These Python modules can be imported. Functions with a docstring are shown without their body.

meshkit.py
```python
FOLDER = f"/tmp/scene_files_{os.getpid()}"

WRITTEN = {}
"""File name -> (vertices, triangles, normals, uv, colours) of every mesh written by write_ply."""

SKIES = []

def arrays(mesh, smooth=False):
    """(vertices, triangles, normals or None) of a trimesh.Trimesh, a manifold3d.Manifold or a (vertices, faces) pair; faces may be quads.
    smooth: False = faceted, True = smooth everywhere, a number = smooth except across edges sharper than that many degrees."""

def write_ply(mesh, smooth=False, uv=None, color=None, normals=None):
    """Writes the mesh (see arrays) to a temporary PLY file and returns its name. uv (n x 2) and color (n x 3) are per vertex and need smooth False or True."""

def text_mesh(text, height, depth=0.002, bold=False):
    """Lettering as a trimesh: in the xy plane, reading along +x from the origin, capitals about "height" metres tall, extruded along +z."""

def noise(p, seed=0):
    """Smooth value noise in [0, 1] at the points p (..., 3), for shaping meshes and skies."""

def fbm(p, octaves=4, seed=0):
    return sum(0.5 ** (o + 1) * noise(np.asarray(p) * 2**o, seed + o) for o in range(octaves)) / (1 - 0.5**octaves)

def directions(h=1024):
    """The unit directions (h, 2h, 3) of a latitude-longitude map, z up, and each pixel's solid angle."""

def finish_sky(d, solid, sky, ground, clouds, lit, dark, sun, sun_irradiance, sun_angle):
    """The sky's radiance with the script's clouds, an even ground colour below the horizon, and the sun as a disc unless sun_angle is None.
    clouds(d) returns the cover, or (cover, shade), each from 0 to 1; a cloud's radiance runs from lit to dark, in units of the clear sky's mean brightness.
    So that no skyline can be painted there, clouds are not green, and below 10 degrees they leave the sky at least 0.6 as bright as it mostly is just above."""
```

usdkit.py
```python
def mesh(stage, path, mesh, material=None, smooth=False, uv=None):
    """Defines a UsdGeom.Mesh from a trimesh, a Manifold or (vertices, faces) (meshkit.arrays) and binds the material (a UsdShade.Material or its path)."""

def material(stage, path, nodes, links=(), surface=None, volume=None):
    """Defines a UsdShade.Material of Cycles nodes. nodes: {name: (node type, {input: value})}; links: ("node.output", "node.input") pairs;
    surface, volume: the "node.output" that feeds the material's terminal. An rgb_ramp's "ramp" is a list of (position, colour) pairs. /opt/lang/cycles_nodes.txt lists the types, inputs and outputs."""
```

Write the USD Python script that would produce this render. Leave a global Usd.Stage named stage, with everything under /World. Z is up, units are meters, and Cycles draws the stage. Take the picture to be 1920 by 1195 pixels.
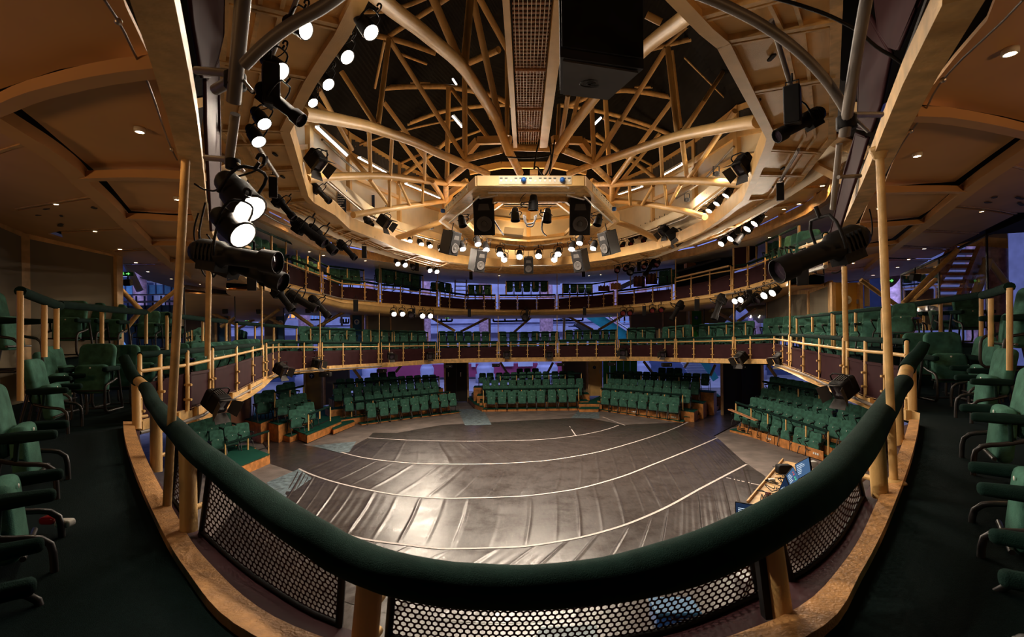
import math, random
import numpy as np
import trimesh
import usdkit, meshkit
from pxr import Usd, UsdGeom, UsdLux, UsdShade, Gf, Sdf

random.seed(7); RNG = np.random.default_rng(7)
stage = Usd.Stage.CreateInMemory()
UsdGeom.SetStageUpAxis(stage, 'Z'); UsdGeom.SetStageMetersPerUnit(stage, 1.0)
UsdGeom.Xform.Define(stage, '/World')

# ------------------------------------------------------------------ camera, sky, exposure
E = 4.2            # eye height above the stage floor
F = 960.0          # focal length in pixels of a 1920 wide frame
ROLL, KS = 0.014, 0.089
cam = UsdGeom.Camera.Define(stage, '/World/camera')
cam.CreateHorizontalApertureAttr(36.0); cam.CreateVerticalApertureAttr(36.0 * 1195 / 1920)
cam.CreateFocalLengthAttr(18.0); cam.CreateVerticalApertureOffsetAttr(36.0 * 24.5 / 1920)
cam.CreateClippingRangeAttr(Gf.Vec2f(0.05, 500)); cam.CreateFStopAttr(4.0); cam.CreateFocusDistanceAttr(15.0)
cam.CreateExposureAttr(0.25)
_c, _s = math.cos(ROLL), math.sin(ROLL)
UsdGeom.Xformable(cam).AddTransformOp().Set(Gf.Matrix4d(_c, 0, -_s, 0, _s, 0, _c, 0, 0, -1, 0, 0, 0, 0, E, 1))
dome = UsdLux.DomeLight.Define(stage, '/World/dusk_sky'); dome.CreateIntensityAttr(0.02); dome.CreateColorAttr(Gf.Vec3f(0.45, 0.55, 1.0))

LAMP = 480.0       # radiance of a lit stage lamp's lens
WORK = 110.0        # radiance of the bare work lamps in the roof
DOWN = 420.0       # radiance of a recessed ceiling downlight
WARM, COOL = (1.0, 0.66, 0.34), (0.36, 0.46, 1.0)


def light(kind, name, p, aim, inten, col, **kw):
    l = getattr(UsdLux, kind).Define(stage, '/World/' + name)
    l.CreateIntensityAttr(inten); l.CreateColorAttr(Gf.Vec3f(*col))
    for k, v in kw.items():
        getattr(l, f'Create{k}Attr')(v)
    p = np.array(p, float)
    if aim is None:
        UsdGeom.Xformable(l).AddTranslateOp().Set(Gf.Vec3d(*p))
    else:
        z = p - np.array(aim, float); z /= np.linalg.norm(z)
        x = np.cross([0, 1, 0.01], z); x /= np.linalg.norm(x); y = np.cross(z, x)
        UsdGeom.Xformable(l).AddTransformOp().Set(Gf.Matrix4d(*x, 0, *y, 0, *z, 0, *p, 1))
    return l


# unseen sources without fixtures, placed to light the stage and the roof
light('DiskLight', 'unseen_stage_light', (0.3, 17, E + 4.2), (0.3, 16, 0), 78, (1.0, 0.86, 0.71), Radius=1.1)
light('DiskLight', 'unseen_stage_light_near', (0.2, 10.6, E + 4.5), (0.2, 10, 0), 27, (1.0, 0.86, 0.71), Radius=0.9)
light('SphereLight', 'unseen_roof_light', (0.5, 17.5, E + 4.4), None, 22, WARM, Radius=0.35)
light('SphereLight', 'unseen_roof_light_left', (-6.5, 14, E + 4.6), None, 34, WARM, Radius=0.22)
light('SphereLight', 'unseen_roof_light_right', (7.2, 14, E + 4.6), None, 34, WARM, Radius=0.22)
light('SphereLight', 'unseen_roof_light_far', (0.5, 26.5, E + 4.9), None, 40, WARM, Radius=0.22)
for _sx, _nm in ((-1, 'left'), (1, 'right')):     # added fill lights behind the viewer, turned up to brighten the side ceilings
    light('DiskLight', 'added_fill_light_' + _nm, (_sx * 5.0, -1.2, E + 0.1), (_sx * 5.7, 0.6, E + 2.2), 30, (1.0, 0.54, 0.22), Radius=0.45)
light('RectLight', 'unseen_hall_light', (0, 35, 16), (0, 46, 3), 5.5, COOL, Width=44.0, Height=8.0)  # unseen cool sources, placed to light the walls of the glass-roofed hall
light('RectLight', 'unseen_hall_light_left', (-22, 22, 12), (-34, 24, 4), 2.5, COOL, Width=24.0, Height=6.0)
light('RectLight', 'unseen_hall_light_right', (22, 22, 12), (34, 24, 4), 2.5, COOL, Width=24.0, Height=6.0)


# ------------------------------------------------------------------ picture <-> place
def ray(x, y):
    dx, dy = x - 960.0, y - 622.0
    return np.array([(dx * _c - dy * _s) / F, 1.0, -(dx * _s + dy * _c) / F])


def D(x, y, d):
    """the point at distance d (along the room's axis) that the photograph shows at (x, y)"""
    return ray(x, y) * d + np.array([0, 0, E])


def hd(x, y, h, slope=0.0):
    """distance of a level that lies h above the eye (minus slope per metre), the levels rising a little to the sides"""
    r = ray(x, y)
    return h / (r[2] - KS * r[0] ** 2 + slope)


def H(x, y, h, slope=0.0):
    return D(x, y, hd(x, y, h, slope))


def Z0(x, y, z=0.0):
    r = ray(x, y)
    return D(x, y, (z - E) / r[2])


def proj(p):
    u, v = p[0] / p[1] * F, -(p[2] - E) / p[1] * F
    return np.array([u * _c + v * _s + 960, -u * _s + v * _c + 622])


# ------------------------------------------------------------------ mesh builder
def nrm(a):
    a = np.asarray(a, float); return a / (np.linalg.norm(a) + 1e-12)


class MB:
    def __init__(self):
        self.v, self.f, self.n = [], [], 0

    def add(self, v, f):
        v = np.asarray(v, float).reshape(-1, 3); f = np.asarray(f, int)
        if f.shape[1] == 4:
            f = np.vstack([f[:, [0, 1, 2]], f[:, [0, 2, 3]]])
        self.v.append(v); self.f.append(f + self.n); self.n += len(v); return self

    def quad(self, a, b, c, d):
        return self.add([a, b, c, d], [[0, 1, 2, 3]])

    def frame_box(self, c, ax, ay, az):
        """box with centre c and half-axes ax, ay, az"""
        c, ax, ay, az = (np.asarray(q, float) for q in (c, ax, ay, az))
        if np.dot(np.cross(ax, ay), az) < 0:
            ax = -ax
        for n, s, t in ((ax, ay, az), (-ax, az, ay), (ay, az, ax), (-ay, ax, az), (az, ax, ay), (-az, ay, ax)):
            self.quad(c + n - s - t, c + n + s - t, c + n + s + t, c + n - s + t)
        return self

    def box(self, lo, hi):
        lo, hi = np.array(lo, float), np.array(hi, float); h = (hi - lo) / 2
        return self.frame_box((lo + hi) / 2, [h[0], 0, 0], [0, h[1], 0], [0, 0, h[2]])

    def beam(self, a, b, w, h, up=(0, 0, 1)):
        """rectangular bar from a to b, w wide and h deep (along up)"""
        a, b = np.asarray(a, float), np.asarray(b, float); t = b - a
        s = nrm(np.cross(t, up)); q = nrm(np.cross(s, t))
        return self.frame_box((a + b) / 2, t / 2, s * w / 2, q * h / 2)

    def tube(self, pts, r, sides=8, caps=True):
        p = np.asarray(pts, float); n = len(p); r = np.broadcast_to(np.asarray(r, float), (n,))
        t = np.gradient(p, axis=0) if n > 2 else np.repeat((p[1] - p[0])[None], 2, 0)
        t = t / (np.linalg.norm(t, axis=1, keepdims=True) + 1e-12)
        ref = np.array([0, 0, 1.0]) if abs(t[0][2]) < 0.9 else np.array([1.0, 0, 0])
        A = []
        a = nrm(np.cross(t[0], ref))
        for k in range(n):
            a = nrm(a - t[k] * np.dot(a, t[k])); A.append(a)
        A = np.array(A); B = np.cross(t, A); ang = np.arange(sides) * 2 * np.pi / sides
        ring = p[:, None] + r[:, None, None] * (np.cos(ang)[None, :, None] * A[:, None] + np.sin(ang)[None, :, None] * B[:, None])
        i, j = np.meshgrid(np.arange(n - 1), np.arange(sides), indexing='ij'); j2 = (j + 1) % sides
        self.add(ring.reshape(-1, 3), np.stack([i * sides + j, i * sides + j2, (i + 1) * sides + j2, (i + 1) * sides + j], -1).reshape(-1, 4))
        if caps:
            k = np.arange(1, sides - 1)
            self.add(ring[0], np.stack([0 * k, k + 1, k], 1)); self.add(ring[-1], np.stack([0 * k, k, k + 1], 1))
        return self

    def grid(self, P, flip=False):
        P = np.asarray(P, float); n, m = P.shape[:2]
        i, j = np.meshgrid(np.arange(n - 1), np.arange(m - 1), indexing='ij')
        q = np.stack([i * m + j, (i + 1) * m + j, (i + 1) * m + j + 1, i * m + j + 1], -1).reshape(-1, 4)
        return self.add(P.reshape(-1, 3), q[:, ::-1] if flip else q)

    def slab(self, A, B, up, t):
        """a strip between polylines A and B, t thick along -up, with its edges closed"""
        A, B = np.asarray(A, float), np.asarray(B, float); dn = -np.asarray(up, float) * t
        self.grid(np.stack([A, B], 1)); self.grid(np.stack([A + dn, B + dn], 1), True)
        self.grid(np.stack([A, A + dn], 1), True); self.grid(np.stack([B, B + dn], 1))
        self.quad(A[0], A[0] + dn, B[0] + dn, B[0]); self.quad(A[-1], B[-1], B[-1] + dn, A[-1] + dn)
        return self

    def prism(self, poly, off):
        """a planar-ish convex (or star from its mean) polygon, extruded by off"""
        p = np.asarray(poly, float); off = np.asarray(off, float); n = len(p); c = p.mean(0); k = np.arange(n)
        fan = np.stack([np.full(n, n), k, (k + 1) % n], 1)
        self.add(np.vstack([p, c]), fan[:, ::-1]); self.add(np.vstack([p + off, c + off]), fan)
        for i in range(n):
            a, b = p[i], p[(i + 1) % n]; self.quad(a, b, b + off, a + off)
        return self

    def lathe(self, prof, n=16, c=(0, 0, 0), ax=(0, 0, 1)):
        """profile of (radius, height) turned about the axis ax through c"""
        ax = nrm(ax); s = nrm(np.cross(ax, [0, 1, 0] if abs(ax[1]) < 0.9 else [1, 0, 0])); q = np.cross(ax, s)
        ang = np.linspace(0, 2 * np.pi, n + 1)
        P = np.array([[np.asarray(c) + ax * h + r * (math.cos(a) * s + math.sin(a) * q) for a in ang] for r, h in prof])
        return self.grid(P, True)

    def pillow(self, w, h, t, rc=0.06, re=0.03, M=None, bend=0.0, n=6):
        """upholstered slab, w wide (x), t thick (y) and h high (z), corners rc, edges re, centred"""
        out = []
        for cx, cz, a0 in ((1, 1, 0), (-1, 1, 90), (-1, -1, 180), (1, -1, 270)):
            for k in range(n):
                a = math.radians(a0 + 90 * k / (n - 1)); out.append((cx * (w / 2 - rc) + rc * math.cos(a), cz * (h / 2 - rc) + rc * math.sin(a), math.cos(a), math.sin(a)))
        out = np.array(out); L = []
        for k in range(4):
            a = math.pi / 2 * k / 3; L.append((re * (1 - math.sin(a)), -t / 2 + re * (1 - math.cos(a))))
        L = L + [(i, -y) for i, y in L[::-1]]
        V = []
        for i, y in L:
            V.append(np.stack([out[:, 0] - out[:, 2] * i, np.full(len(out), y), out[:, 1] - out[:, 3] * i], 1))
        V = np.array(V); m = len(out); c0 = V[0].mean(0) + [0, -re * 0.4, 0]; c1 = V[-1].mean(0) + [0, re * 0.4, 0]
        v = np.vstack([V.reshape(-1, 3), c0, c1]); v[:, 1] += bend * (v[:, 0] / w) ** 2
        q = []
        for i in range(len(L) - 1):
            for j in range(m):
                j2 = (j + 1) % m; q.append([i * m + j, i * m + j2, (i + 1) * m + j2, (i + 1) * m + j])
        f = [[a, b, c] for a, b, c, d in q] + [[a, c, d] for a, b, c, d in q]
        for j in range(m):
            j2 = (j + 1) % m; f.append([len(v) - 2, j2, j]); f.append([len(v) - 1, (len(L) - 1) * m + j, (len(L) - 1) * m + j2])
        if M is not None:
            v = v @ np.asarray(M)[:3, :3].T + np.asarray(M)[:3, 3]
        return self.add(v, f)

    def arrays(self):
        return np.vstack(self.v), np.vstack(self.f)


def rotx(deg, at=(0, 0, 0)):
    m = np.eye(4); a = math.radians(deg); m[1:3, 1:3] = [[math.cos(a), -math.sin(a)], [math.sin(a), math.cos(a)]]; m[:3, 3] = at; return m


# ------------------------------------------------------------------ names and things
_used = {}


def numbered(name, parent='/World'):
    k = (parent, name); n = _used.get(k, 0); _used[k] = n + 1
    return name if n == 0 else f'{name}_{n:03d}'


def tag(p, label=None, cat=None, group=None, kind=None):
    for k, v in (('label', label), ('category', cat), ('group', group), ('kind', kind)):
        if v:
            p.SetCustomDataByKey(k, v)
    return p


def obj(name, mb, m, parent=None, label=None, kind=None, smooth=True):
    par = str(parent.GetPath()) if parent else '/World'
    path = par + '/' + numbered(name, par)
    g = usdkit.mesh(stage, path, mb.arrays() if isinstance(mb, MB) else mb, m, smooth=smooth)
    g.CreateDoubleSidedAttr(True)
    return tag(g.GetPrim(), label, None, None, kind)


def one(name, mb, m, label, cat, group=None):
    """a thing that is one mesh"""
    return tag(obj(name, mb, m), label, cat, group)


def struct(name, mb, m, label=None):
    return tag(obj(name, mb, m), label, None, None, 'structure')


def thing(name, label, cat, loc=(0, 0, 0), M=None, group=None, rz=0.0, sc=1.0, kind=None):
    x = UsdGeom.Xform.Define(stage, '/World/' + numbered(name))
    if M is not None:
        x.AddTransformOp().Set(Gf.Matrix4d(*np.asarray(M, float).T.ravel().tolist()))
    else:
        x.AddTranslateOp().Set(Gf.Vec3d(*map(float, loc)))
        if rz: x.AddRotateZOp().Set(float(rz))
        if sc != 1.0: x.AddScaleOp().Set(Gf.Vec3f(sc, sc, sc))
    return tag(x.GetPrim(), label, cat, group, kind)


PROTO = {}


def put(key, label, loc=(0, 0, 0), rz=0.0, sc=1.0, M=None, group=None, name=None):
    """the first of a kind is built with its parts; every further one refers to it"""
    make, nm, cat = KINDS[key]
    t = thing(name or nm, label, cat, loc, M, group, rz, sc)
    if key not in PROTO:
        make(t); PROTO[key] = t
    else:
        t.GetReferences().AddInternalReference(PROTO[key].GetPath()); t.SetInstanceable(True)
        tag(t, label, cat, group)
    return t


def aimM(p, fwd, sc=1.0, up=(0, 0, 1)):
    """matrix with local -y along fwd, local z as upright as it can be"""
    y = -nrm(fwd); x = nrm(np.cross(y, up)); z = np.cross(x, y)
    m = np.eye(4); m[:3, 0], m[:3, 1], m[:3, 2], m[:3, 3] = x * sc, y * sc, z * sc, p; return m


ORD = ['first', 'second', 'third', 'fourth', 'fifth', 'sixth', 'seventh', 'eighth', 'ninth', 'tenth', 'eleventh', 'twelfth', 'thirteenth']

# ------------------------------------------------------------------ materials
UsdGeom.Scope.Define(stage, '/World/Looks')
MAT = {}


def paint(name, col, rough=0.5, var=0.12, scale=3.0, bump=0.0, bscale=60, metal=0.0, sheen=0.0, spec=0.5, obj_space=False, coat=0.0):
    col = np.array(col, float)
    nodes = {'g': ('texture_coordinate' if obj_space else 'geometry', {}),
             'n': ('noise_texture', {'scale': scale, 'detail': 2.0, 'roughness': 0.6}),
             'r': ('rgb_ramp', {'ramp': [(0.3, col * (1 - var)), (0.7, np.minimum(col * (1 + var), 1))]}),
             'p': ('principled_bsdf', {'roughness': rough, 'metallic': metal, 'sheen_weight': sheen, 'specular_ior_level': spec, 'coat_weight': coat, 'sheen_roughness': 0.4, 'sheen_tint': tuple(np.minimum(col * 3 + 0.1, 1))})}
    src = 'g.object' if obj_space else 'g.position'
    links = [(src, 'n.vector'), ('n.fac', 'r.fac'), ('r.color', 'p.base_color')]
    if bump:
        nodes['n2'] = ('noise_texture', {'scale': bscale, 'detail': 1.0}); nodes['b'] = ('bump', {'strength': bump, 'distance': 0.01})
        links += [(src, 'n2.vector'), ('n2.fac', 'b.height'), ('b.normal', 'p.normal')]
    MAT[name] = usdkit.material(stage, '/World/Looks/' + name, nodes, links, 'p.BSDF'); return MAT[name]


def glow(name, col, s):
    MAT[name] = usdkit.material(stage, '/World/Looks/' + name, {'e': ('emission', {'color': col, 'strength': s})}, [], 'e.emission')


paint('cream', (0.74, 0.455, 0.165), 0.45, 0.10, 2.5, 0.15, 90)
paint('cream_pale', (0.72, 0.60, 0.40), 0.5, 0.06, 1.5)
paint('ceiling_paint', (0.67, 0.385, 0.16), 0.6, 0.06, 1.2)
paint('cream_worn', (0.66, 0.41, 0.155), 0.5, 0.25, 6, 0.2, 60)
paint('kerb_paint', (0.58, 0.29, 0.10), 0.55, 0.22, 9, 0.5, 70)
paint('dark_void', (0.015, 0.012, 0.010), 0.8, 0.2, 3)
paint('roof_deck', (0.035, 0.034, 0.036), 0.6, 0.3, 2)
paint('burgundy', (0.040, 0.0145, 0.017), 0.6, 0.15, 4, spec=0.07)
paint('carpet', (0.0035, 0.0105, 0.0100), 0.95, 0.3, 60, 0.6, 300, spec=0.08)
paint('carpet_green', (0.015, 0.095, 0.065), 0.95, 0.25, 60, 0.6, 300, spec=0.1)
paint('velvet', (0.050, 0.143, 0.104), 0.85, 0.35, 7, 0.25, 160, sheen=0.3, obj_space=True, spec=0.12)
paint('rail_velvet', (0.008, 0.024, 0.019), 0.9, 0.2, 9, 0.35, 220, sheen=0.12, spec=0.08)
paint('frame_black', (0.022, 0.019, 0.018), 0.4, 0.1, 6)
paint('wood', (0.50, 0.20, 0.055), 0.45, 0.35, 5, 0.15, 40)
paint('wood_pale', (0.62, 0.38, 0.16), 0.5, 0.2, 5)
paint('black_metal', (0.012, 0.011, 0.011), 0.6, 0.2, 8, spec=0.15)
paint('speaker_black', (0.016, 0.014, 0.013), 0.6, 0.15, 8)
paint('speaker_grey', (0.06, 0.053, 0.048), 0.75, 0.1, 8)
paint('lens_dark', (0.03, 0.02, 0.03), 0.1, 0.1, 4)
paint('lens_red', (0.16, 0.006, 0.008), 0.15, 0.1, 4)
paint('grey_tube', (0.20, 0.165, 0.135), 0.45, 0.25, 5, metal=0.0)
paint('alu', (0.62, 0.58, 0.54), 0.35, 0.1, 5, metal=0.8)
paint('beige_wall', (0.22, 0.18, 0.12), 0.9, 0.08, 1.5, 0.2, 200)
paint('concrete', (0.16, 0.13, 0.115), 0.75, 0.3, 1.6, 0.3, 40)
paint('blue_worn', (0.12, 0.165, 0.185), 0.6, 0.6, 6)
paint('white_tape', (0.52, 0.46, 0.43), 0.6, 0.15, 8)
paint('white_plastic', (0.8, 0.78, 0.72), 0.4, 0.04, 5)
paint('blue_plastic', (0.02, 0.12, 0.45), 0.35, 0.1, 5)
paint('blue_door', (0.03, 0.13, 0.27), 0.5, 0.1, 2)
paint('green_door', (0.03, 0.30, 0.03), 0.5, 0.1, 2)
paint('yellow_door', (0.62, 0.33, 0.06), 0.5, 0.1, 2)
paint('terracotta', (0.42, 0.20, 0.12), 0.7, 0.1, 2)
paint('pink_marble', (0.42, 0.24, 0.27), 0.35, 0.4, 5)
paint('hall_stone', (0.40, 0.40, 0.52), 0.7, 0.15, 1.2)
paint('hall_dark', (0.06, 0.08, 0.16), 0.5, 0.2, 1.2)
paint('hall_floor', (0.30, 0.28, 0.30), 0.5, 0.15, 1)
paint('hall_magenta', (0.36, 0.05, 0.12), 0.6, 0.1, 1)
paint('hall_white', (0.60, 0.62, 0.70), 0.5, 0.06, 2)
paint('teal_glass', (0.05, 0.40, 0.40), 0.2, 0.15, 2)
paint('brown_cloth', (0.16, 0.06, 0.03), 0.9, 0.35, 8, 0.6, 40)
paint('copper', (0.55, 0.26, 0.12), 0.55, 0.25, 6)
paint('board_navy', (0.012, 0.018, 0.04), 0.5, 0.1, 3)
paint('sign_green', (0.02, 0.25, 0.06), 0.5, 0.1, 3)
glow('lamp_glow', (1.0, 0.84, 0.66), LAMP)
glow('down_glow', (1.0, 0.62, 0.28), DOWN)
glow('tube_glow', (0.85, 0.90, 1.0), 9.0)
glow('sign_glow', (0.25, 1.0, 0.25), 0.7)
glow('sign_yellow', (0.9, 0.9, 0.15), 0.6)
glow('screen_blue', (0.10, 0.20, 0.38), 0.55)
glow('screen_dark', (0.03, 0.06, 0.14), 0.35)
glow('window_amber', (1.0, 0.42, 0.10), 1.0)
glow('window_blue', (0.12, 0.30, 1.0), 0.55)
# stage vinyl: near-black, half gloss, scuffed
MAT['vinyl'] = usdkit.material(stage, '/World/Looks/vinyl', {
    'g': ('geometry', {}), 'n': ('noise_texture', {'scale': 1.3, 'detail': 5.0, 'roughness': 0.7}), 'm': ('mapping', {'scale': (14.0, 3.0, 1.0)}),
    'n3': ('noise_texture', {'scale': 1.0, 'detail': 6.0, 'roughness': 0.75}), 'r': ('rgb_ramp', {'ramp': [(0.35, (0.030, 0.024, 0.022)), (0.62, (0.062, 0.049, 0.045)), (0.72, (0.14, 0.12, 0.11))]}),
    'rr': ('map_range', {'from_min': 0.3, 'from_max': 0.7, 'to_min': 0.24, 'to_max': 0.42}), 'b': ('bump', {'strength': 0.12, 'distance': 0.02}),
    'p': ('principled_bsdf', {'specular_ior_level': 0.6})},
    [('g.position', 'n.vector'), ('g.position', 'm.vector'), ('m.vector', 'n3.vector'), ('n3.fac', 'r.fac'), ('r.color', 'p.base_color'), ('n.fac', 'rr.value'), ('rr.result', 'p.roughness'), ('n.fac', 'b.height'), ('b.normal', 'p.normal')], 'p.BSDF')
MAT['perforated'] = MAT['burgundy']     # the far sheets' holes are too fine to tell apart
MAT['pane'] = usdkit.material(stage, '/World/Looks/pane', {
    't': ('transparent_bsdf', {'color': (0.96, 0.97, 0.98)}), 'g': ('glossy_bsdf', {'color': (1, 1, 1), 'roughness': 0.02}), 'f': ('fresnel', {'IOR': 1.45}), 'm': ('mix_closure', {})},
    [('f.fac', 'm.fac'), ('t.BSDF', 'm.closure1'), ('g.BSDF', 'm.closure2')], 'm.closure')
M = MAT
# ------------------------------------------------------------------ plan of the two galleries (columns of the picture -> distance)
HF = -1.45                                  # gallery floor below the eye
FX = np.array([240, 274, 351, 400, 443, 473, 494, 523, 604, 715, 824, 990, 1154, 1265, 1374, 1452, 1480, 1507, 1582, 1640, 1698, 1725], float)
FD = np.array([7.0, 7.3, 8.1, 9.6, 10.9, 12.7, 14.0, 17.1, 19.4, 23.5, 27.0, 28.7, 26.9, 22.5, 19.4, 17.1, 14.6, 12.6, 9.6, 8.3, 7.3, 7.0])


def curve(rows, c):
    a = np.array(rows, float); return lambda x: np.interp(x, a[:, 0], a[:, c])


G1 = [(234, 668, 702, 735, 800, 818), (251, 667, 698, 728, 793, 812), (274, 665, 695, 722, 785, 806), (351, 659, 685, 702, 768, 796), (400, 654, 674, 694, 746, 772), (443, 650, 665, 682, 732, 752),
      (473, 648, 658, 672, 716, 732), (494, 645, 653, 668, 707, 713), (520, 642, 651, 660, 697, 702), (570, 642, 651, 660, 691, 700), (604, 643, 651.5, 659, 687, 697),
      (710, 643, 650, 656.5, 681, 690), (824, 642, 648, 654, 673.5, 681.5), (937, 641.5, 647, 651.5, 671, 679), (1042, 640, 645.5, 650, 670, 678), (1154, 638, 643.5, 648.5, 669, 677),
      (1221, 637, 642.5, 648, 669, 677), (1265, 636, 641.5, 647.5, 671, 679), (1374, 632.5, 639, 647, 673, 682), (1452, 628, 636, 645, 673.6, 683), (1480, 628.5, 640, 652, 686, 693),
      (1507, 630, 645, 657, 697, 704), (1537, 632, 648.5, 662.7, 708.7, 718), (1583, 635, 655, 670, 723, 736), (1623, 637, 659, 680, 742, 756), (1658, 639, 662, 685, 752, 770), (1698, 641, 667, 691, 766, 786), (1735, 643, 672, 697, 778, 798)]
G2 = [(445, 448, 457, 465, 500, 524), (496, 466, 474, 482, 519, 545), (538, 484, 493, 498.7, 530.5, 556), (573, 496, 507, 512, 540, 564), (601, 509, 517, 521, 548, 570), (641, 525, 532, 539, 561, 580),
      (684, 529, 535, 541, 564, 585), (715, 534, 540.6, 546, 568, 588), (751, 537, 543, 549, 570, 590), (787, 542, 548, 553, 574, 591), (822, 546, 552, 557, 576, 592), (872, 553, 558, 562, 579.5, 592.5),
      (936, 554, 558.5, 562, 581, 593), (1000, 554, 558, 562, 581, 592.5), (1047, 553, 557, 561, 580, 592), (1104, 552, 557, 556, 578, 590), (1154, 546, 550.5, 553, 573, 588), (1189, 542, 546, 551, 570.7, 586),
      (1224, 537, 541, 547, 567, 583), (1260, 532, 536, 543, 564, 580), (1265, 523, 529, 541, 562, 579), (1331, 508, 514, 528, 552, 570), (1372, 500, 507, 515, 543.5, 563), (1402, 496, 502, 507, 535.6, 557),
      (1435, 482, 490, 494.6, 524.7, 548), (1474, 467, 473.6, 481, 514.6, 538), (1550, 440, 448.5, 456, 499, 522)]
f1 = [curve(G1, c) for c in range(1, 6)]; f2 = [curve(G2, c) for c in range(1, 6)]
fd1 = lambda x: np.interp(x, FX, FD)
AX, AXd = np.array([-6.87, 14.0]), np.array([-2.45, 3.7])      # the upper gallery runs straight from its corner to the hanging pole
BX, BXd = np.array([7.85, 14.6]), np.array([2.90, 3.95])


def line_d(x, p, q):
    """distance at which the picture's column x meets the plan line through p and q"""
    k = (x - 960) / F; d = q - p; t = (k * p[1] - p[0]) / (d[0] - k * d[1]); return p[1] + t * d[1]


def fd2(x):
    return line_d(x, AX, AXd) if x < 494 else line_d(x, BX, BXd) if x > 1480 else float(fd1(x))


US = (1.37, 0.018)                          # underside of the upper gallery: height above the eye, fall per metre
hu = lambda x, y, dz=0.0: H(x, y, US[0] + dz, US[1])

# near kerb (pit side), floor side, and rail of our own gallery
KP = [(251, 798), (331, 979), (385, 1063), (549, 1193), (760, 1255), (985, 1272), (1230, 1250), (1420, 1195), (1501, 1156), (1581, 1073), (1648, 946), (1705, 795)]
KF = [(231, 798), (291, 982), (348, 1083), (445, 1193), (700, 1300), (985, 1335), (1290, 1300), (1544, 1195), (1615, 1090), (1682, 946), (1723.5, 795)]
RAIL = [(232, 670, 9), (254, 711, 11), (291, 761, 14), (325, 800, 18), (398, 868, 24), (469, 925, 29), (596, 1012, 35), (640, 1040, 37.5), (760, 1082, 40), (874, 1099, 41), (990, 1102, 40), (1110, 1092, 41), (1280, 1055, 46), (1397, 1008, 45), (1497, 950, 40),
        (1600, 856, 31), (1655, 775, 22), (1692, 721, 16), (1718, 668, 12), (1734, 644, 9)]
kp3 = np.array([H(x, y, HF) for x, y in KP]); kf3 = np.array([H(x, y, HF) for x, y in KF])
nd = lambda x: np.interp(x, [k[0] for k in KP], kp3[:, 1])


def dense(P, n):
    P = np.asarray(P, float); s = np.r_[0, np.cumsum(np.linalg.norm(np.diff(P, axis=0), axis=1) + 1e-9)]
    from scipy.interpolate import PchipInterpolator
    return np.stack([PchipInterpolator(s, P[:, k])(np.linspace(0, s[-1], n)) for k in range(P.shape[1])], 1)


def lev(x, y, h):
    """a level near h below/above the eye that rises a little to the sides"""
    y = max(y, 2.0); return E + h + KS * min(x * x / y, 9.0)


# ------------------------------------------------------------------ setting: ground, hall beyond, stage floor
struct('floor', MB().add([(-60, -12, -0.03), (60, -12, -0.03), (60, 62, -0.03), (-60, 62, -0.03)], [[0, 1, 2, 3]]), M['concrete'])
hf = MB().box((-58, 36.5, -0.03), (58, 61, -0.005)); struct('floor', hf, M['hall_floor'])

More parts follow.
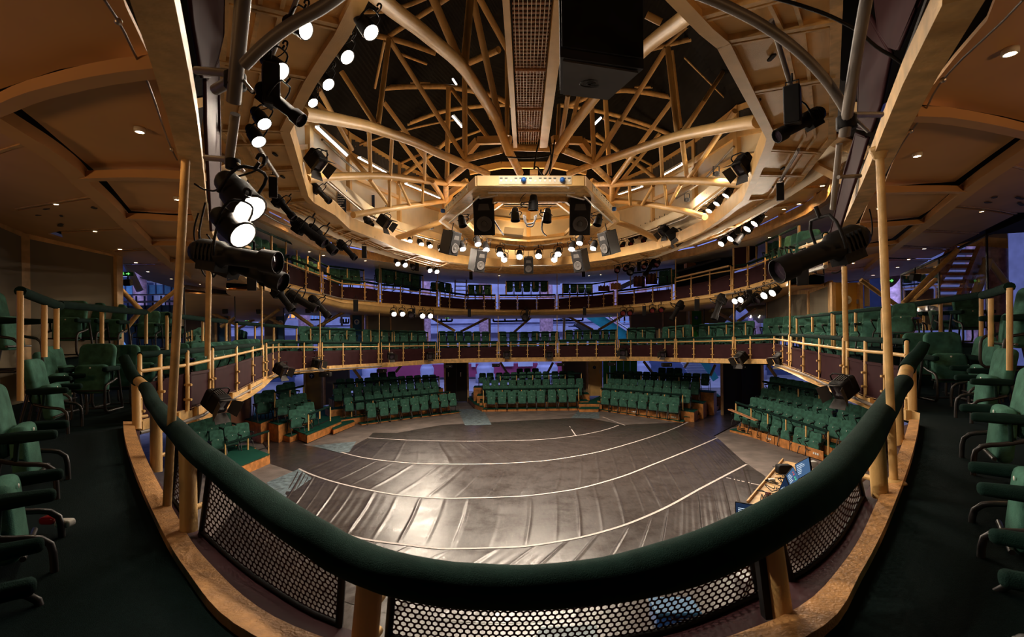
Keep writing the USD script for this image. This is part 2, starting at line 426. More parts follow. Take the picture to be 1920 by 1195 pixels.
# stage vinyl: a base sheet and five lanes between the tape lines, with the ridges of the boards underneath
stage_poly = [(470, 800), (576, 836), (650, 850), (688, 822), (760, 808), (830, 797), (1060, 785), (1108, 785), (1213, 806), (1290, 790), (1352, 772), (1425, 772), (1372, 800), (1330, 822), (1395, 870), (1440, 897), (1440, 1010), (1350, 1220), (600, 1230), (400, 1010), (500, 872), (506, 846)]
from shapely.geometry import Polygon
base = Polygon([Z0(x, y)[:2] for x, y in stage_poly])
vf = trimesh.creation.triangulate_polygon(base, engine='earcut')
dance = thing('dance_floor', 'black glossy vinyl dance floor with white tape lines covering the stage', 'stage floor')
obj('base_sheet', MB().add(np.c_[vf[0], np.full(len(vf[0]), 0.004)], vf[1]), M['vinyl'], dance)
T = [[(700, 812), (780, 812), (880, 806), (1000, 795), (1060, 786), (1120, 790)],
     [(690, 822), (760, 826), (830, 828), (900, 828.5), (1000, 826), (1080, 818), (1160, 798)],
     [(640, 849), (720, 865), (800, 871), (900, 871.5), (1000, 867), (1100, 853), (1180, 833), (1290, 792)],
     [(560, 880), (690, 920), (760, 931), (850, 936), (960, 933), (1060, 922), (1150, 900), (1230, 870), (1345, 822)],
     [(530, 935), (600, 985), (680, 1012), (750, 1022), (850, 1031), (960, 1028), (1060, 1015), (1150, 993), (1230, 962), (1320, 914), (1400, 872)],
     [(440, 985), (560, 1085), (680, 1140), (820, 1165), (960, 1170), (1100, 1158), (1230, 1125), (1330, 1075), (1435, 985)]]
NS = 601
T3 = [dense([Z0(x, y) for x, y in t], NS) for t in T]
for li in range(5):
    A, B = T3[li], T3[li + 1]; n = 14
    P = np.array([[A[i] * (1 - j / n) + B[i] * (j / n) for j in range(n + 1)] for i in range(NS)])
    s = np.linspace(0, 1, NS)[:, None]; t = np.linspace(0, 1, n + 1)[None, :]
    cnt = (11, 17, 22, 26, 21)[li]
    ph = s * cnt + 0.05 * np.sin(4 * t + li) + 0.12 * np.sin(31 * s + li)
    ridge = np.exp(-((ph % 1 - 0.5) / 0.06) ** 2) * (0.45 + 0.55 * np.sin(17.3 * np.floor(ph) + li) ** 2)
    wr = meshkit.fbm(np.stack([P[..., 0] * 1.1, P[..., 1] * 0.6, P[..., 0] * 0 + li], -1), 3, li) - 0.5
    rip = 0.5 * np.sin(ph * 2 * np.pi * 3) * np.clip(meshkit.noise(np.stack([P[..., 0] * 0.5, P[..., 1] * 0.25, P[..., 0] * 0 + 5], -1), 3) - 0.5, 0, 1)
    edge = np.minimum(1, np.minimum(t, 1 - t) * 9)
    P[..., 2] = 0.009 + (0.020 * ridge + 0.008 * wr + 0.018 * rip) * edge * (0.5 + 0.2 * li) + 0.006 * edge
    obj('vinyl_strip', MB().grid(P, True), M['vinyl'], dance)
for li in (1, 2, 3, 4):
    P = T3[li].copy(); P[:, 2] = 0.018; tn = np.gradient(P, axis=0); sd = np.stack([-tn[:, 1], tn[:, 0], 0 * tn[:, 0]], 1); sd /= np.linalg.norm(sd, axis=1, keepdims=True)
    obj('floor_tape', MB().slab(P - sd * 0.035, P + sd * 0.035, (0, 0, 1), 0.003), M['white_tape'], dance)
for a, b in (((1172, 798), (1130, 782)), ((1362, 896), (1432, 912)), ((1080, 818), (1068, 800))):
    p, q = Z0(*a, 0.012), Z0(*b, 0.012); obj('floor_tape', MB().beam(p, q, 0.05, 0.006), M['white_tape'], dance)


def flatpoly(pix, z, t=0.02):
    v, f = trimesh.creation.triangulate_polygon(Polygon([Z0(x, y, z)[:2] for x, y in pix]).buffer(0), engine='earcut')
    return MB().add(np.c_[v, np.full(len(v), z)], f)


# grey aprons at the entrances and the worn blue paint on them
for k, (pix, lab) in enumerate([([(1330, 822), (1374, 806), (1545, 868), (1540, 905), (1440, 897)], 'grey painted apron before the right hand stalls seats'),
                                ([(576, 836), (665, 805), (700, 800), (688, 822), (650, 850)], 'grey painted apron at the foot of the left steps'),
                                ([(688, 822), (664, 806), (700, 796), (855, 776), (905, 772), (1085, 770), (1135, 772), (1270, 792), (1213, 806), (1108, 785), (1060, 785), (830, 797)], 'grey painted apron before the centre stalls seats'),
                                ([(430, 880), (500, 868), (585, 897), (535, 938), (480, 935)], 'grey painted apron before the nearest left seats')]):
    one('floor_apron', flatpoly(pix, 0.007 + 0.0012 * k), M['concrete'], lab, 'floor')
for pix, lab in [([(585, 836), (668, 828), (655, 848), (640, 850)], 'worn pale blue paint at the foot of the left steps'),
                 ([(500, 905), (560, 880), (585, 897), (530, 936), (515, 930)], 'worn blue scratched paint patch before the nearest left seats'),
                 ([(858, 768), (905, 766), (922, 797), (872, 798)], 'worn pale blue paint patch in the aisle by the black door'),
                 ([(1084, 771), (1123, 771), (1124, 785), (1070, 784)], 'worn blue paint patch before the small centre step')]:
    one('paint_patch', flatpoly(pix, 0.016, 0.006), M['blue_worn'], lab, 'paint')
one('paint_patch', flatpoly([(1015, 1176), (1118, 1172), (1122, 1215), (990, 1215)], 0.03, 0.006), M['blue_worn'], 'light blue floor patch seen through the near mesh panel', 'paint')

# ------------------------------------------------------------------ gallery floors
xs = np.linspace(240, 1725, 140)
inner = [D(x, f1[3](x), fd1(x)) for x in xs]
near = dense(kf3[::-1], 60)
loop = np.array(inner + [p for p in near[1:-1]])
cen = np.array([0, 13.0])
an = np.arctan2(loop[:, 1] - cen[1], loop[:, 0] - cen[0])
outer = []
for p in loop:
    d = p[:2] - cen; q = cen + d + nrm(d) * (5.6 if p[1] > 9 else 4.2)
    outer.append((q[0], q[1], p[2]))
outer = np.array(outer); L1 = np.vstack([loop, loop[:1]]); O1 = np.vstack([outer, outer[:1]])
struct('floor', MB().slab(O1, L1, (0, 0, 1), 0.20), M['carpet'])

# fascia of the first gallery, far and side parts
def strip(xr, yt, yb, fd, off=0.0, n=60):
    x = np.linspace(*xr, n); return [D(a, yt(a), fd(a) + off) for a in x], [D(a, yb(a), fd(a) + off) for a in x]


fas = MB()
a, b = strip((240, 1725), f1[3], f1[4], fd1, -0.10, 160); fas.grid(np.stack([a, b], 1))
a2, b2 = strip((240, 1725), lambda x: f1[4](x), lambda x: f1[4](x), lambda x: fd1(x), 0, 160)
fas.grid(np.stack([b, [q + np.array([0, 0.6, 0.0]) for q in b2]], 1)); fas.grid(np.stack([a, [q + [0, 0.12, 0] for q in a]], 1), True)
struct('trim_1', fas, M['cream_worn'])
fx = MB()
for x in list(np.arange(262, 480, 34)) + list(np.arange(560, 1450, 55)) + list(np.arange(1500, 1720, 34)):
    d = float(fd1(x)) - 0.14; fx.beam(D(x, f1[3](x) + 1, d), D(x, f1[4](x), d), 0.12, 0.05, (0, 1, 0))
struct('trim_2', fx, M['cream'])


def rounded(pts, n=12):
    return dense(pts, n)


def rail_bay(nm, label, group, posts, f, fd, solid=(), green=True, hooks=True):
    """one bay of gallery balustrade: bent posts, mid rail, padded green top rail, perforated panels with frames"""
    t = thing(nm, label, 'balustrade', group=group)
    x0, x1 = posts[0], posts[-1]; xx = np.linspace(x0, x1, 9); sc = lambda x: fd(x) / F
    r = 0.030
    for x in posts:
        d = fd(x); k = (x - 960) / 960
        lean = 0.16
        P = [D(x, f[3](x) + 3, d - 0.1), D(x, f[2](x) + 2, d - 0.12), D(x, f[2](x) - 2.0, d - 0.11), D(x, f[1](x), d - 0.02), D(x, f[0](x), d + lean)]
        obj('post', MB().tube(rounded(P, 9), r, 6), M['cream'], t)
    obj('mid_rail', MB().tube([D(x, f[1](x), fd(x) - 0.03) for x in xx], 0.030, 6), M['cream'], t)
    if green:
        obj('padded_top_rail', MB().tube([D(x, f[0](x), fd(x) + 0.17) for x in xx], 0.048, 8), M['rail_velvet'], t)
    for i in range(len(posts) - 1):
        a, b = posts[i], posts[i + 1]; w = b - a; a, b = a + 0.05 * w, b - 0.05 * w
        x4 = np.linspace(a, b, 5)
        top = [D(x, f[2](x), fd(x) - 0.06) for x in x4]; bot = [D(x, f[3](x), fd(x) - 0.06) for x in x4]
        mid = [D(x, f[2](x) * 0.9 + f[3](x) * 0.1, fd(x) - 0.09) for x in x4]
        back = [p + [0, 0.05, 0] for p in top]
        obj('perforated_panel', MB().grid(np.stack([back, top, mid, bot], 1)), M['burgundy'] if i in solid else M['perforated'], t)
        fr = MB()
        for P in (top, bot):
            for q in range(4): fr.beam(P[q] + [0, 0.03, 0], P[q + 1] + [0, 0.03, 0], 0.04, 0.045)
        for q in (0, 4): fr.beam(top[q] + [0, 0.03, 0], bot[q] + [0, 0.03, 0], 0.04, 0.04, (0, 1, 0))
        obj('panel_frame', fr, M['burgundy'], t)
    if hooks:
        hk = MB()
        for x in posts:
            for s in (0.3, 0.72):
                y = f[2](x) * (1 - s) + f[3](x) * s; d = fd(x) - 0.13; dx = 0.07 * F / d
                hk.tube([D(x - dx, y, d), D(x + dx, y, d)], 0.022, 5)
        obj('panel_clip', hk, M['cream'], t, kind='stuff')
    return t


B1 = [((262, 300, 351, 392), (), 'nearest bay of the first gallery balustrade at left, beside the near corner'),
      ((398, 443, 473, 493), (), 'second bay from the near left corner of the first gallery balustrade'),
      ((499, 511, 522, 570, 597), (2, 3), 'first gallery balustrade bay bending round the left corner'),
      ((604, 643, 676, 709), (), 'first gallery balustrade bay above the left stalls steps'),
      ((715, 730, 756, 794, 817), (3,), 'first gallery balustrade bay left of the black double doors'),
      ((824, 861, 898, 932), (), 'first gallery balustrade bay directly above the black double doors'),
      ((937, 958, 989, 1021, 1042), (3,), 'first gallery balustrade bay above the centre stalls seats'),
      ((1048, 1082, 1118, 1154), (), 'first gallery balustrade bay above the cream stalls door'),
      ((1161, 1183, 1221, 1247, 1265), (), 'first gallery balustrade bay above the green panels'),
      ((1269, 1301, 1336, 1374), (), 'first gallery balustrade bay left of the black doorway at right'),
      ((1379, 1407, 1452, 1468, 1480), (0,), 'first gallery balustrade bay bending round the right corner'),
      ((1484, 1507, 1537, 1582), (), 'second bay from the near right corner of the first gallery balustrade'),
      ((1589, 1623, 1660, 1700), (0,), 'nearest bay of the first gallery balustrade at right, beside the near corner')]
for posts, solid, lab in B1:
    rail_bay('gallery_balustrade', lab, None, posts, f1, fd1, solid)
B2 = [((450, 472, 495), (), 'nearest bay of the upper gallery balustrade at left, behind the black lamps'),
      ((499, 538, 573, 601), (), 'upper gallery balustrade bay at left with three dark panels'),
      ((605, 619, 641, 684, 709), (3,), 'upper gallery balustrade bay bending round the left corner'),
      ((715, 751, 787, 819), (), 'upper gallery balustrade bay below the pair of lit lamps at left'),
      ((825, 843, 872, 908, 929), (3,), 'upper gallery balustrade bay below the wooden ladder'),
      ((936, 970, 1007, 1041), (), 'upper gallery balustrade bay in the middle of the far side'),
      ((1047, 1068, 1104, 1132, 1151), (), 'upper gallery balustrade bay right of the middle, brown cloths behind'),
      ((1157, 1189, 1224, 1260), (), 'upper gallery balustrade bay before the brown covered seats'),
      ((1374, 1402, 1435, 1474), (), 'upper gallery balustrade bay right of the lighting booth'),
      ((1481, 1515, 1548), (), 'nearest bay of the upper gallery balustrade at right, behind the black lamp')]
for posts, solid, lab in B2:
    rail_bay('upper_balustrade', lab, None, posts, f2, fd2, solid)
rail_bay('booth_balustrade', 'plain cream balustrade in front of the dark lighting booth', None, (1266, 1296, 1331, 1371), f2, fd2, (), green=False)

# upper gallery: curved fascia and slab over the far side
fas = MB(); x = np.linspace(496, 1478, 120)
rows = []
for a in x:
    d = fd2(a); y0, y1 = f2[3](a), f2[4](a)
    rows.append([D(a, y0 - 1, d + 0.3), D(a, y0, d - 0.08), D(a, y0 + (y1 - y0) * 0.35, d - 0.16), D(a, y0 + (y1 - y0) * 0.36, d - 0.05), D(a, y0 + (y1 - y0) * 0.7, d + 0.02), D(a, y1 - 1.0, d + 0.3), D(a, y1, d + 0.55)])
fas.grid(np.array(rows)); struct('trim_3', fas, M['cream'])
edge = np.array([D(a, f2[3](a), fd2(a)) for a in x])
back = []
for p in edge:
    d = p[:2] - cen; q = p[:2] + nrm(d) * float(np.clip(1.2 + (min(proj(p)[0] - 496, 1478 - proj(p)[0])) / 22, 1.2, 6.2)); back.append((q[0], q[1], p[2]))
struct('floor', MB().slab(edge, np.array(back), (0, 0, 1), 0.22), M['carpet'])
# its underside, far part
und = np.array([r[6] for r in rows]); back2 = np.array(back); back2[:, 2] = und[:, 2]
struct('ceiling', MB().slab(und, back2 - [0, 0, 0.02], (0, 0, 1), -0.04), M['ceiling_paint'])
# ------------------------------------------------------------------ near parts of our own gallery: kerb, mesh, rail, poles
kA, kB = dense(kf3, 90), dense(kp3, 90)
kerb = thing('kerb', 'cream painted wooden kerb along the floor edge below the near rail', 'kerb')
N = 90; segs = [(0, 22), (22, 45), (45, 68), (68, 89)]
for a, b in segs:
    obj('kerb_board', MB().slab(kA[a:b + 1] + [0, 0, 0.05], kB[a:b + 1] + [0, 0, 0.05], (0, 0, 1), 0.07), M['kerb_paint'], kerb)
# burgundy sill between kerb and mesh, and the dark upstand
MB_SILL = [(262, 802), (340, 960), (386, 1008), (502, 1103), (639, 1176), (800, 1212), (960, 1222), (1120, 1210), (1240, 1190), (1330, 1160), (1420, 1120), (1500, 1080), (1560, 1030), (1622, 925), (1690, 800)]
sill3 = dense([H(x, y, HF - 0.02) for x, y in MB_SILL], 90)
one('sill', MB().slab(kB + [0, 0, 0.0], sill3 + [0, 0, 0.0], (0, 0, 1), 0.05), M['burgundy'], 'dark burgundy sill strip between the kerb and the near mesh panels', 'sill')
R3 = []
for x, y, hw in RAIL:
    d = float(nd(x)) + 0.10; R3.append((*D(x, y, d), hw * d / F * 0.97))
R3 = dense(R3, 140)
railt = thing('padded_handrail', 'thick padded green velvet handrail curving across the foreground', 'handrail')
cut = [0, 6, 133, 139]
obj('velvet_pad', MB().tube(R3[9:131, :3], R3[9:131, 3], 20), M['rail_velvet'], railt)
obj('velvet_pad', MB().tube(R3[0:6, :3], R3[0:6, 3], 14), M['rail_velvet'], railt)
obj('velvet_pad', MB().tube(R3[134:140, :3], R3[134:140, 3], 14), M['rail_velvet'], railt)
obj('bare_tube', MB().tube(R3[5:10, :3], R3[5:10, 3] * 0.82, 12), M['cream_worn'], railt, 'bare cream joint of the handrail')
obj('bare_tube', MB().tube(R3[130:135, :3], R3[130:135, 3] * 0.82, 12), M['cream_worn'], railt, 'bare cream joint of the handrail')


def at_rail(x):
    i = int(np.argmin([abs(proj(p)[0] - x) for p in R3[:, :3]])); return R3[i]


# expanded metal between sill and rail: a hexagonal mesh of real holes
def hex_sheet(P0, P1, n, m, hole=0.40, nsub=6):
    """holes in an n x m staggered grid on the ruled surface from polyline P0 (bottom) to P1 (top)"""
    P0, P1 = np.asarray(P0), np.asarray(P1); mb = MB(); K = len(P0)
    S = np.linspace(0, K - 1, 4 * n + 1)

    def pt(u, v):
        u = np.clip(u, 0, 1) * (K - 1); i = np.minimum(u.astype(int), K - 2); t = (u - i)[..., None]
        v = np.clip(v, 0, 1)[..., None]
        return (P0[i] * (1 - t) + P0[i + 1] * t) * (1 - v) + (P1[i] * (1 - t) + P1[i + 1] * t) * v
    V, Fc = [], []; k = np.arange(6)
    for j in range(m + 1):
        off = 0.5 * (j % 2)
        for i in range(n):
            cu, cv = (i + 0.5 + off) / n, j / m
            oa = k * math.pi / 3 + math.pi / 6
            ou, ov = cu + np.cos(oa) / math.sqrt(3) / n, cv + np.sin(oa) * (2 / 3) / m
            iu, iv = cu + np.cos(oa) * hole / n, cv + np.sin(oa) * hole * 1.12 / m
            base_ = len(V) * 12
            V.append((np.r_[ou, iu], np.r_[ov, iv]))
            for q in range(6):
                q2 = (q + 1) % 6; Fc.append([base_ + q, base_ + q2, base_ + 6 + q2, base_ + 6 + q])
    U = np.array([v[0] for v in V]).ravel(); W = np.array([v[1] for v in V]).ravel()
    return mb.add(pt(U, W), Fc)


def mesh_panel(xa, xb, n, m, lab, f=1.0):
    xs_ = np.linspace(xa, xb, 24)
    pr = np.array([proj(p) for p in sill3])
    bot = np.array([[np.interp(x, pr[:, 0], sill3[:, c]) for c in range(3)] for x in xs_])
    top = []
    for x in xs_:
        q = at_rail(x); top.append(q[:3] + np.array([0, 0.10, -q[3] * 0.5]))
    top = dense(np.array(top), 24)
    t = thing('mesh_panel', lab, 'mesh panel')
    obj('perforated_sheet', hex_sheet(bot + [0, 0, 0.02], top, n, m), M['burgundy'], t)
    fr = MB(); fr.tube(bot + [0, 0, 0.015], 0.016, 6); fr.tube(np.linspace(bot[0], top[0], 4), 0.02, 6); fr.tube(np.linspace(bot[-1], top[-1], 4), 0.02, 6)
    obj('edge_frame', fr, M['black_metal'], t)


mesh_panel(378, 636, 32, 17, 'dark perforated mesh panel under the handrail, left of the near post')
mesh_panel(728, 1424, 52, 13, 'long dark perforated mesh panel under the middle of the near handrail')
mesh_panel(1484, 1618, 20, 17, 'dark perforated mesh panel under the handrail at right')
mesh_panel(322, 362, 7, 24, 'narrow perforated mesh panel by the left hanging pole')
mesh_panel(1640, 1664, 6, 24, 'narrow perforated mesh panel by the right hanging pole')


def near_post(xt, xb, yb, r, lab, dd=0.0):
    d = float(nd(xb)) + 0.03; q = at_rail(xt)
    t = thing('rail_post', lab, 'post')
    b = D(xb, yb, d); tp = q[:3].copy(); tp[2] -= q[3] * 0.6
    obj('tube', MB().tube([b, b + (tp - b) * 0.5, tp], r, 12), M['cream'], t)
    for s in (0.25, 0.65):
        c = b + (tp - b) * s; obj('bracket', MB().tube([c, c + [0.03 if xb < 960 else -0.03, 0.14, 0]], r * 0.4, 8), M['cream'], t)
    return t


near_post(690, 678, 1260, 0.062, 'cream rail post left of centre in the foreground, cut by the frame')
near_post(1455, 1471, 1178, 0.046, 'cream rail post standing on the kerb at right foreground')
near_post(352, 354, 998, 0.052, 'thick cream rail post beside the left hanging pole')
near_post(293, 293, 886, 0.052, 'thick cream rail post left of the left hanging pole')
near_post(256, 257, 806, 0.05, 'cream rail post at the near left corner of the rail')
near_post(1642, 1650, 932, 0.055, 'thick cream rail post beside the right hanging pole')
near_post(1682, 1685, 838, 0.05, 'cream rail post right of the right hanging pole')
near_post(1708, 1711, 770, 0.045, 'cream rail post at the near right corner of the rail')
bx = MB(); d = float(nd(1440)); bx.beam(D(1438, 1158, d + .1), D(1424, 1040, d + .12), 0.035, 0.05, (0, 1, 0))
one('upright_bar', bx, M['black_metal'], 'black flat upright between the near mesh and the right post', 'bar')


def pole(xt, yt, xb, yb, lab, d, r):
    t = thing('hanging_pole', lab, 'pole'); a, b = D(xb, yb, d), D(xt, yt, d)
    obj('rod', MB().tube([a, a + (b - a) * .5, b], r, 10), M['cream_worn'], t)
    obj('base_flange', MB().lathe([(0.0, 0.03), (r * 1.5, 0.03), (r * 2.6, 0.015), (r * 3.0, 0.0), (0, 0)], 16, a), M['cream_worn'], t)
    u = nrm(b - a); obj('top_collar', MB().lathe([(0.0, 0), (r * 1.3, 0), (r * 1.9, 0.05), (r * 2.4, 0.06), (r * 2.4, 0.09), (0, 0.09)], 16, b - u * 0.06), M['cream_worn'], t)


pole(352, 226, 312, 972, 'tall slim cream hanging pole at left, from kerb to ceiling beam', 3.78, 0.030)
pole(1649, 284, 1676, 906, 'tall slim cream hanging pole at right, from kerb to ceiling beam', 4.0, 0.030)
for x, y0, y1 in [(491, 537, 652), (1481, 526, 634), (392, 477, 668), (1583, 500, 640)]:
    d = fd2(x) if x in (392, 1583) else float(fd1(x)); t = MB().tube([D(x, y0, d), D(x + (3 if x > 960 else -3) * (x in (392, 1583)), y1, d)], 0.028, 8)
    one('hanging_rod', t, M['cream_worn'], {491: 'slim hanging rod at the left corner of the galleries', 1481: 'slim hanging rod at the right corner of the galleries', 392: 'slim hanging rod second from left, behind the near pole', 1583: 'slim hanging rod second from right, behind the near pole'}[x], 'rod', None)
for i, x in enumerate((600, 711, 820.5, 934, 1044.5, 1157.5, 1267, 1376)):
    d = float(fd1(x)) - 0.05; y1 = f1[2](x)
    w = ['far left', 'left, above the stalls steps', 'left of the black double doors', 'left of the middle', 'right of the middle', 'above the cream door', 'right, above the green panels', 'far right, by the booth'][i]
    one('hanging_rod', MB().tube([D(x, f2[4](x), d), D(x, f1[3](x) + 4, d)], 0.022, 6), M['cream_worn'], f'thin rod between the two galleries {w}', 'rod')
    one('hanging_rod', MB().tube([D(x, f2[3](x), d), D(x, min(f2[3](x) - 75, {600: 466, 711: 470, 820.5: 500}.get(x, 505)), d)], 0.022, 6), M['cream_worn'], f'thin rod above the upper balustrade {w}', 'rod')

# ------------------------------------------------------------------ ceilings over the two near sides
up = lambda P, dz: [hu(x, y, dz) for x, y in P]
sheet = MB()
for pix in ([(-260, 60), (0, -260), (262, -60), (330, 205), (372, 395), (410, 462), (488, 538), (440, 520), (345, 508), (290, 496), (232, 484), (0, 396), (-260, 300)],
            [(2150, 60), (1990, -260), (1760, -60), (1650, 240), (1580, 400), (1530, 470), (1486, 532), (1560, 505), (1617, 506), (1680, 500), (1745, 474), (1860, 440), (1940, 412), (2150, 330)]):
    P = np.array(up(pix, 0.10)); sheet.prism(P, (0, 0, 0.03))
struct('ceiling', sheet, M['dark_void'])  # near-black backing: the shade in the panel gaps is put into its colour
PAN = {'left': [[(-150, -120), (200, -120), (235, 0), (279, 95), (190, 107), (110, 122), (0, 160), (-150, 225)],
                [(25, 186), (75, 165), (160, 150), (240, 138), (292, 138), (322, 225), (347, 317), (260, 313), (176, 314), (70, 222)],
                [(195, 329), (270, 328), (349, 328), (362, 398), (300, 396), (246, 392), (224, 365)],
                [(252, 409), (300, 409), (366, 410), (376, 452), (330, 451), (285, 449)],
                [(-150, 120), (0, 216), (56, 258), (0, 278), (-150, 330)],
                [(-150, 340), (0, 285), (56, 263), (150, 336), (184, 362), (110, 374), (31, 387), (0, 400), (-150, 420)],
                [(31, 393), (110, 379), (186, 367), (242, 422), (180, 426), (115, 430), (82, 438), (0, 404)],
                [(115, 435), (180, 431), (245, 427), (282, 462), (190, 467), (120, 450)],
                [(200, 472), (284, 467), (312, 492), (230, 492)], [(-150, 418), (0, 397), (31, 389), (82, 434), (120, 446), (215, 470), (232, 494), (100, 470), (0, 440), (-150, 430)], [(262, 520), (345, 514), (425, 545), (480, 540), (502, 548), (537, 567), (440, 556), (345, 544)], [(236, 497), (314, 496), (345, 516), (350, 528), (300, 527), (270, 520)],
                [(292, 457), (330, 456), (380, 457), (402, 476), (350, 484), (318, 482)], [(322, 487), (350, 489), (405, 480), (440, 508), (480, 540), (425, 545), (350, 530), (345, 512)]],
       'right': [[(1724, 189), (1745, 158), (1790, 100), (1850, 30), (1885, -60), (2080, -120), (2080, 260), (1960, 232), (1880, 212), (1800, 197)],
                 [(1710, 214), (1767, 218), (1840, 230), (1908, 250), (1850, 292), (1790, 337), (1720, 341), (1656, 347), (1680, 285)],
                 [(1636, 358), (1782, 358), (1745, 390), (1722, 404), (1660, 411), (1612, 416)],
                 [(1605, 424), (1702, 421), (1672, 445), (1620, 455), (1594, 458)],
                 [(1590, 463), (1650, 455), (1665, 454), (1650, 472), (1600, 482), (1572, 480)], [(1566, 486), (1600, 486), (1648, 476), (1640, 496), (1560, 506), (1540, 502)],
                 [(1882, 302), (1940, 262), (2090, 200), (2090, 330), (1940, 316)],
                 [(1816, 350), (1878, 305), (1940, 321), (2090, 336), (2090, 380), (1940, 396), (1905, 396), (1850, 388), (1780, 380)],
                 [(1725, 427), (1778, 386), (1850, 393), (1900, 402), (1836, 434), (1790, 431)], [(1690, 458), (1723, 433), (1790, 436), (1832, 438), (1780, 463), (1730, 460)],
                 [(1660, 481), (1688, 464), (1730, 465), (1776, 468), (1745, 483), (1700, 483)], [(1540, 503), (1560, 507), (1640, 497), (1692, 515), (1617, 524), (1556, 533), (1516, 549), (1438, 557), (1385, 570), (1478, 538)], [(1630, 498), (1656, 487), (1740, 488), (1692, 514), (1617, 521)]]}
for side, L in PAN.items():
    t = thing('ceiling_panels', f'cream metal ceiling panels under the upper gallery at {side}', 'ceiling', kind='structure')
    for k, pix in enumerate(L):
        obj('panel', MB().prism(up(pix, 0.02 if k < 4 else 0.0), (0, 0, -0.025)), M['ceiling_paint'], t)
RIBS = {'left': [[(-120, 245), (0, 188), (60, 161), (115, 145), (190, 127), (250, 117), (304, 111)], [(146, 325), (200, 322), (280, 321), (352, 324)], [(230, 402), (280, 402), (345, 406), (368, 404)], [(272, 455), (330, 453), (380, 455)], [(300, 484), (350, 487), (405, 478)],
                 [(-100, 312), (0, 281), (54, 264)], [(31, 390), (115, 376), (184, 365)], [(115, 432), (180, 428), (242, 425)], [(190, 469), (284, 465)], [(232, 494), (312, 494)]],
        'right': [[(1706, 204), (1760, 206), (1800, 212), (1870, 226), (1960, 250), (2080, 285)], [(1640, 352), (1720, 350), (1808, 351)], [(1606, 420), (1660, 417), (1734, 411)], [(1588, 461), (1640, 456), (1682, 450)], [(1560, 484), (1600, 484), (1650, 474)],
                  [(1882, 304), (1940, 318), (2060, 334)], [(1780, 384), (1850, 390), (1905, 400)], [(1724, 431), (1790, 434), (1834, 437)], [(1689, 462), (1730, 463), (1780, 466)], [(1660, 485), (1700, 486), (1745, 486)]]}
for side, L in RIBS.items():
    t = thing('ceiling_ribs', f'curved cream ribs between the ceiling panels at {side}', 'beam', kind='structure')
    for k, pix in enumerate(L):
        P = dense(up(pix, -0.05 if k < 5 else -0.012), 16); w = 0.10 if k < 5 else 0.035; tn = np.gradient(P, axis=0); s = np.stack([-tn[:, 1], tn[:, 0], 0 * tn[:, 0]], 1); s /= np.linalg.norm(s, axis=1, keepdims=True)
        obj('rib', MB().slab(P - s * w / 2, P + s * w / 2, (0, 0, 1), 0.07 if k < 5 else 0.02), M['ceiling_paint'] if k < 5 else M['cream_worn'], t)
BEAM = {'left': [[(-120, 130), (0, 209), (60, 247), (152, 326)], [(152, 326), (190, 360), (232, 405)], [(232, 405), (262, 435), (296, 468), (330, 498), (352, 516)]],
        'right': [[(2060, 165), (1935, 258), (1850, 318), (1812, 348)], [(1812, 348), (1770, 383), (1736, 412)], [(1736, 412), (1700, 440), (1660, 473), (1625, 503)]]}
EDGE = {'left': [(288, -90), (307, 0), (322, 60), (335, 110), (346, 170), (356, 230), (368, 310), (380, 390), (405, 455), (450, 506), (492, 540)],
        'right': [(1800, -60), (1770, 0), (1735, 70), (1705, 135), (1680, 195), (1650, 270), (1610, 360), (1577, 425), (1540, 475), (1480, 535)]}


def wide(P, w, h, m, name, t):
    P = dense(P, 24); tn = np.gradient(P, axis=0); s = np.stack([-tn[:, 1], tn[:, 0], 0 * tn[:, 0]], 1); s /= np.linalg.norm(s, axis=1, keepdims=True)
    obj(name, MB().slab(P - s * w / 2, P + s * w / 2, (0, 0, 1), h), m, t)


for side, L in BEAM.items():
    t = thing('ceiling_beam', f'long cream diagonal beam across the {side} ceiling', 'beam', kind='structure')
    for pix in L: wide(up(pix, -0.03), 0.15, 0.10, M['ceiling_paint'], 'beam_segment', t)
    t = thing('edge_beam', f'heavy cream edge beam of the upper gallery at {side}', 'beam', kind='structure')
    P = np.array(up(EDGE[side], 0.0)); s = 1 if side == 'left' else -1
    wide(P - [0.02 * s, 0, 0], 0.15, 0.13, M['cream_worn'], 'lower_flange', t)
    cl = MB(); c1 = up([(p[0] - 36 * s, p[1] + 8) for p in EDGE[side][1:8]], -0.01)
    # thin steel wire with clips along the panels
    W = {'left': [(196, 0), (222, 40), (246, 88), (270, 138), (288, 185), (305, 235), (322, 280), (332, 300)], 'right': [(1918, 0), (1868, 52), (1815, 100), (1768, 150), (1725, 225), (1708, 246), (1680, 290), (1657, 332)]}[side]
    wt = thing('steel_wire', f'thin steel wire rope clipped along the {side} ceiling panels', 'wire')
    obj('rope', MB().tube(dense(up(W, -0.07), 20), 0.006, 6), M['grey_tube'], wt)
    for q in (W[1], W[3], W[6]) if side == 'left' else (W[3], W[5], W[7]):
        p = hu(*q, -0.075); obj('clip', trimesh.creation.icosphere(2, 0.016).apply_translation(p) and MB().add(np.array(trimesh.creation.icosphere(2, 0.016).vertices) + p, trimesh.creation.icosphere(2, 0.016).faces), M['alu'], wt)

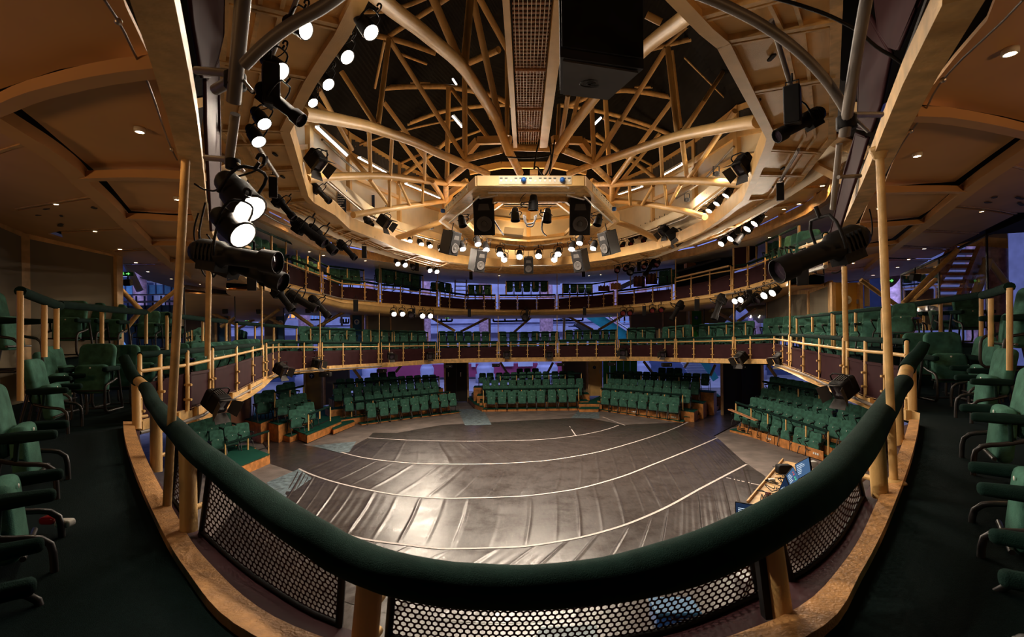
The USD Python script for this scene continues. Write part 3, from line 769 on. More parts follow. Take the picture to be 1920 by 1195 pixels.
# recessed downlights in the ceilings
DL = [(262, 245, 10.5), (332, 373, 7), (105, 382, 6), (178, 433, 5), (225, 467, 5), (255, 492, 4.5), (277, 509, 4), (321, 523, 3.5), (368, 495, 3.5), (374, 533, 3), (426, 541, 3), (344, 432, 5),
      (1894, 98, 15), (1720, 291, 9), (1648, 390, 5.5), (1841, 396, 5), (1629, 440, 5), (1612, 471, 4.5), (1733, 466, 4.5), (1704, 486, 4), (1683, 501, 4), (1637, 516, 4), (1600, 493, 4), (1581, 510, 3), (1540, 540, 3), (1490, 529, 3)]
for k, (x, y, r) in enumerate(DL):
    p = hu(x, y, -0.028); rr = r * p[1] / F * 0.62
    side = 'left' if x < 960 else 'right'; kk = sum(1 for q in DL[:k] if (q[0] < 960) == (x < 960))
    t = thing('downlight', f'{ORD[min(kk, 12)]} small round recessed downlight in the {side} ceiling, counting from the viewer' if kk < 13 else f'furthest recessed downlight in the {side} ceiling', 'downlight')
    rr = min(rr, 0.05)
    obj('trim_ring', MB().lathe([(0, 0.02), (rr * 1.45, 0.02), (rr * 1.45, 0.0), (rr * 1.4, -0.012), (rr, -0.012), (rr * .95, 0.01)], 18, p), M['white_plastic'], t)
    obj('lens', MB().lathe([(0.0, 0.004), (rr, 0.004)], 10, p), M['down_glow'], t)
# flaked paint patches on the ceilings
for k, (x, y, w, h) in enumerate([(88, 392, 8, 2.4), (72, 404, 6, 2), (176, 390, 7, 3.2), (114, 405, 5, 2), (112, 422, 10, 3), (222, 413, 10, 3.4), (1866, 370, 7, 2.8), (1853, 380, 8, 2.6), (1912, 372, 9, 4), (1913, 383, 8, 4)]):
    P = []
    for a in range(9):
        q = a * 2 * math.pi / 9; rr = 0.75 + 0.35 * math.sin(5.1 * a + k); P.append(hu(x + w * rr * math.cos(q), y + h * rr * math.sin(q), -0.027))
    one('flaked_patch', MB().prism(P, (0, 0, -0.003)), M['speaker_grey'], f'small grey patch where ceiling paint has flaked, {ORD[k if k < 6 else k - 6]} from the viewer at {"left" if x < 960 else "right"}', 'paint patch')

# burgundy balustrades of the upper gallery beside us, seen edge-on from below
for side, L in {'left': [[(355, -10, 3.3), (418, -10, 4.3), (417, 62, 4.3), (406, 110, 4.2), (393, 143, 4.0), (378, 143, 3.6), (360, 40, 3.4)], [(384, 150, 4.0), (408, 112, 4.6), (411, 240, 4.9), (413, 430, 6.0), (396, 432, 5.6), (385, 230, 4.4)]],
                'right': [[(1642, -10, 4.2), (1728, -10, 3.2), (1686, 90, 3.5), (1670, 85, 3.9), (1650, 56, 4.1)], [(1632, 30, 4.3), (1672, 100, 3.9), (1652, 195, 4.1), (1634, 245, 4.4), (1610, 240, 4.7), (1612, 150, 4.6)], [(1606, 250, 4.9), (1628, 258, 4.6), (1600, 350, 5.2), (1572, 440, 6.0), (1556, 446, 6.3), (1585, 320, 5.3)]]}.items():
    for k, pix in enumerate(L):
        t = thing('side_balustrade', f'burgundy perforated balustrade panel of the upper gallery at {side}, {"nearest" if k == 0 else "second nearest" if k == 1 else "third nearest"} to the viewer', 'balustrade')
        P = [D(*q) for q in pix]
        obj('perforated_panel', MB().prism(P, (0.0, 0.03, 0.0)), M['burgundy'], t)
        obj('panel_edge', MB().tube([P[i] for i in range(len(P))] + [P[0]], 0.016, 6), M['burgundy'], t)
# ------------------------------------------------------------------ kinds of things that repeat
def seat_maker(t, h=1.0):
    """tip-up theatre seat facing -y, base at the origin, 0.98 m high"""
    obj('backrest', MB().pillow(0.47, 0.50, 0.09, 0.09, 0.035, rotx(-10, (0, 0.10, 0.735)), -0.05), M['velvet'], t)
    obj('seat', MB().pillow(0.44, 0.42, 0.10, 0.10, 0.04, rotx(-6, (0, -0.03, 0.49))), M['velvet'], t)
    obj('number_plate', MB().box((-0.012, -0.092, 0.655), (0.012, -0.078, 0.685)), M['white_plastic'], t)
    for s in (-1, 1):
        leg = MB().tube([(s * 0.255, 0.20, 0.0), (s * 0.255, -0.18, 0.0), (s * 0.255, -0.235, 0.03), (s * 0.255, -0.225, 0.09), (s * 0.255, -0.14, 0.33), (s * 0.255, -0.02, 0.42)], 0.016, 6)
        leg.tube([(s * 0.255, 0.20, 0.0), (s * 0.255, 0.14, 0.35), (s * 0.255, 0.08, 0.60)], 0.016, 6)
        obj('leg', leg, M['frame_black'], t)
        arm = MB().tube([(s * 0.255, -0.02, 0.42), (s * 0.262, -0.12, 0.52), (s * 0.262, -0.20, 0.60)], 0.014, 6)
        arm.pillow(0.055, 0.32, 0.05, 0.02, 0.015, rotx(90, (s * 0.262, -0.06, 0.635)), 0, 4)
        obj('armrest', arm, M['frame_black'], t)
    obj('crossbar', MB().tube([(-0.255, -0.14, 0.33), (0.255, -0.14, 0.33)], 0.014, 6), M['frame_black'], t)


def big_seat_maker(t):
    """the same seat as seen close by: green velvet armrests, hoop legs"""
    obj('backrest', MB().pillow(0.49, 0.56, 0.10, 0.10, 0.04, rotx(-10, (0, 0.11, 0.76)), -0.06, 10), M['velvet'], t)
    obj('seat', MB().pillow(0.45, 0.44, 0.11, 0.08, 0.04, rotx(-6, (0, -0.05, 0.50)), 0, 10), M['velvet'], t)
    obj('number_plate', MB().lathe([(0, 0.004), (0.012, 0.004), (0.014, 0)], 12, (0, -0.098, 0.675), (0, -1, 0)), M['white_plastic'], t)
    for s in (-1, 1):
        x = s * 0.275
        leg = MB().tube(dense([(x, 0.22, 0.02), (x, -0.22, 0.02), (x, -0.27, 0.10), (x, -0.26, 0.36), (x, -0.20, 0.43), (x, -0.10, 0.45), (x, 0.05, 0.50)], 22), 0.019, 8)
        leg.tube([(x, 0.22, 0.02), (x, 0.16, 0.35), (x, 0.10, 0.62)], 0.019, 8)
        obj('leg', leg, M['frame_black'], t)
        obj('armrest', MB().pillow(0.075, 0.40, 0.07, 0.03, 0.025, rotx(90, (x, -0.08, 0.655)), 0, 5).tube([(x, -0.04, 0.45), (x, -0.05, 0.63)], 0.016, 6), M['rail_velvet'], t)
    obj('crossbar', MB().tube([(-0.275, -0.14, 0.33), (0.275, -0.14, 0.33)], 0.016, 6).tube([(-0.275, 0.22, 0.02), (0.275, 0.22, 0.02)], 0.014, 6), M['frame_black'], t)


def can(lens, fins=True):
    def make(t):
        b = MB().lathe([(0.0, 0.17), (0.055, 0.17), (0.075, 0.14), (0.085, 0.06), (0.10, 0.03), (0.105, -0.10), (0.112, -0.13), (0.112, -0.15), (0.098, -0.15), (0.095, -0.10)], 16, (0, 0, 0), (0, 1, 0))
        obj('body', b, M['black_metal'], t)
        obj('lens', MB().lathe([(0.0, -0.105), (0.096, -0.098)], 12, (0, 0, 0), (0, 1, 0)), M[lens], t)
        yk = MB().tube(dense([(0.125, 0, -0.02), (0.13, 0, 0.10), (0.10, 0, 0.19), (0, 0, 0.21), (-0.10, 0, 0.19), (-0.13, 0, 0.10), (-0.125, 0, -0.02)], 14), 0.011, 5)
        obj('yoke', yk, M['black_metal'], t)
        obj('hook_clamp', MB().tube([(0, 0, 0.21), (0, 0, 0.26)], 0.012, 6).tube(dense([(0, -0.035, 0.27), (0, 0, 0.31), (0, 0.035, 0.29), (0, 0.03, 0.26)], 8), 0.012, 5), M['black_metal'], t)
        cb = MB().tube(dense([(0.02, 0.16, 0.02), (0.10, 0.22, 0.0), (0.16, 0.16, 0.12), (0.05, 0.03, 0.30)], 12), 0.007, 5)
        obj('cable', cb, M['black_metal'], t)
    return make


def profile_maker(t):
    b = MB().lathe([(0.0, 0.28), (0.07, 0.28), (0.10, 0.22), (0.10, 0.05), (0.07, 0.02), (0.065, -0.24), (0.085, -0.26), (0.085, -0.38), (0.075, -0.38), (0.07, -0.33)], 14, (0, 0, 0), (0, 1, 0))
    obj('body', b, M['black_metal'], t)
    obj('lens', MB().lathe([(0.0, -0.36), (0.073, -0.345)], 14, (0, 0, 0), (0, 1, 0)), M['lens_dark'], t)
    obj('yoke', MB().tube(dense([(0.12, 0.04, -0.02), (0.13, 0.04, 0.12), (0.08, 0.04, 0.22), (-0.08, 0.04, 0.22), (-0.13, 0.04, 0.12), (-0.12, 0.04, -0.02)], 12), 0.011, 5), M['black_metal'], t)
    obj('hook_clamp', MB().tube([(0, 0.04, 0.22), (0, 0.04, 0.30)], 0.014, 6), M['black_metal'], t)
    obj('lamp_house', MB().box((-0.075, 0.05, -0.13), (0.075, 0.20, -0.03)), M['black_metal'], t)
    fn = MB()
    for k in range(5): fn.box((-0.108, 0.07 + k * 0.03, -0.06), (0.108, 0.08 + k * 0.03, 0.06))
    obj('cooling_fin', fn, M['black_metal'], t, kind='stuff')


def fresnel_maker(t):
    b = MB().pillow(0.30, 0.34, 0.34, 0.05, 0.03, None, 0, 4); obj('body', b, M['black_metal'], t)
    obj('lens', MB().lathe([(0.0, -0.185), (0.08, -0.182), (0.115, -0.172)], 16, (0, 0, 0), (0, 1, 0)), M['lens_dark'], t)
    for k, (nx, nz) in enumerate(((1, 0), (-1, 0), (0, 1), (0, -1))):
        a = MB(); c = np.array([nx * 0.15, -0.18, nz * 0.15]); s = np.array([nz, 0, nx]) * 0.13; o = np.array([nx * 0.10, -0.16, nz * 0.10])
        a.slab([c - s, c + s], [c - s * 1.25 + o, c + s * 1.25 + o], (nx * 0.7, 0.5, nz * 0.7), 0.006); obj('barn_door', a, M['speaker_grey'], t)
    obj('yoke', MB().tube(dense([(0.18, 0, 0), (0.19, 0, 0.20), (0.10, 0, 0.27), (-0.10, 0, 0.27), (-0.19, 0, 0.20), (-0.18, 0, 0)], 12), 0.014, 5), M['black_metal'], t)
    v = MB()
    for k in range(5): v.box((-0.10 + k * 0.045, -0.05, 0.172), (-0.08 + k * 0.045, 0.12, 0.180))
    obj('vent', v, M['speaker_grey'], t, kind='stuff')


def small_speaker_maker(t):
    obj('cabinet', MB().pillow(0.20, 0.50, 0.20, 0.02, 0.012, None, 0, 3), M['speaker_black'], t)
    obj('grille', MB().pillow(0.18, 0.47, 0.02, 0.02, 0.006, rotx(0, (0, -0.104, 0)), 0, 3), M['black_metal'], t)
    obj('bracket', MB().tube([(-0.08, 0.02, 0.25), (-0.08, 0.02, 0.32), (0.08, 0.02, 0.32), (0.08, 0.02, 0.25)], 0.010, 5).tube([(0, 0.02, 0.32), (0, 0.02, 0.42)], 0.014, 6), M['black_metal'], t)


def big_speaker_maker(t):
    m = MB(); w, d, h = 0.30, 0.34, 0.52
    P = [(-w, -d, -h), (w, -d, -h), (w * .72, d, -h), (-w * .72, d, -h)]
    m.prism(P, (0, 0, 2 * h)); obj('cabinet', m, M['speaker_black'], t)
    obj('grille', MB().pillow(0.56, 1.0, 0.03, 0.03, 0.01, rotx(0, (0, -0.35, 0)), 0, 3), M['black_metal'], t)
    obj('woofer', MB().lathe([(0.0, 0.02), (0.06, 0.025), (0.08, 0.0), (0.20, 0.03), (0.215, 0.03), (0.22, 0.0)], 20, (0.0, -0.366, -0.20), (0, -1, 0)), M['speaker_grey'], t)
    obj('horn', MB().prism([(-0.17, -0.368, 0.18), (0.17, -0.368, 0.18), (0.13, -0.372, 0.36), (-0.13, -0.372, 0.36)], (0, 0.004, 0)), M['speaker_grey'], t)
    obj('side_plate', MB().box((-0.10, -0.1, h), (0.10, 0.1, h + 0.03)).tube([(0, 0, h), (0, 0, h + 0.35)], 0.02, 6), M['black_metal'], t)


KINDS = {'seat': (seat_maker, 'theatre_chair', 'theatre chair'), 'big_seat': (big_seat_maker, 'gallery_chair', 'theatre chair'),
         'lit': (can('lamp_glow'), 'stage_lamp', 'stage light'), 'dark': (can('lens_dark'), 'unlit_lamp', 'stage light'), 'red': (can('lens_red'), 'red_lamp', 'stage light'),
         'profile': (profile_maker, 'profile_spotlight', 'stage light'), 'fresnel': (fresnel_maker, 'fresnel_lantern', 'stage light'),
         'spk': (small_speaker_maker, 'column_speaker', 'loudspeaker'), 'bigspk': (big_speaker_maker, 'stage_speaker', 'loudspeaker')}

# ------------------------------------------------------------------ seats in the stalls
ROWN = ['front', 'second', 'third', 'fourth', 'back']


def seat_row(key, xs_, y0, y1, d0, d1, face, lab, group, width=None, hgt=0.98, h0=None):
    """seats whose tops the photograph shows at (x, y0..y1); distances d0..d1; returns their base points"""
    n = len(xs_); out = []
    for k, x in enumerate(xs_):
        t = (x - xs_[0]) / (xs_[-1] - xs_[0]) if n > 1 else 0.5
        top = D(x, y0 + (y1 - y0) * t, d0 + (d1 - d0) * t); out.append(top)
    out = np.array(out); pit = np.linalg.norm(np.diff(out[:, :2], axis=0), axis=1).mean() if n > 1 else 0.56
    sc = np.clip(pit / 0.57, 0.7, 1.2) if width is None else width(xs_, out, pit) if callable(width) else width
    for k in range(n):
        b = out[k].copy(); b[2] -= hgt * sc
        w = 'left' if k < (n + 1) / 2 else 'right'; i = k if w == 'left' else n - 1 - k
        name = ('leftmost' if w == 'left' else 'rightmost') if i == 0 else f'{ORD[i]} from the {w}'
        rz = face if np.ndim(face) == 0 else face[0] + (face[1] - face[0]) * k / max(n - 1, 1)
        put(key, f'{lab}, {name}' if n > 1 else lab, b, rz + RNG.uniform(-2, 2), sc, None, group)
    return out - [0, 0, hgt * sc], sc


def tier(base, depth_dir, deep, sc, wname, lab, z0=0.0, ends=0.45, m='carpet_green', front=0.36):
    """carpeted platform with a wooden front under a row of seats"""
    P = np.asarray(base); P = np.vstack([P[0] + (P[0] - P[1]) / np.linalg.norm(P[0] - P[1]) * ends, P, P[-1] + (P[-1] - P[-2]) / np.linalg.norm(P[-1] - P[-2]) * ends])
    dn = nrm(np.array([*depth_dir, 0.0])); A = P - dn * front; B = P + dn * deep
    zt = P[:, 2].mean()
    A[:, 2] = B[:, 2] = zt
    t = thing(wname, lab, 'seating platform')
    obj('carpet_top', MB().slab(A, B, (0, 0, 1), 0.02), M[m], t)
    C = A.copy(); C[:, 2] = z0
    fr = MB().grid(np.stack([A - [0, 0, .001], C], 1)); B2 = B.copy(); C2 = B.copy(); C2[:, 2] = z0
    fr.grid(np.stack([C2, B2 - [0, 0, .001]], 1)); fr.quad(A[0], C[0], C2[0], B[0]); fr.quad(A[-1], B[-1], C2[-1], C[-1])
    obj('wood_front' if m != 'carpet' else 'carpet_front', fr, M['wood' if m != 'carpet' else 'carpet'], t)
    return A, B


def pad_rail(p, q, lab, posts=4, h=0.75, ext=True, r=0.045, low=None):
    """green padded rail on short cream posts, from p to q (both at rail height)"""
    p, q = np.asarray(p, float), np.asarray(q, float); t = thing('seat_rail', lab, 'rail')
    obj('padded_rail', MB().tube([p, (p + q) / 2, q], r, 8), M['rail_velvet'], t)
    for k in range(posts):
        c = p + (q - p) * (k / (posts - 1)); e = 1.0 if k in (0, posts - 1) and ext else 0.55
        obj('post', MB().tube([c + [0, 0, -h * e], c + [0, 0, -h * e * .5], c + [0, 0, 0.01]], 0.030, 7), M['cream'], t)
    if low: obj('lower_bar', MB().tube([p - [0, 0, low], q - [0, 0, low]], 0.018, 6), M['black_metal'], t)


X = lambda o, s, L: [o + v / s for v in L]
z1 = lambda L: X(400, 5.975, L); z2 = lambda L: X(620, 5.975, L); z3 = lambda L: X(860, 5.975, L); z4 = lambda L: X(1100, 5.975, L); z5 = lambda L: X(1340, 5.975, L)
GS = 'green velvet tip-up seats in the stalls'


def block(name, rows, dirs, face, grp):
    prev = 0.0
    for i, (xs_, y0, y1, d0, d1) in enumerate(rows):
        b, sc = seat_row('seat', xs_, y0, y1, d0, d1, face, f'green velvet stalls seat, {ROWN[i]} row of the {name}', grp)
        if i == 0 and b[:, 2].mean() > 0:
            b[:, 2] = np.maximum(b[:, 2], 0.0)
        tier(b, dirs, 0.62 if i < len(rows) - 1 else 1.4, sc, 'seat_tier', f'carpeted {ROWN[i]} row platform of the {name}', -0.02, 0.5, front=0.30 if i else 0.02)


block('centre block', [(z3([365, 485, 595, 710, 815, 920, 1045, 1165, 1270]), 736, 732, 26.9, 26.9), (z3([340, 440, 540, 640, 740, 840, 935, 1040, 1140, 1250, 1340]), 725, 722, 27.8, 27.8),
                       (z3([305, 405, 505, 600, 695, 790, 880, 980, 1090, 1170, 1260, 1355]), 714, 710, 28.7, 28.7), (z3([265, 350, 455, 535, 620, 715, 805, 890, 980, 1080, 1165, 1260]), 700, 696, 29.6, 29.6), (z3([685, 770, 860]), 691.5, 691, 30.5, 30.5)], (0, 1), 0, 'seats of the centre stalls block')
block('left centre block', [(z2([455, 595, 705, 835, 945, 1045, 1165, 1270, 1365]), 757, 738, 23.9, 26.6), (z2([205, 325, 440, 540, 650, 755, 860, 960, 1060, 1150]), 746, 730, 24.0, 27.3),
                            (z2([80, 185, 305, 415, 515, 615, 715, 810, 900, 1000, 1085, 1170]), 729, 716.5, 24.6, 28.4), (z2([115, 220, 325, 430, 530, 620, 710, 800, 890, 980, 1070, 1150]), 711, 703, 25.6, 29.4), (z2([495, 590, 690]), 699.5, 697.5, 28.4, 29.2)], (-0.55, 0.83), 35, 'seats of the left centre stalls block')
block('right centre block', [(z4([210, 315, 415, 515, 625, 750, 860, 975]), 734, 746, 26.5, 23.3), (z4([225, 315, 405, 495, 585, 690, 790, 890, 1000, 1110]), 721, 731, 27.3, 23.7),
                             (z4([265, 345, 435, 520, 610, 700, 800, 900, 1000, 1100, 1210]), 710.5, 716.5, 28.3, 24.5), (z4([330, 410, 490, 580, 665, 750, 840, 930, 1030, 1125, 1225, 1325]), 696, 701, 29.2, 25.4), (z4([840, 930, 1020]), 690, 690.5, 28.0, 27.2)], (0.5, 0.86), -33, 'seats of the right centre stalls block')
block('right block', [(z5([270, 360, 455, 565, 680, 800, 940]) + [1513, 1527], 763, 813, 20.3, 16.6), (z5([435, 530, 620, 715, 820, 935, 1060, 1190, 1340, 1490]), 746, 790, 20.5, 15.7), (z5([560, 645, 740, 830, 930, 1040, 1165, 1270, 1450, 1580, 1720]), 729, 765, 20.9, 15.3),
                      (z5([655, 740, 830, 920, 1020, 1120, 1230, 1350]), 707, 727, 21.6, 17.8)], (0.83, 0.55), -62, 'seats of the right stalls block')
block('left block', [(z1([920, 1005, 1080]), 769, 755, 20.4, 21.6), (z1([765, 845, 925, 1000]), 749.5, 738, 20.6, 22.2), (z1([550, 635, 790, 860]), 738, 717, 20.6, 23.4)], (-0.75, 0.66), 48, 'seats of the left stalls block')
block('nearest left block', [([407, 434, 456.5], 808, 794, 16.6, 17.6), ([372, 395, 420], 791, 776, 16.9, 18.2)], (-0.8, 0.6), 50, 'seats of the nearest left stalls block')

# platforms, steps and front boards round the stalls
def deck(name, pix, z, lab, t=None, m='carpet_green'):
    P = [Z0(x, y, z) for x, y in pix]; o = thing(name, lab, 'seating platform')
    obj('carpet_top', MB().prism(P, (0, 0, -0.03)), M[m], o)
    s = MB(); n = len(P); c = np.mean(P, 0)
    for i in range(n):
        a, b = P[i] - [0, 0, 0.002], P[(i + 1) % n] - [0, 0, 0.002]; s.quad(a, b, [b[0], b[1], 0], [a[0], a[1], 0])
    obj('wood_front', s, M['wood'], o)
    return P


deck('side_platform', [(476, 778), (545, 796), (543, 803), (576, 816), (640, 790), (636, 770), (560, 745), (480, 760)], 0.32, 'green carpeted platform with wooden fronts under the left stalls block')
deck('side_platform', [(400, 870), (442, 878), (506, 852), (460, 835), (395, 840)], 0.32, 'green carpeted platform with a wooden front under the nearest left seats')
P = deck('step_platform', [(1098, 755), (1128, 741), (1133, 757), (1085, 757), (1090, 750)], 0.35, 'green carpeted landing between the centre and right centre blocks')
deck('step', [(1086, 767), (1122, 767), (1124, 763), (1090, 763)], 0.18, 'small pale wooden step before the green landing', m='carpet_green')
for k, (pix, z, lab) in enumerate([([(876, 745), (890, 758), (906, 764), (908, 757), (888, 741)], 0.25, 'lowest wooden step with carpet left of the centre block'), ([(884, 738), (906, 752), (908, 745), (890, 733)], 0.5, 'upper wooden step with carpet left of the centre block'),
                                   ([(1283, 776), (1345, 752), (1354, 757), (1300, 782), (1283, 782)], 0.22, 'lowest wooden step with carpet right of the right centre block'), ([(1292, 768), (1335, 750), (1352, 752), (1345, 748), (1328, 744)], 0.44, 'middle wooden step with carpet right of the right centre block'),
                                   ([(1297, 757), (1330, 744), (1352, 744), (1345, 738), (1300, 742)], 0.66, 'upper wooden step with carpet right of the right centre block'),
                                   ([(618, 795), (655, 782), (665, 790), (625, 806)], 0.2, 'low wooden step with green carpet left of the left centre block')]):
    deck('step', pix, z, lab)
# wooden front boards behind the front rows
for lab, p, q in (('centre', (905, 770), (1090, 768)), ('left centre', (640, 796), (850, 770)), ('right centre', (1125, 771), (1268, 792)), ('right', (1370, 812), (1530, 866))):
    a, b = Z0(*p), Z0(*q); n_ = nrm(np.cross(b - a, [0, 0, 1])); n_ = n_ if n_[1] > 0 else -n_
    t = thing('front_board', f'orange wooden riser board behind the front row of the {lab} block', 'board'); a, b = a + n_ * 0.28, b + n_ * 0.28
    for k in range(6):
        c, d = a + (b - a) * (k / 6 + 0.004), a + (b - a) * ((k + 1) / 6 - 0.004); obj('board', MB().beam((c + d) / 2 + (c - d) / 2 + [0, 0, 0.15], d + [0, 0, 0.15], 0.03, 0.30), M['wood'], t)
    for k in (0, 2, 5):
        c = a + (b - a) * (k / 6 + 0.08) - n_ * 0.02; u = nrm(b - a); s = MB()
        for w in range(3): s.frame_box(c + u * (w * .09) + [0, 0, 0.16], u * 0.032, n_ * 0.012, np.array([0, 0, 0.032]))
        obj('socket', s, M['white_plastic'] if k else M['black_metal'], t)

for p, q, lab, n, h in [((906, 731, 27.3), (1085, 728, 27.3), 'green padded rail behind the front row of the centre block', 6, 0.7), ((938, 704, 29.0), (1090, 700, 29.0), 'green padded rail before the fourth row of the centre block', 6, 0.55),
                        ((659, 754, 24.1), (843, 735, 27.0), 'green padded rail behind the front row of the left centre block', 6, 0.7), ((625, 720, 25.2), (823, 707, 29.0), 'green padded rail before the fourth row of the left centre block', 6, 0.55),
                        ((1127, 729, 26.9), (1280, 741, 23.5), 'green padded rail behind the front row of the right centre block', 6, 0.7), ((1138, 700, 28.8), (1312, 708, 25.0), 'green padded rail before the fourth row of the right centre block', 6, 0.6),
                        ((1380, 755, 20.4), (1553, 810, 16.1), 'green padded rail behind the front row of the right block', 6, 0.75), ((1431, 716, 21.3), (1580, 742, 17.0), 'green padded rail before the fourth row of the right block', 5, 0.6),
                        ((515, 737, 20.5), (569, 724, 22.5), 'green padded rail beside the left stalls block', 3, 0.95), ((578, 778, 20.0), (619, 762, 21.3), 'green padded rail at the front of the left stalls block', 3, 0.62), ((422, 833, 16.5), (503, 809, 18.2), 'green padded rail before the nearest left seats', 3, 0.8)]:
    pad_rail(D(*p), D(*q), lab, n, h, low=0.55 if 'nearest' in lab or 'front of the left' in lab else None)
pl = MB(); pl.beam(D(1368, 768, 20.0), D(1419, 789, 18.6), 0.16, 0.03); one('plank', pl, M['copper'], 'bare wooden plank lying over the front row of the right block', 'plank')

# ------------------------------------------------------------------ seats in the galleries
def gal(groups, fd, off, lab, grp, key='seat', width=None, raised=False):
    i = 0
    for xs_, y0, y1, nm in groups:
        b_, sc_ = seat_row(key, xs_, y0, y1, float(fd(xs_[0])) + off, float(fd(xs_[-1])) + off, [math.degrees(math.atan2(xs_[0] - 975, 700)) * -1.3, math.degrees(math.atan2(xs_[-1] - 975, 700)) * -1.3], f'green seat {nm}', grp, width)
        if raised:
            xm = (xs_[0] + xs_[-1]) / 2; zf = D(xm, f1[3](xm), float(fd1(xm)))[2]; o_ = b_[:, :2].mean(0) - cen
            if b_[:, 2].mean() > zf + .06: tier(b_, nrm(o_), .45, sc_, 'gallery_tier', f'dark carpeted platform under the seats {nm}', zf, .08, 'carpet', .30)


def on_floor(fn):
    return lambda xs_, out, pit: float(np.clip(np.mean([o[2] - D(x, fn(x), fd1(x) if fn is f1[3] else fd2(x))[2] for x, o in zip(xs_, out)]) / 0.98, 0.6, 1.05))


cap = lambda xs_, out, pit: float(np.clip(pit / .57, .7, 1.0))
LS = lambda a, b, n: list(np.linspace(a, b, n))
gal([(z1([1025, 1150, 1260, 1355, 1440, 1540]), 612, 616, 'left of the blue door, raised row'), (LS(688, 719, 3), 618, 619, 'in the raised row right of the blue door'), (LS(740, 791, 4), 620, 620.5, 'in the raised row before the beige wall panels'),
     (LS(829, 910, 6), 621, 622, 'in the raised row left of the middle'), (LS(942, 983, 3), 622, 622.5, 'in the raised row at the middle, left part'), (LS(1004, 1040, 3), 621.5, 621.5, 'in the raised row at the middle, right part'),
     (LS(1067, 1150, 6), 619, 618, 'in the raised row right of the middle'), (LS(1184, 1219, 3), 614.5, 614, 'in the raised row below the green escalator'), (LS(1249, 1289, 4), 613, 609, 'in the raised row left of the green door'),
     (LS(1319, 1403, 6), 607.5, 602, 'in the raised row right of the green door'), (LS(1442, 1481, 3), 597, 592.5, 'in the raised row below the glass, right corner')], fd1, 1.7, '', 'raised seats of the first gallery', width=cap, raised=True)
gal([(LS(1501, 1638, 7), 592, 576, 'in the raised row at right, behind the slim rods'), (LS(1665, 1692, 2), 573, 569, 'in the raised row by the right hanging pole')], fd1, 2.1, '', 'raised seats of the right gallery side', width=cap, raised=True)
gal([(LS(604 + 9, 709 - 6, 6), 640, 641, 'in the rail-side row above the left stalls steps'), (LS(722, 812, 6), 641, 640.5, 'in the rail-side row before the beige panels'), (LS(830, 928, 6), 640, 639.5, 'in the rail-side row above the black doors'), (LS(944, 1036, 6), 639.5, 639, 'in the rail-side row at the middle'),
     (LS(1055, 1148, 6), 637, 636.5, 'in the rail-side row right of the middle'), (LS(1168, 1258, 6), 635.5, 634, 'in the rail-side row above the green panels'), (LS(1276, 1368, 6), 632.5, 629.5, 'in the rail-side row left of the black doorway'), (LS(1386, 1446, 4), 629, 626, 'in the rail-side row above the black doorway')], fd1, 0.85, '', 'rail-side seats of the first gallery', width=on_floor(f1[3]))
gal([([503, 525, 547, 575], 637, 638, 'in the rail-side row at the left corner')], lambda x: np.interp(x, [503, 575], [17.6, 18.2]), 0.6, '', 'rail-side seats of the first gallery', width=1.0)
gal([([455, 465, 475], 638, 636, 'in the rail-side row left of the left corner rod'), ([382, 402, 417, 432], 643, 641, 'in the rail-side row right of the near left pole'),
     ([1523, 1539, 1554, 1571], 623, 623, 'in the rail-side row right of the right corner rod'), ([1590, 1611, 1636], 624, 625, 'in the rail-side row left of the near right pole')], fd1, 2.1, '', 'rail-side seats of the first gallery', width=1.0)
gal([(LS(458, 524, 5), 435, 461, 'high in the upper gallery at left, behind a rail'), (LS(556, 592, 4), 479, 495, 'low in the upper gallery at left'), (LS(628, 666, 3), 503, 506, 'in the upper gallery at the left corner'), (LS(713, 778, 5), 504, 515, 'in the upper gallery by the blue panel'), (LS(814, 841, 3), 529, 532, 'in the upper gallery left of the ladder'), (LS(883, 914, 3), 535, 535, 'in the upper gallery right of the ladder'),
     (LS(955, 1020, 5), 528, 528, 'in the middle of the upper gallery'), (LS(1061, 1104, 4), 532.5, 532, 'in the upper gallery right of the middle'), ([1244, 1262], 507, 505, 'in the upper gallery right of the brown cloths'), (LS(1447, 1512, 6), 455, 431, 'in the upper gallery right of the lighting booth')], lambda x: fd2(x), 1.2, '', 'seats of the upper gallery', width=cap)


def gal_rail(f_list, lab, fd, off, h=0.6, n=4):
    p, q = [D(x, y, float(fd(x)) + off) for x, y in f_list]
    pad_rail(p, q, lab, n, h, True, 0.035)


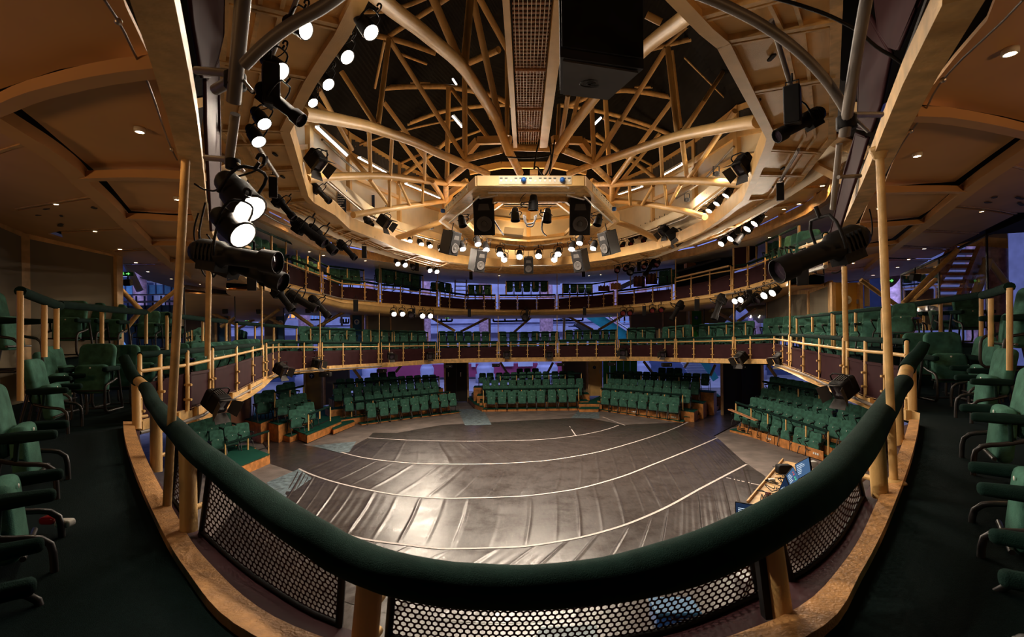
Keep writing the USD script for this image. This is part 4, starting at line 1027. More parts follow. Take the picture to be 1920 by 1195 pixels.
for a, b, lab, n in [((582, 617), (679, 620), 'dark padded rail before the raised seats left of the blue door', 4), ((695, 620), (735, 622), 'dark padded rail right of the blue door', 3), ((739, 622), (802, 624), 'dark padded rail before the beige panels', 3), ((824, 624), (918, 625), 'dark padded rail left of the middle in the raised row', 4), ((936, 624.5), (1042, 624), 'dark padded rail at the middle of the raised row', 4),
                     ((1060, 622), (1155, 620), 'dark padded rail right of the middle in the raised row', 5), ((1176, 618), (1236, 617), 'dark padded rail below the green escalator', 3), ((1254, 616), (1281, 614), 'dark padded rail left of the green door', 2), ((1299, 612), (1398, 606), 'dark padded rail right of the green door', 4), ((1494, 596), (1560, 589), 'dark padded rail of the raised row at right, far part', 3), ((1564, 588), (1655, 579), 'dark padded rail of the raised row at right, near part', 3)]:
    gal_rail((a, b), lab, fd1, 1.4, 0.75, n)
for a, b, lab, n in [((470, 424), (556, 461), 'dark rail above the high seats of the upper gallery at left', 4), ((577, 481), (614, 500), 'dark rail of the upper gallery left of the corner', 3), ((616, 499), (682, 507), 'dark rail of the upper gallery at the left corner', 3), ((714, 504), (793, 517), 'dark rail by the blue panel of the upper gallery', 4), ((818, 528), (845, 533), 'dark rail left of the ladder in the upper gallery', 2), ((878, 535), (921, 535), 'dark rail right of the ladder in the upper gallery', 3), ((949, 528), (1027, 528), 'dark rail in the middle of the upper gallery', 4),
                     ((1055, 533), (1110, 533), 'dark rail right of the middle of the upper gallery', 3), ((1110, 533), (1157, 526), 'dark rail before the small brown cloth', 3), ((1182, 513), (1259, 504), 'dark rail before the large brown cloths', 4), ((1418, 461), (1498, 424), 'dark rail of the upper gallery right of the booth', 4)]:
    gal_rail((a, b), lab, lambda x: fd2(x), 0.9, 0.75, n)
# big seats near the viewer
BIG = [(177, 646, 772, 'facing the viewer left of the near left corner', 12), (226, 648, 762, 'second of the seats facing the viewer at left', 12), (268, 649, 752, 'third of the seats facing the viewer at left', 12), (330, 645, 728, 'fourth of the seats facing the viewer at left', 14), (360, 643, 722, 'fifth of the seats facing the viewer at left', 14),
       (130, 564, 668, 'in the raised left row, nearest behind the rail', 10), (167, 568, 664, 'second in the raised left row', 10), (208, 571, 664, 'third in the raised left row', 10), (278, 583, 656, 'fourth in the raised left row', 14), (301, 585, 654, 'fifth in the raised left row', 14), (331, 591, 652, 'sixth in the raised left row', 14), (352, 594, 650, 'seventh in the raised left row', 14), (372, 598, 648, 'eighth in the raised left row', 14),
       (1777, 624, 752, 'facing the viewer right of the near right corner', -12), (1732, 625, 738, 'second of the seats facing the viewer at right', -12), (1698, 626, 720, 'third of the seats facing the viewer at right', -14), (1663, 625, 705, 'fourth of the seats facing the viewer at right', -14),
       (1745, 558, 640, 'in the raised right row, third from the rail end', -12), (1782, 556, 642, 'in the raised right row, second from the rail end', -12), (1819, 552, 644, 'in the raised right row, nearest the rail end', -12)]
BB = {'left': [], 'right': []}
for x, yt, yb, nm, rz in BIG:
    d = 1.03 * F / (yb - yt); b = D(x, yb, d); put('big_seat', f'dark green velvet gallery seat {nm}', b, rz, 1.0)
    if 'raised' in nm: BB['left' if x < 960 else 'right'].append(b)
for sd, bb in BB.items():
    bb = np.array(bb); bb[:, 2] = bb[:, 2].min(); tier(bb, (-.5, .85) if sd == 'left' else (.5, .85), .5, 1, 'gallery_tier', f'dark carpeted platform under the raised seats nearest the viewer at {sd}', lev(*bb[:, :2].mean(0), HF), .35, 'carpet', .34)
SIDE = [((117, 650), 8.4, 108, 'in profile, furthest of three at left'), ((104, 660), 7.4, 112, 'in profile, middle of three at left'), ((88, 674), 6.4, 116, 'in profile, nearest of three at left'), ((30, 722), 4.0, 124, 'cut by the left frame edge with its arm forward'), ((-12, 800), 2.9, 128, 'in the dark lower left corner, upper'), ((-95, 925), 2.15, 130, 'in the dark lower left corner, lower'),
        ((1828, 632), 8.0, -108, 'in profile, furthest of three at right'), ((1844, 642), 7.0, -112, 'in profile, middle of three at right'), ((1858, 655), 6.2, -116, 'in profile, nearest of three at right'), ((1892, 692), 4.2, -124, 'cut by the right frame edge with its arm forward'), ((1945, 785), 2.9, -128, 'in the dark lower right corner, upper'), ((2030, 905), 2.15, -130, 'in the dark lower right corner, lower'),
        ((8, 548), 6.6, 110, 'behind the rail end at the left frame edge'), ((1908, 540), 6.4, -110, 'behind the rail end at the right frame edge')]
for (x, y), d, rz, nm in SIDE:
    b = D(x, y, d); b[2] -= 1.03; put('big_seat', f'dark green velvet gallery seat {nm}', b, rz, 1.0)
# raised-row rails near the viewer
for pts, posts, lab in [([(38, 546, 5.6), (112, 574, 6.6)], [(38, 546, 752, 5.6), (83, 568, 670, 6.2), (106, 570, 655, 6.5)], 'green padded rail on cream posts at the left, nearest raised rail'),
                        ([(112, 571, 7.0), (272, 586, 9.6)], [(191, 582, 645, 8.3), (274, 588, 645, 9.6)], 'green padded rail on cream posts before the raised left seats'),
                        ([(314, 591, 10.5), (424, 603, 13.0)], [(313, 592, 660, 10.5), (336, 595, 642, 11.0), (380, 602, 640, 12.0), (424, 605, 640, 13.0)], 'green padded rail on cream posts at left, third from the viewer'),
                        ([(444, 606, 14.5), (556, 614, 18)], [(444, 606, 645, 14.5), (478, 610, 640, 15.5), (513, 612, 640, 16.5), (556, 615, 640, 18)], 'empty dark padded rail before the glass at left'),
                        ([(1840, 553, 8.2), (1692, 574, 10.6)], [(1691, 576, 640, 10.6), (1764, 566, 625, 9.4), (1840, 556, 640, 8.2)], 'green padded rail on cream posts before the raised right seats'),
                        ([(1893, 538, 5.9), (1843, 554, 7.0)], [(1893, 540, 695, 5.9), (1858, 560, 650, 6.6)], 'green padded rail on cream posts at the right, nearest raised rail')]:
    t = thing('gallery_rail', lab, 'rail'); P = [D(*q) for q in pts]
    obj('padded_rail', MB().tube([P[0], (P[0] + P[1]) / 2 - [0, 0, 0.005], P[1]], 0.055, 10), M['rail_velvet'], t)
    for x, y0, y1, d in posts: obj('post', MB().tube([D(x, y1, d), D(x, (y0 + y1) / 2, d), D(x, y0, d)], 0.030, 8), M['cream'], t)
# ------------------------------------------------------------------ lighting gantry ring, ceilings, roof trusses
def hr(x, y, h):
    r = ray(x, y); return D(x, y, h / r[2])


HT = 2.9
INN = [(700, -70), (668, 0), (639, 57), (610, 100), (582, 144), (534, 238), (542, 262), (572, 362), (582, 374), (624, 399), (651, 425), (713, 449), (744, 464), (834, 487), (882, 494), (938, 497.5), (990, 498.5), (1044, 495), (1102, 489), (1137, 484), (1234, 464), (1280, 449), (1322, 430), (1362, 401), (1398, 370), (1442, 266), (1446, 250), (1404, 167), (1357, 74), (1323, 45), (1262, -20), (1220, -70)]
OUT = [(417, -70), (417, 0), (416, 30), (414, 80), (412, 118), (410, 240), (426, 258), (490, 366), (502, 378), (560, 396), (601, 424), (680, 456), (713, 470), (800, 495), (860, 502), (933, 507), (990, 508), (1040, 505), (1110, 500), (1150, 495), (1257, 470), (1300, 457), (1357, 436), (1417, 401), (1474, 368), (1545, 272), (1560, 256), (1565, 150), (1567, 40), (1568, 10), (1568, -30), (1568, -70)]
I3, O3 = np.array([hr(*p, HT) for p in INN]), np.array([hr(*p, HT) for p in OUT])
ring = thing('gantry_ring', 'wide cream lighting gantry ring with panelled underside running round the roof opening', 'gantry', kind='structure')
for i in range(len(I3) - 1):
    obj('panel', MB().prism([I3[i] * .94 + O3[i] * .06, I3[i + 1] * .94 + O3[i + 1] * .06, O3[i + 1], O3[i]], (0, 0, 0.05)), M['cream'], ring)
ib = MB()
for i in range(len(I3) - 1):
    a, b = I3[i], I3[i + 1]; ib.beam(a + [0, 0, 0.10], b + [0, 0, 0.10], 0.13, 0.34)
obj('inner_beam', ib, M['cream'], ring)
ob = MB()
for i in range(len(I3) - 1):
    ob.beam(O3[i] + [0, 0, 0.06], O3[i + 1] + [0, 0, 0.06], 0.10, 0.22)
    for f in (0.28, 0.45): ob.beam(O3[i] * (1 - f) + I3[i] * f - [0, 0, .02], O3[i + 1] * (1 - f) + I3[i + 1] * f - [0, 0, .02], 0.035, 0.05)
obj('outer_beam', ob, M['cream_worn'], ring)
CR = [((654, 48), (417, -8)), ((583, 143), (412, 112)), ((534, 243), (411, 240)), ((541, 267), (428, 268)), ((557, 315), (460, 320)), ((567, 354), (486, 358)), ((581, 374), (505, 382)), ((649, 426), (601, 440)), ((661, 433), (620, 445)), ((702, 445), (655, 457)), ((737, 465), (690, 470)), ((790, 477), (760, 487)), ((849, 490), (822, 499)), ((900, 496), (885, 505)), ((944, 498), (936, 507)), ((1020, 498), (1024, 506)), ((1080, 493), (1092, 502)), ((1140, 484), (1160, 493)), ((1190, 474), (1215, 482)), ((1240, 462), (1272, 468)), ((1290, 446), (1330, 448)), ((1330, 426), (1380, 424)), ((1395, 374), (1472, 369)),
      ((1423, 326), (1505, 328)), ((1441, 278), (1537, 284)), ((1444, 241), (1562, 216)), ((1411, 169), (1565, 143)), ((1355, 75), (1566, 38)), ((1310, 30), (1568, -40))]
cr = MB()
for a, b in CR:
    A, B = hr(*a, HT - .03), hr(*b, HT - .03); obj('cross_rib', MB().beam(A, B, 0.06, 0.06).beam(A + [0, .09, 0], B + [0, .09, 0], 0.03, 0.05), M['cream_worn'], ring)

# outer ceiling: edge beam over the upper gallery and the ceiling behind it
GB = [(380, 280), (405, 320), (425, 362), (459, 398), (530, 430), (597, 466), (655, 478), (720, 489), (790, 498), (860, 505), (930, 511), (1000, 513), (1075, 510), (1150, 503), (1230, 490), (1307, 476), (1426, 440), (1516, 399), (1555, 372), (1580, 330), (1600, 280)]
G3 = np.array([hr(*p, 3.0) for p in GB])
gb = MB()
for i in range(len(G3) - 1): gb.beam(G3[i] + [0, 0, 0.1], G3[i + 1] + [0, 0, 0.1], 0.16, 0.30)
struct('trim_4', gb, M['wood_pale'])
gb = MB()
for i in range(len(G3) - 1):
    gb.beam((G3[i] + G3[i + 1]) / 2 + [0, 0, .2], (G3[i] + G3[i + 1]) / 2 + [0, 0, .55], 0.16, 0.12, (0, 1, 0))
struct('trim_5', gb, M['cream_worn'])
oc = np.array([0.3, 14.0]); far_ = []
for p in G3:
    d = p[:2] - oc; q = p[:2] + nrm(d) * 7.5; far_.append((*q, p[2] + 0.12))
struct('ceiling', MB().slab(G3 + [0, 0, .12], np.array(far_), (0, 0, 1), -0.05), M['cream_pale'])
OA = np.array([np.interp(np.linspace(0, 1, 21), np.linspace(0, 1, len(O3[4:-5])), O3[4:-5][:, c]) for c in range(3)]).T
struct('ceiling', MB().slab(OA + [0, 0, .30], G3 + [0, 0, .32], (0, 0, 1), -0.05), M['cream'])
cj = MB()
for i in range(0, 21):
    cj.beam(OA[i] + [0, 0, .27], G3[i] + [0, 0, .27], 0.05, 0.06)
struct('trim_6', cj, M['cream_worn'])
for k, (x, y, h) in enumerate([(422, 312, 3.2), (458, 440 - 40, 3.2), (558, 417, 3.2), (1435, 406, 3.2), (1498, 382, 3.2), (1541, 320, 3.2), (1542, 348, 3.2), (1470, 392, 3.2), (580, 472, 3.1), (606, 479, 3.1), (685, 489, 3.1), (936, 517, 3.1), (1104, 517, 3.1), (1126, 515, 3.1), (1443, 445, 3.1)]):
    p = hr(x, y, h - .03 if h > 3.15 else 3.1); rr = 0.045
    t = thing('downlight', f'tiny recessed downlight in the outer ceiling ring {"at left" if x < 800 else "in the middle" if x < 1200 else "at right"}, {ORD[k % 12]}', 'downlight')
    obj('trim_ring', MB().lathe([(0, 0.02), (rr * 1.5, 0.02), (rr * 1.5, 0.0), (rr * 1.4, -0.012), (rr, -0.012), (rr * .95, 0.01)], 12, p), M['white_plastic'], t)
    obj('lens', MB().lathe([(0.0, 0.004), (rr, 0.004)], 8, p), M['down_glow'], t)

# roof deck: a dark corrugated dome over everything, and the pale walls of the technical level under its rim
RIM = [(300, 200, 7.5), (480, 165, 10.5), (575, 175, 12.5), (650, 248, 15.5), (745, 305, 19), (830, 345, 24), (990, 372, 28), (1140, 348, 25), (1225, 312, 20), (1305, 262, 16), (1385, 200, 13), (1480, 165, 10.5), (1640, 200, 7.5)]
rim = [D(*q) for q in RIM]; rim = np.array(rim + [np.array([9.5, -3, E + 4.4]), np.array([0, -5, E + 4.4]), np.array([-9.5, -3, E + 4.4])] + rim[:1])
apex = np.array([0.4, 13.0, E + 9.2])
RD = np.array([[p + (apex - p) * s + np.array([0, 0, 1.3 * math.sin(math.pi * s)]) for s in np.linspace(0, 1, 13)] for p in rim])
paint('roof_corrugated', (0.012, 0.0115, 0.012), 0.8, 0.2, 2, spec=0.05)
cg = MB()
for i in range(len(RD) - 1):
    a, b = RD[i], RD[i + 1]; n = 36
    rows_ = []
    for s in np.linspace(0, 1, 12 * n // 3 + 1):
        u = s * 12; k = min(int(u), 11); f = u - k; pa, pb = a[k] * (1 - f) + a[k + 1] * f, b[k] * (1 - f) + b[k + 1] * f
        dz = 0.028 * (1 if int(round(s * 12 * n / 3)) % 2 else -1); rows_.append([pa + [0, 0, dz], pb + [0, 0, dz]])
    cg.grid(np.array(rows_))
struct('ceiling', cg, M['roof_corrugated'], 'dark corrugated roof decking')
wl = MB(); low = []
for q in RIM:
    p = D(*q); c = p.copy(); c[2] = max(E + 2.7, p[2] - 3.6); low.append(c)
wl.grid(np.stack([np.array([D(*q) for q in RIM]) - [0, 0, 0.75], np.array(low)], 1)); struct('wall_upper', wl, M['cream_pale'])
cl = thing('clerestory', 'dark corrugated clerestory strip between roof deck and pale upper walls', 'clerestory', kind='structure')
for i in range(len(RIM) - 1):
    a, b = D(*RIM[i]), D(*RIM[i + 1]); n = 14; mb = MB(); d = (b - a) / n; nn = nrm(np.cross(b - a, [0, 0, 1])) * 0.07
    P = np.array([[a + d * k / 2 + nn * (1 if k % 2 else -1) * 1.0 - [0, 0, h] for h in (0.0, 0.62)] for k in range(2 * n + 1)])
    mb.grid(P); obj('corrugated_sheet', mb, M['speaker_grey'], cl)
    obj('rim_beam', MB().beam(a - [0, 0, 0.05], b - [0, 0, 0.05], 0.14, 0.14).beam(a - [0, 0, 0.68], b - [0, 0, 0.68], 0.2, 0.2).beam(a - [0, 0, 1.3], b - [0, 0, 1.3], 0.16, 0.12), M['cream'], cl)
    if 2 <= i <= 10: obj('mullion', MB().beam(a, a - [0, 0, 2.4], 0.22, 0.22, (0, 1, 0)), M['cream'], cl)
for k, (a, b) in enumerate([((592, 238, 12.2), (650, 292, 13.8)), ((672, 296, 15), (735, 330, 17.5)), ((760, 345, 18), (825, 372, 21)), ((1160, 365, 21), (1205, 350, 19)), ((1245, 328, 17.5), (1282, 307, 16)), ((848, 148, 16.3), (856, 160, 16.3)), ((848, 217, 16), (867, 239, 16.3)), ((1115, 234, 16), (1128, 221, 16))]):
    t = thing('fluorescent_tube', f'white fluorescent tube light up in the roof, {ORD[k]} from the left side' if k < 5 else f'short white fluorescent tube deep in the roof, {["left of centre, upper", "left of centre, lower", "right of centre"][k - 5]}', 'tube light')
    A, B = D(*a), D(*b); obj('tube', MB().tube([A, B], 0.02, 8), M['tube_glow'], t); obj('housing', MB().beam(A + [0, 0.1, 0.05], B + [0, 0.1, 0.05], 0.12, 0.06), M['white_plastic'], t)

# the trusses: (points (x, y, distance), width in picture pixels)
truss = thing('roof_truss', 'cream tubular steel roof trusses converging on the central hub', 'roof truss', kind='structure')


def TB(name, pts, w, m='cream', sides=10):
    P = [D(*q) for q in pts]; P = dense(P, 4 * len(P)) if len(P) > 2 else P
    d = np.array([p[1] for p in P]); obj(name, MB().tube(P, w / 2 * d.mean() / F, sides), M[m], truss)


LOWER = [([(690, -22, 6.2), (724, 7, 6.9), (800, 66, 8.3), (874, 134, 10.0), (920, 205, 11.8), (955, 287, 13.4)], 23), ([(566, 213, 7.9), (640, 226, 9.3), (700, 240, 10.6), (800, 277, 12.8), (873, 308, 14.2)], 19), ([(575, 336, 10.6), (640, 331, 11.9), (720, 330, 13.4), (780, 337, 14.8), (836, 343, 16)], 14), ([(662, 403, 13.6), (763, 387, 15.8), (836, 376, 17.6)], 11), ([(744, 447, 17.6), (790, 430, 18), (830, 414, 18.2)], 11),
         ([(1300, 18, 6.2), (1279, 37, 6.8), (1206, 94, 8.4), (1112, 187, 11), (1042, 284, 13.4)], 22), ([(1422, 227, 8.1), (1338, 242, 9.6), (1267, 257, 11), (1185, 284, 12.8), (1112, 308, 14.2)], 19), ([(1400, 347, 11.4), (1320, 340, 12.7), (1251, 339, 14), (1147, 346, 16)], 14), ([(1322, 407, 14), (1251, 389, 15.8), (1147, 376, 17.6)], 11), ([(1236, 450, 18), (1195, 431, 18), (1154, 415, 18.2)], 11)]
for p, w in LOWER: TB('lower_chord', p, w)
WEBS = [([(811, -5, 9.0), (868, 128, 9.9)], 16), ([(882, -5, 10.4), (870, 131, 10.0)], 15), ([(886, -5, 10.8), (941, 246, 12.6)], 13), ([(898, -5, 11.5), (954, 97, 12.6)], 12), ([(729, 74, 11.5), (709, 233, 10.8)], 10), ([(730, 74, 11.5), (871, 296, 14)], 9), ([(721, 77, 12.0), (703, 165, 14)], 5), ([(640, 134, 10.4), (704, 233, 10.8)], 10), ([(841, 163, 15.5), (838, 335, 16)], 9), ([(871, 128, 13.4), (872, 296, 14)], 10), ([(951, 94, 13.2), (951, 255, 13.4)], 9),
        ([(879, 130, 14.8), (921, 222, 14)], 8), ([(847, 167, 15.6), (918, 262, 14.6)], 8), ([(719, 191, 13.6), (829, 340, 16)], 8), ([(750, 264, 15.5), (831, 372, 17.4)], 7), ([(692, 246, 11.5), (695, 330, 13)], 8), ([(735, 256, 12), (732, 330, 13.6)], 7), ([(797, 280, 13), (796, 337, 15)], 6), ([(655, 290, 12.5), (692, 333, 12.8)], 9), ([(598, 168, 10), (660, 280, 12.5)], 9), ([(694, 338, 13), (730, 386, 15)], 7), ([(730, 338, 13.6), (731, 388, 15)], 6), ([(748, 342, 14), (770, 388, 16)], 6), ([(793, 345, 15), (792, 384, 16.5)], 5), ([(812, 340, 15.2), (833, 374, 17.4)], 6),
        ([(1249, 90, 11.5), (1119, 299, 14)], 9), ([(1252, 90, 11.5), (1271, 256, 11)], 11), ([(1259, 95, 12.4), (1276, 240, 13)], 8), ([(1320, 190, 10.6), (1273, 256, 11)], 9), ([(1262, 187, 13.4), (1149, 340, 16)], 8), ([(1237, 250, 15), (1165, 339, 16.2)], 7), ([(1109, 187, 13.4), (1114, 301, 14)], 9), ([(1135, 181, 15.4), (1143, 330, 16)], 9), ([(1162, 225, 12.9), (1117, 301, 14)], 9), ([(1190, 286, 13), (1148, 345, 16)], 9), ([(1279, 262, 11.2), (1288, 334, 13.6)], 9), ([(1239, 272, 12), (1242, 336, 14.4)], 7), ([(1378, 208, 10.8), (1292, 334, 13.2)], 10), ([(1246, 345, 14.4), (1251, 387, 15.8)], 6), ([(1277, 345, 14), (1254, 386, 15.8)], 7), ([(1225, 348, 15), (1204, 384, 16.6)], 6), ([(1180, 346, 15.6), (1182, 384, 16.8)], 6), ([(1166, 340, 16), (1148, 374, 17.4)], 6),
        ([(1065, 178, 11.6), (1052, 262, 13.2)], 9), ([(1086, 176, 13), (1063, 270, 14)], 8), ([(1212, 28, 9), (1240, 42, 9)], 14), ([(1048, 197, 15), (1045, 272, 14)], 7), ([(1076, 240, 14.6), (1060, 282, 14)], 6)]
for p, w in WEBS: TB('web_tube', p, w)
PURL = [([(560, 62, 12), (660, 60, 13), (730, 72, 13.6), (817, 100, 14)], 11), ([(730, 67, 13.6), (841, -5, 12)], 9), ([(640, 24, 12), (700, 22, 12), (800, -5, 11.5)], 8), ([(610, 190, 14), (640, 177, 15), (707, 166, 15.6), (790, 162, 16), (841, 163, 16.2), (900, 173, 16.4), (960, 198, 16.4)], 10), ([(600, 158, 15), (640, 151, 15.6), (720, 153, 16.2), (807, 157, 16.6)], 6), ([(655, 280, 17), (767, 231, 18), (854, 204, 18.4), (960, 196, 18.6)], 8), ([(754, 330, 19), (800, 296, 19), (845, 258, 18.6)], 8), ([(752, 306, 19), (822, 275, 19.2), (900, 245, 19.4)], 5), ([(660, 277, 16), (745, 248, 17), (850, 225, 18)], 4), ([(747, 100, 13.4), (800, 120, 14)], 5), ([(879, 118, 14.5), (935, 93, 13.4)], 12),
        ([(1280, 77, 13), (1206, 96, 13.4)], 9), ([(1400, 55, 12), (1330, 66, 12.6), (1280, 77, 13)], 10), ([(1420, 195, 14), (1360, 188, 14.8), (1276, 184, 15.6), (1155, 170, 16.2), (1060, 200, 16.4)], 10), ([(1370, 162, 15), (1276, 162, 15.8), (1190, 164, 16.4)], 6), ([(1320, 288, 16.5), (1267, 257, 17), (1142, 213, 18.2), (1050, 197, 18.6)], 8), ([(1279, 264, 17.5), (1209, 241, 18.4), (1130, 222, 18.8)], 5), ([(1228, 334, 19), (1180, 298, 19), (1118, 252, 18.6)], 8), ([(1222, 310, 19.5), (1150, 278, 19.6), (1090, 262, 19.6)], 5), ([(1250, 85, 13), (1300, 40, 12.4), (1330, 15, 12)], 7), ([(1363, 124, 12.6), (1281, 250, 11.6)], 9), ([(1283, 108, 12.2), (1375, 200, 13.6)], 3)]
for p, w in PURL: TB('purlin', p, w, 'cream_worn', 8)
HUB = [([(871, 299, 14.1), (941, 281, 13.5)], 13), ([(958, 276, 13.3), (1038, 278, 13.3)], 14), ([(1055, 281, 13.4), (1112, 303, 14.1)], 13), ([(873, 310, 14.2), (838, 340, 16)], 12), ([(1112, 310, 14.2), (1146, 342, 16)], 12), ([(836, 345, 16), (836, 376, 17.6)], 10), ([(1148, 346, 16), (1148, 376, 17.6)], 10), ([(955, 285, 13.4), (975, 325, 14.5)], 15), ([(1042, 285, 13.4), (1024, 325, 14.5)], 15), ([(874, 309, 14.2), (915, 326, 15)], 12), ([(1112, 308, 14.2), (1066, 326, 15)], 12), ([(838, 344, 16), (880, 346, 17)], 9), ([(1146, 345, 16), (1110, 346, 17)], 9)]
for p, w in HUB: TB('hub_tube', p, w, 'cream_worn')
for pts in ([(872, 292, 14.6), (896, 264, 14.2), (958, 262, 13.8)], [(1036, 262, 13.8), (1090, 264, 14.2), (1112, 294, 14.6)], [(836, 384, 18), (846, 362, 17.5), (876, 340, 17)], [(1150, 382, 18), (1140, 362, 17.5), (1108, 340, 17)], [(880, 322, 17), (940, 310, 17), (1040, 310, 17), (1100, 322, 17)]):
    b = MB()
    for i in range(len(pts) - 1): b.beam(D(*pts[i]), D(*pts[i + 1]), 0.14, 0.20)
    obj('hub_fascia', b, M['cream'], truss)

# grating footbridge overhead
br = thing('grating_bridge', 'overhead grating footbridge with cream side beams leading to the roof hub', 'footbridge')
HB = 4.8
ga, gb_ = lambda t: hr(962 + (976 - 962) * t, -120 + 390 * t, HB), lambda t: hr(1042 + (1010 - 1042) * t, -120 + 390 * t, HB)
A0, A1, B0, B1_ = hr(954, -120, HB), hr(972, 269, HB), hr(1046, -120, HB), hr(1010, 269, HB)
for k in range(62):
    t = k / 61; a, b = A0 + (A1 - A0) * t, B0 + (B1_ - B0) * t; obj('slat', MB().beam(a + [0, 0, .05], b + [0, 0, .05], 0.055, 0.02), M['copper'], br)
for k in range(9):
    s = (k + 0.5) / 9; obj('bearing_bar', MB().beam(A0 + (B0 - A0) * s, A1 + (B1_ - A1) * s, 0.012, 0.05), M['cream_pale'], br)
obj('side_beam', MB().beam(A0 - [.08, 0, -.05], A1 - [.08, 0, -.05], 0.10, 0.34), M['cream'], br); obj('side_beam', MB().beam(B0 + [.12, 0, .05], B1_ + [.12, 0, .05], 0.20, 0.34), M['cream'], br)
for t in (0.45, 0.69, 0.86): obj('cross_pipe', MB().tube([A0 + (A1 - A0) * t - [0, 0, .05], B0 + (B1_ - B0) * t - [0, 0, .05]], 0.03, 8), M['copper'], br)

# central octagonal lighting rig
HC = 3.6
RG = [hr(*p, HC) for p in [(895, 349), (1095, 349), (1159, 415), (1100, 459), (1045, 466), (990, 470), (938, 467), (885, 461), (825, 415)]]
RG = np.array(RG); ctr = RG.mean(0); RI = ctr + (RG - ctr) * 0.74
rig = thing('lighting_rig', 'cream octagonal lighting rig with socket panels hung in the middle of the roof', 'lighting rig')
n = len(RG)
for i in range(n):
    a, b, c, d = RG[i], RG[(i + 1) % n], RI[(i + 1) % n], RI[i]
    obj('fascia', MB().beam(a + [0, 0, .12], b + [0, 0, .12], 0.10, 0.25), M['cream'], rig)
    obj('underside_panel', MB().prism([a + [0, 0, .14], b + [0, 0, .14], c + [0, 0, .14], d + [0, 0, .14]], (0, 0, .03)), M['cream_worn'], rig)
    obj('inner_fascia', MB().beam(d + [0, 0, .10], c + [0, 0, .10], 0.07, 0.2), M['cream_worn'], rig)
    e, f = ctr + (d - ctr) * 0.8 + [0, 0, .25], ctr + (c - ctr) * 0.8 + [0, 0, .25]; obj('upper_rail', MB().beam(e, f, 0.07, 0.12), M['cream'], rig)
for a, b in (((915, 361, 13), (1078, 361, 13)), ((842, 418, 16.4), (900, 367, 13.6)), ((1148, 418, 16.4), (1094, 368, 13.6)), ((922, 455, 21), (988, 463, 21.5)), ((1000, 462, 21.5), (1062, 454, 21)), ((945, 386, 14.5), (1045, 386, 14.5)), ((955, 498, 22), (1035, 498, 22)), ((900, 372, 13.8), (932, 366, 13.4)), ((1062, 366, 13.4), (1095, 374, 13.8))):
    obj('lamp_pipe', MB().tube([D(*a), D(*b)], 0.028, 8), M['alu'], rig)
# socket panels with rows of outlets, and blue round plugs, on the near and side fascias
def on_fascia(i, s, z, out=0.058):
    a, b = RG[i], RG[(i + 1) % n]; nn = nrm(np.cross(b - a, [0, 0, 1])); nn = nn if np.dot(nn, ((a + b) / 2 - ctr)) > 0 else -nn
    return a + (b - a) * s + [0, 0, z] + nn * out, nrm(b - a), nn
for i, s0, s1, m_, in ((0, 0.20, 0.88, 15), (1, 0.15, 0.75, 9), (8, 0.25, 0.85, 9)):
    p, u, nn = on_fascia(i, (s0 + s1) / 2, .13); L = np.linalg.norm(RG[(i + 1) % n] - RG[i]) * (s1 - s0) / 2
    obj('socket_panel', MB().frame_box(p, u * L, nn * 0.006, np.array([0, 0, .10])), M['cream_pale'], rig)
    so, la = MB(), MB()
    for k in range(m_):
        q, u, nn = on_fascia(i, s0 + (s1 - s0) * (k + .5) / m_, .11, .068)
        so.frame_box(q, u * 0.022, nn * 0.006, np.array([0, 0, .022]))
        if k % 5 not in (2,): la.frame_box(q + [0, 0, .065], u * 0.035, nn * 0.005, np.array([0, 0, .010]))
    obj('socket', so, M['white_plastic'], rig, kind='stuff'); obj('socket_tag', la, M['board_navy'], rig, kind='stuff')
for i, s in ((0, .43), (0, .79), (1, .72), (8, .22)):
    q, u, nn = on_fascia(i, s, .12, .06); obj('blue_plug', MB().lathe([(0, .12), (.045, .12), (.065, .08), (.065, .02), (.05, 0)], 14, q, nn), M['blue_plastic'], rig)
obj('junction_box', MB().frame_box(D(1001, 324, 13.2), (.10, 0, 0), (0, .08, 0), (0, 0, .06)), M['yellow_door'], rig)
# power cables dropping from the bridge to the rig
for k, pts in enumerate([[(1012, 262, 12.9), (1005, 290, 13.2), (1001, 322, 13.2)], [(1030, 270, 13), (1033, 300, 13.2), (1020, 330, 13.4), (1005, 312, 13.2), (1000, 320, 13.2)], [(950, 294, 13.4), (985, 296, 13.3), (1028, 292, 13.3)], [(1040, 262, 12.9), (1036, 290, 13), (1030, 326, 13.6)]]):
    one('power_cable', MB().tube(dense([D(*q) for q in pts], 14), 0.022, 6), M['black_metal'], f'black power cable between the bridge and the rig, {["nearest the middle", "looped", "strung level", "rightmost"][k]}', 'cable')
for k, pts in enumerate([[(985, 405, 17), (990, 425, 17), (996, 425, 17), (1003, 405, 17)], [(982, 403, 17), (988, 420, 17), (998, 419, 17), (1006, 403, 17)], [(1018, 408, 17.5), (1016, 425, 18), (1024, 442, 19)], [(925, 412, 16), (938, 432, 17), (944, 440, 18)]]):
    one('power_cable', MB().tube(dense([D(*q) for q in pts], 14), 0.03, 6), M['black_metal'], f'black cable loop inside the octagonal rig, {["outer hanging", "inner hanging", "right hand", "left hand"][k]}', 'cable')
one('equipment_case', MB().frame_box(D(963, 436, 20.5), (.38, 0, -.04), (0, .3, 0), (.02, 0, .13)), M['cream_pale'], 'cream boxy case resting on the far side of the octagonal rig', 'case')

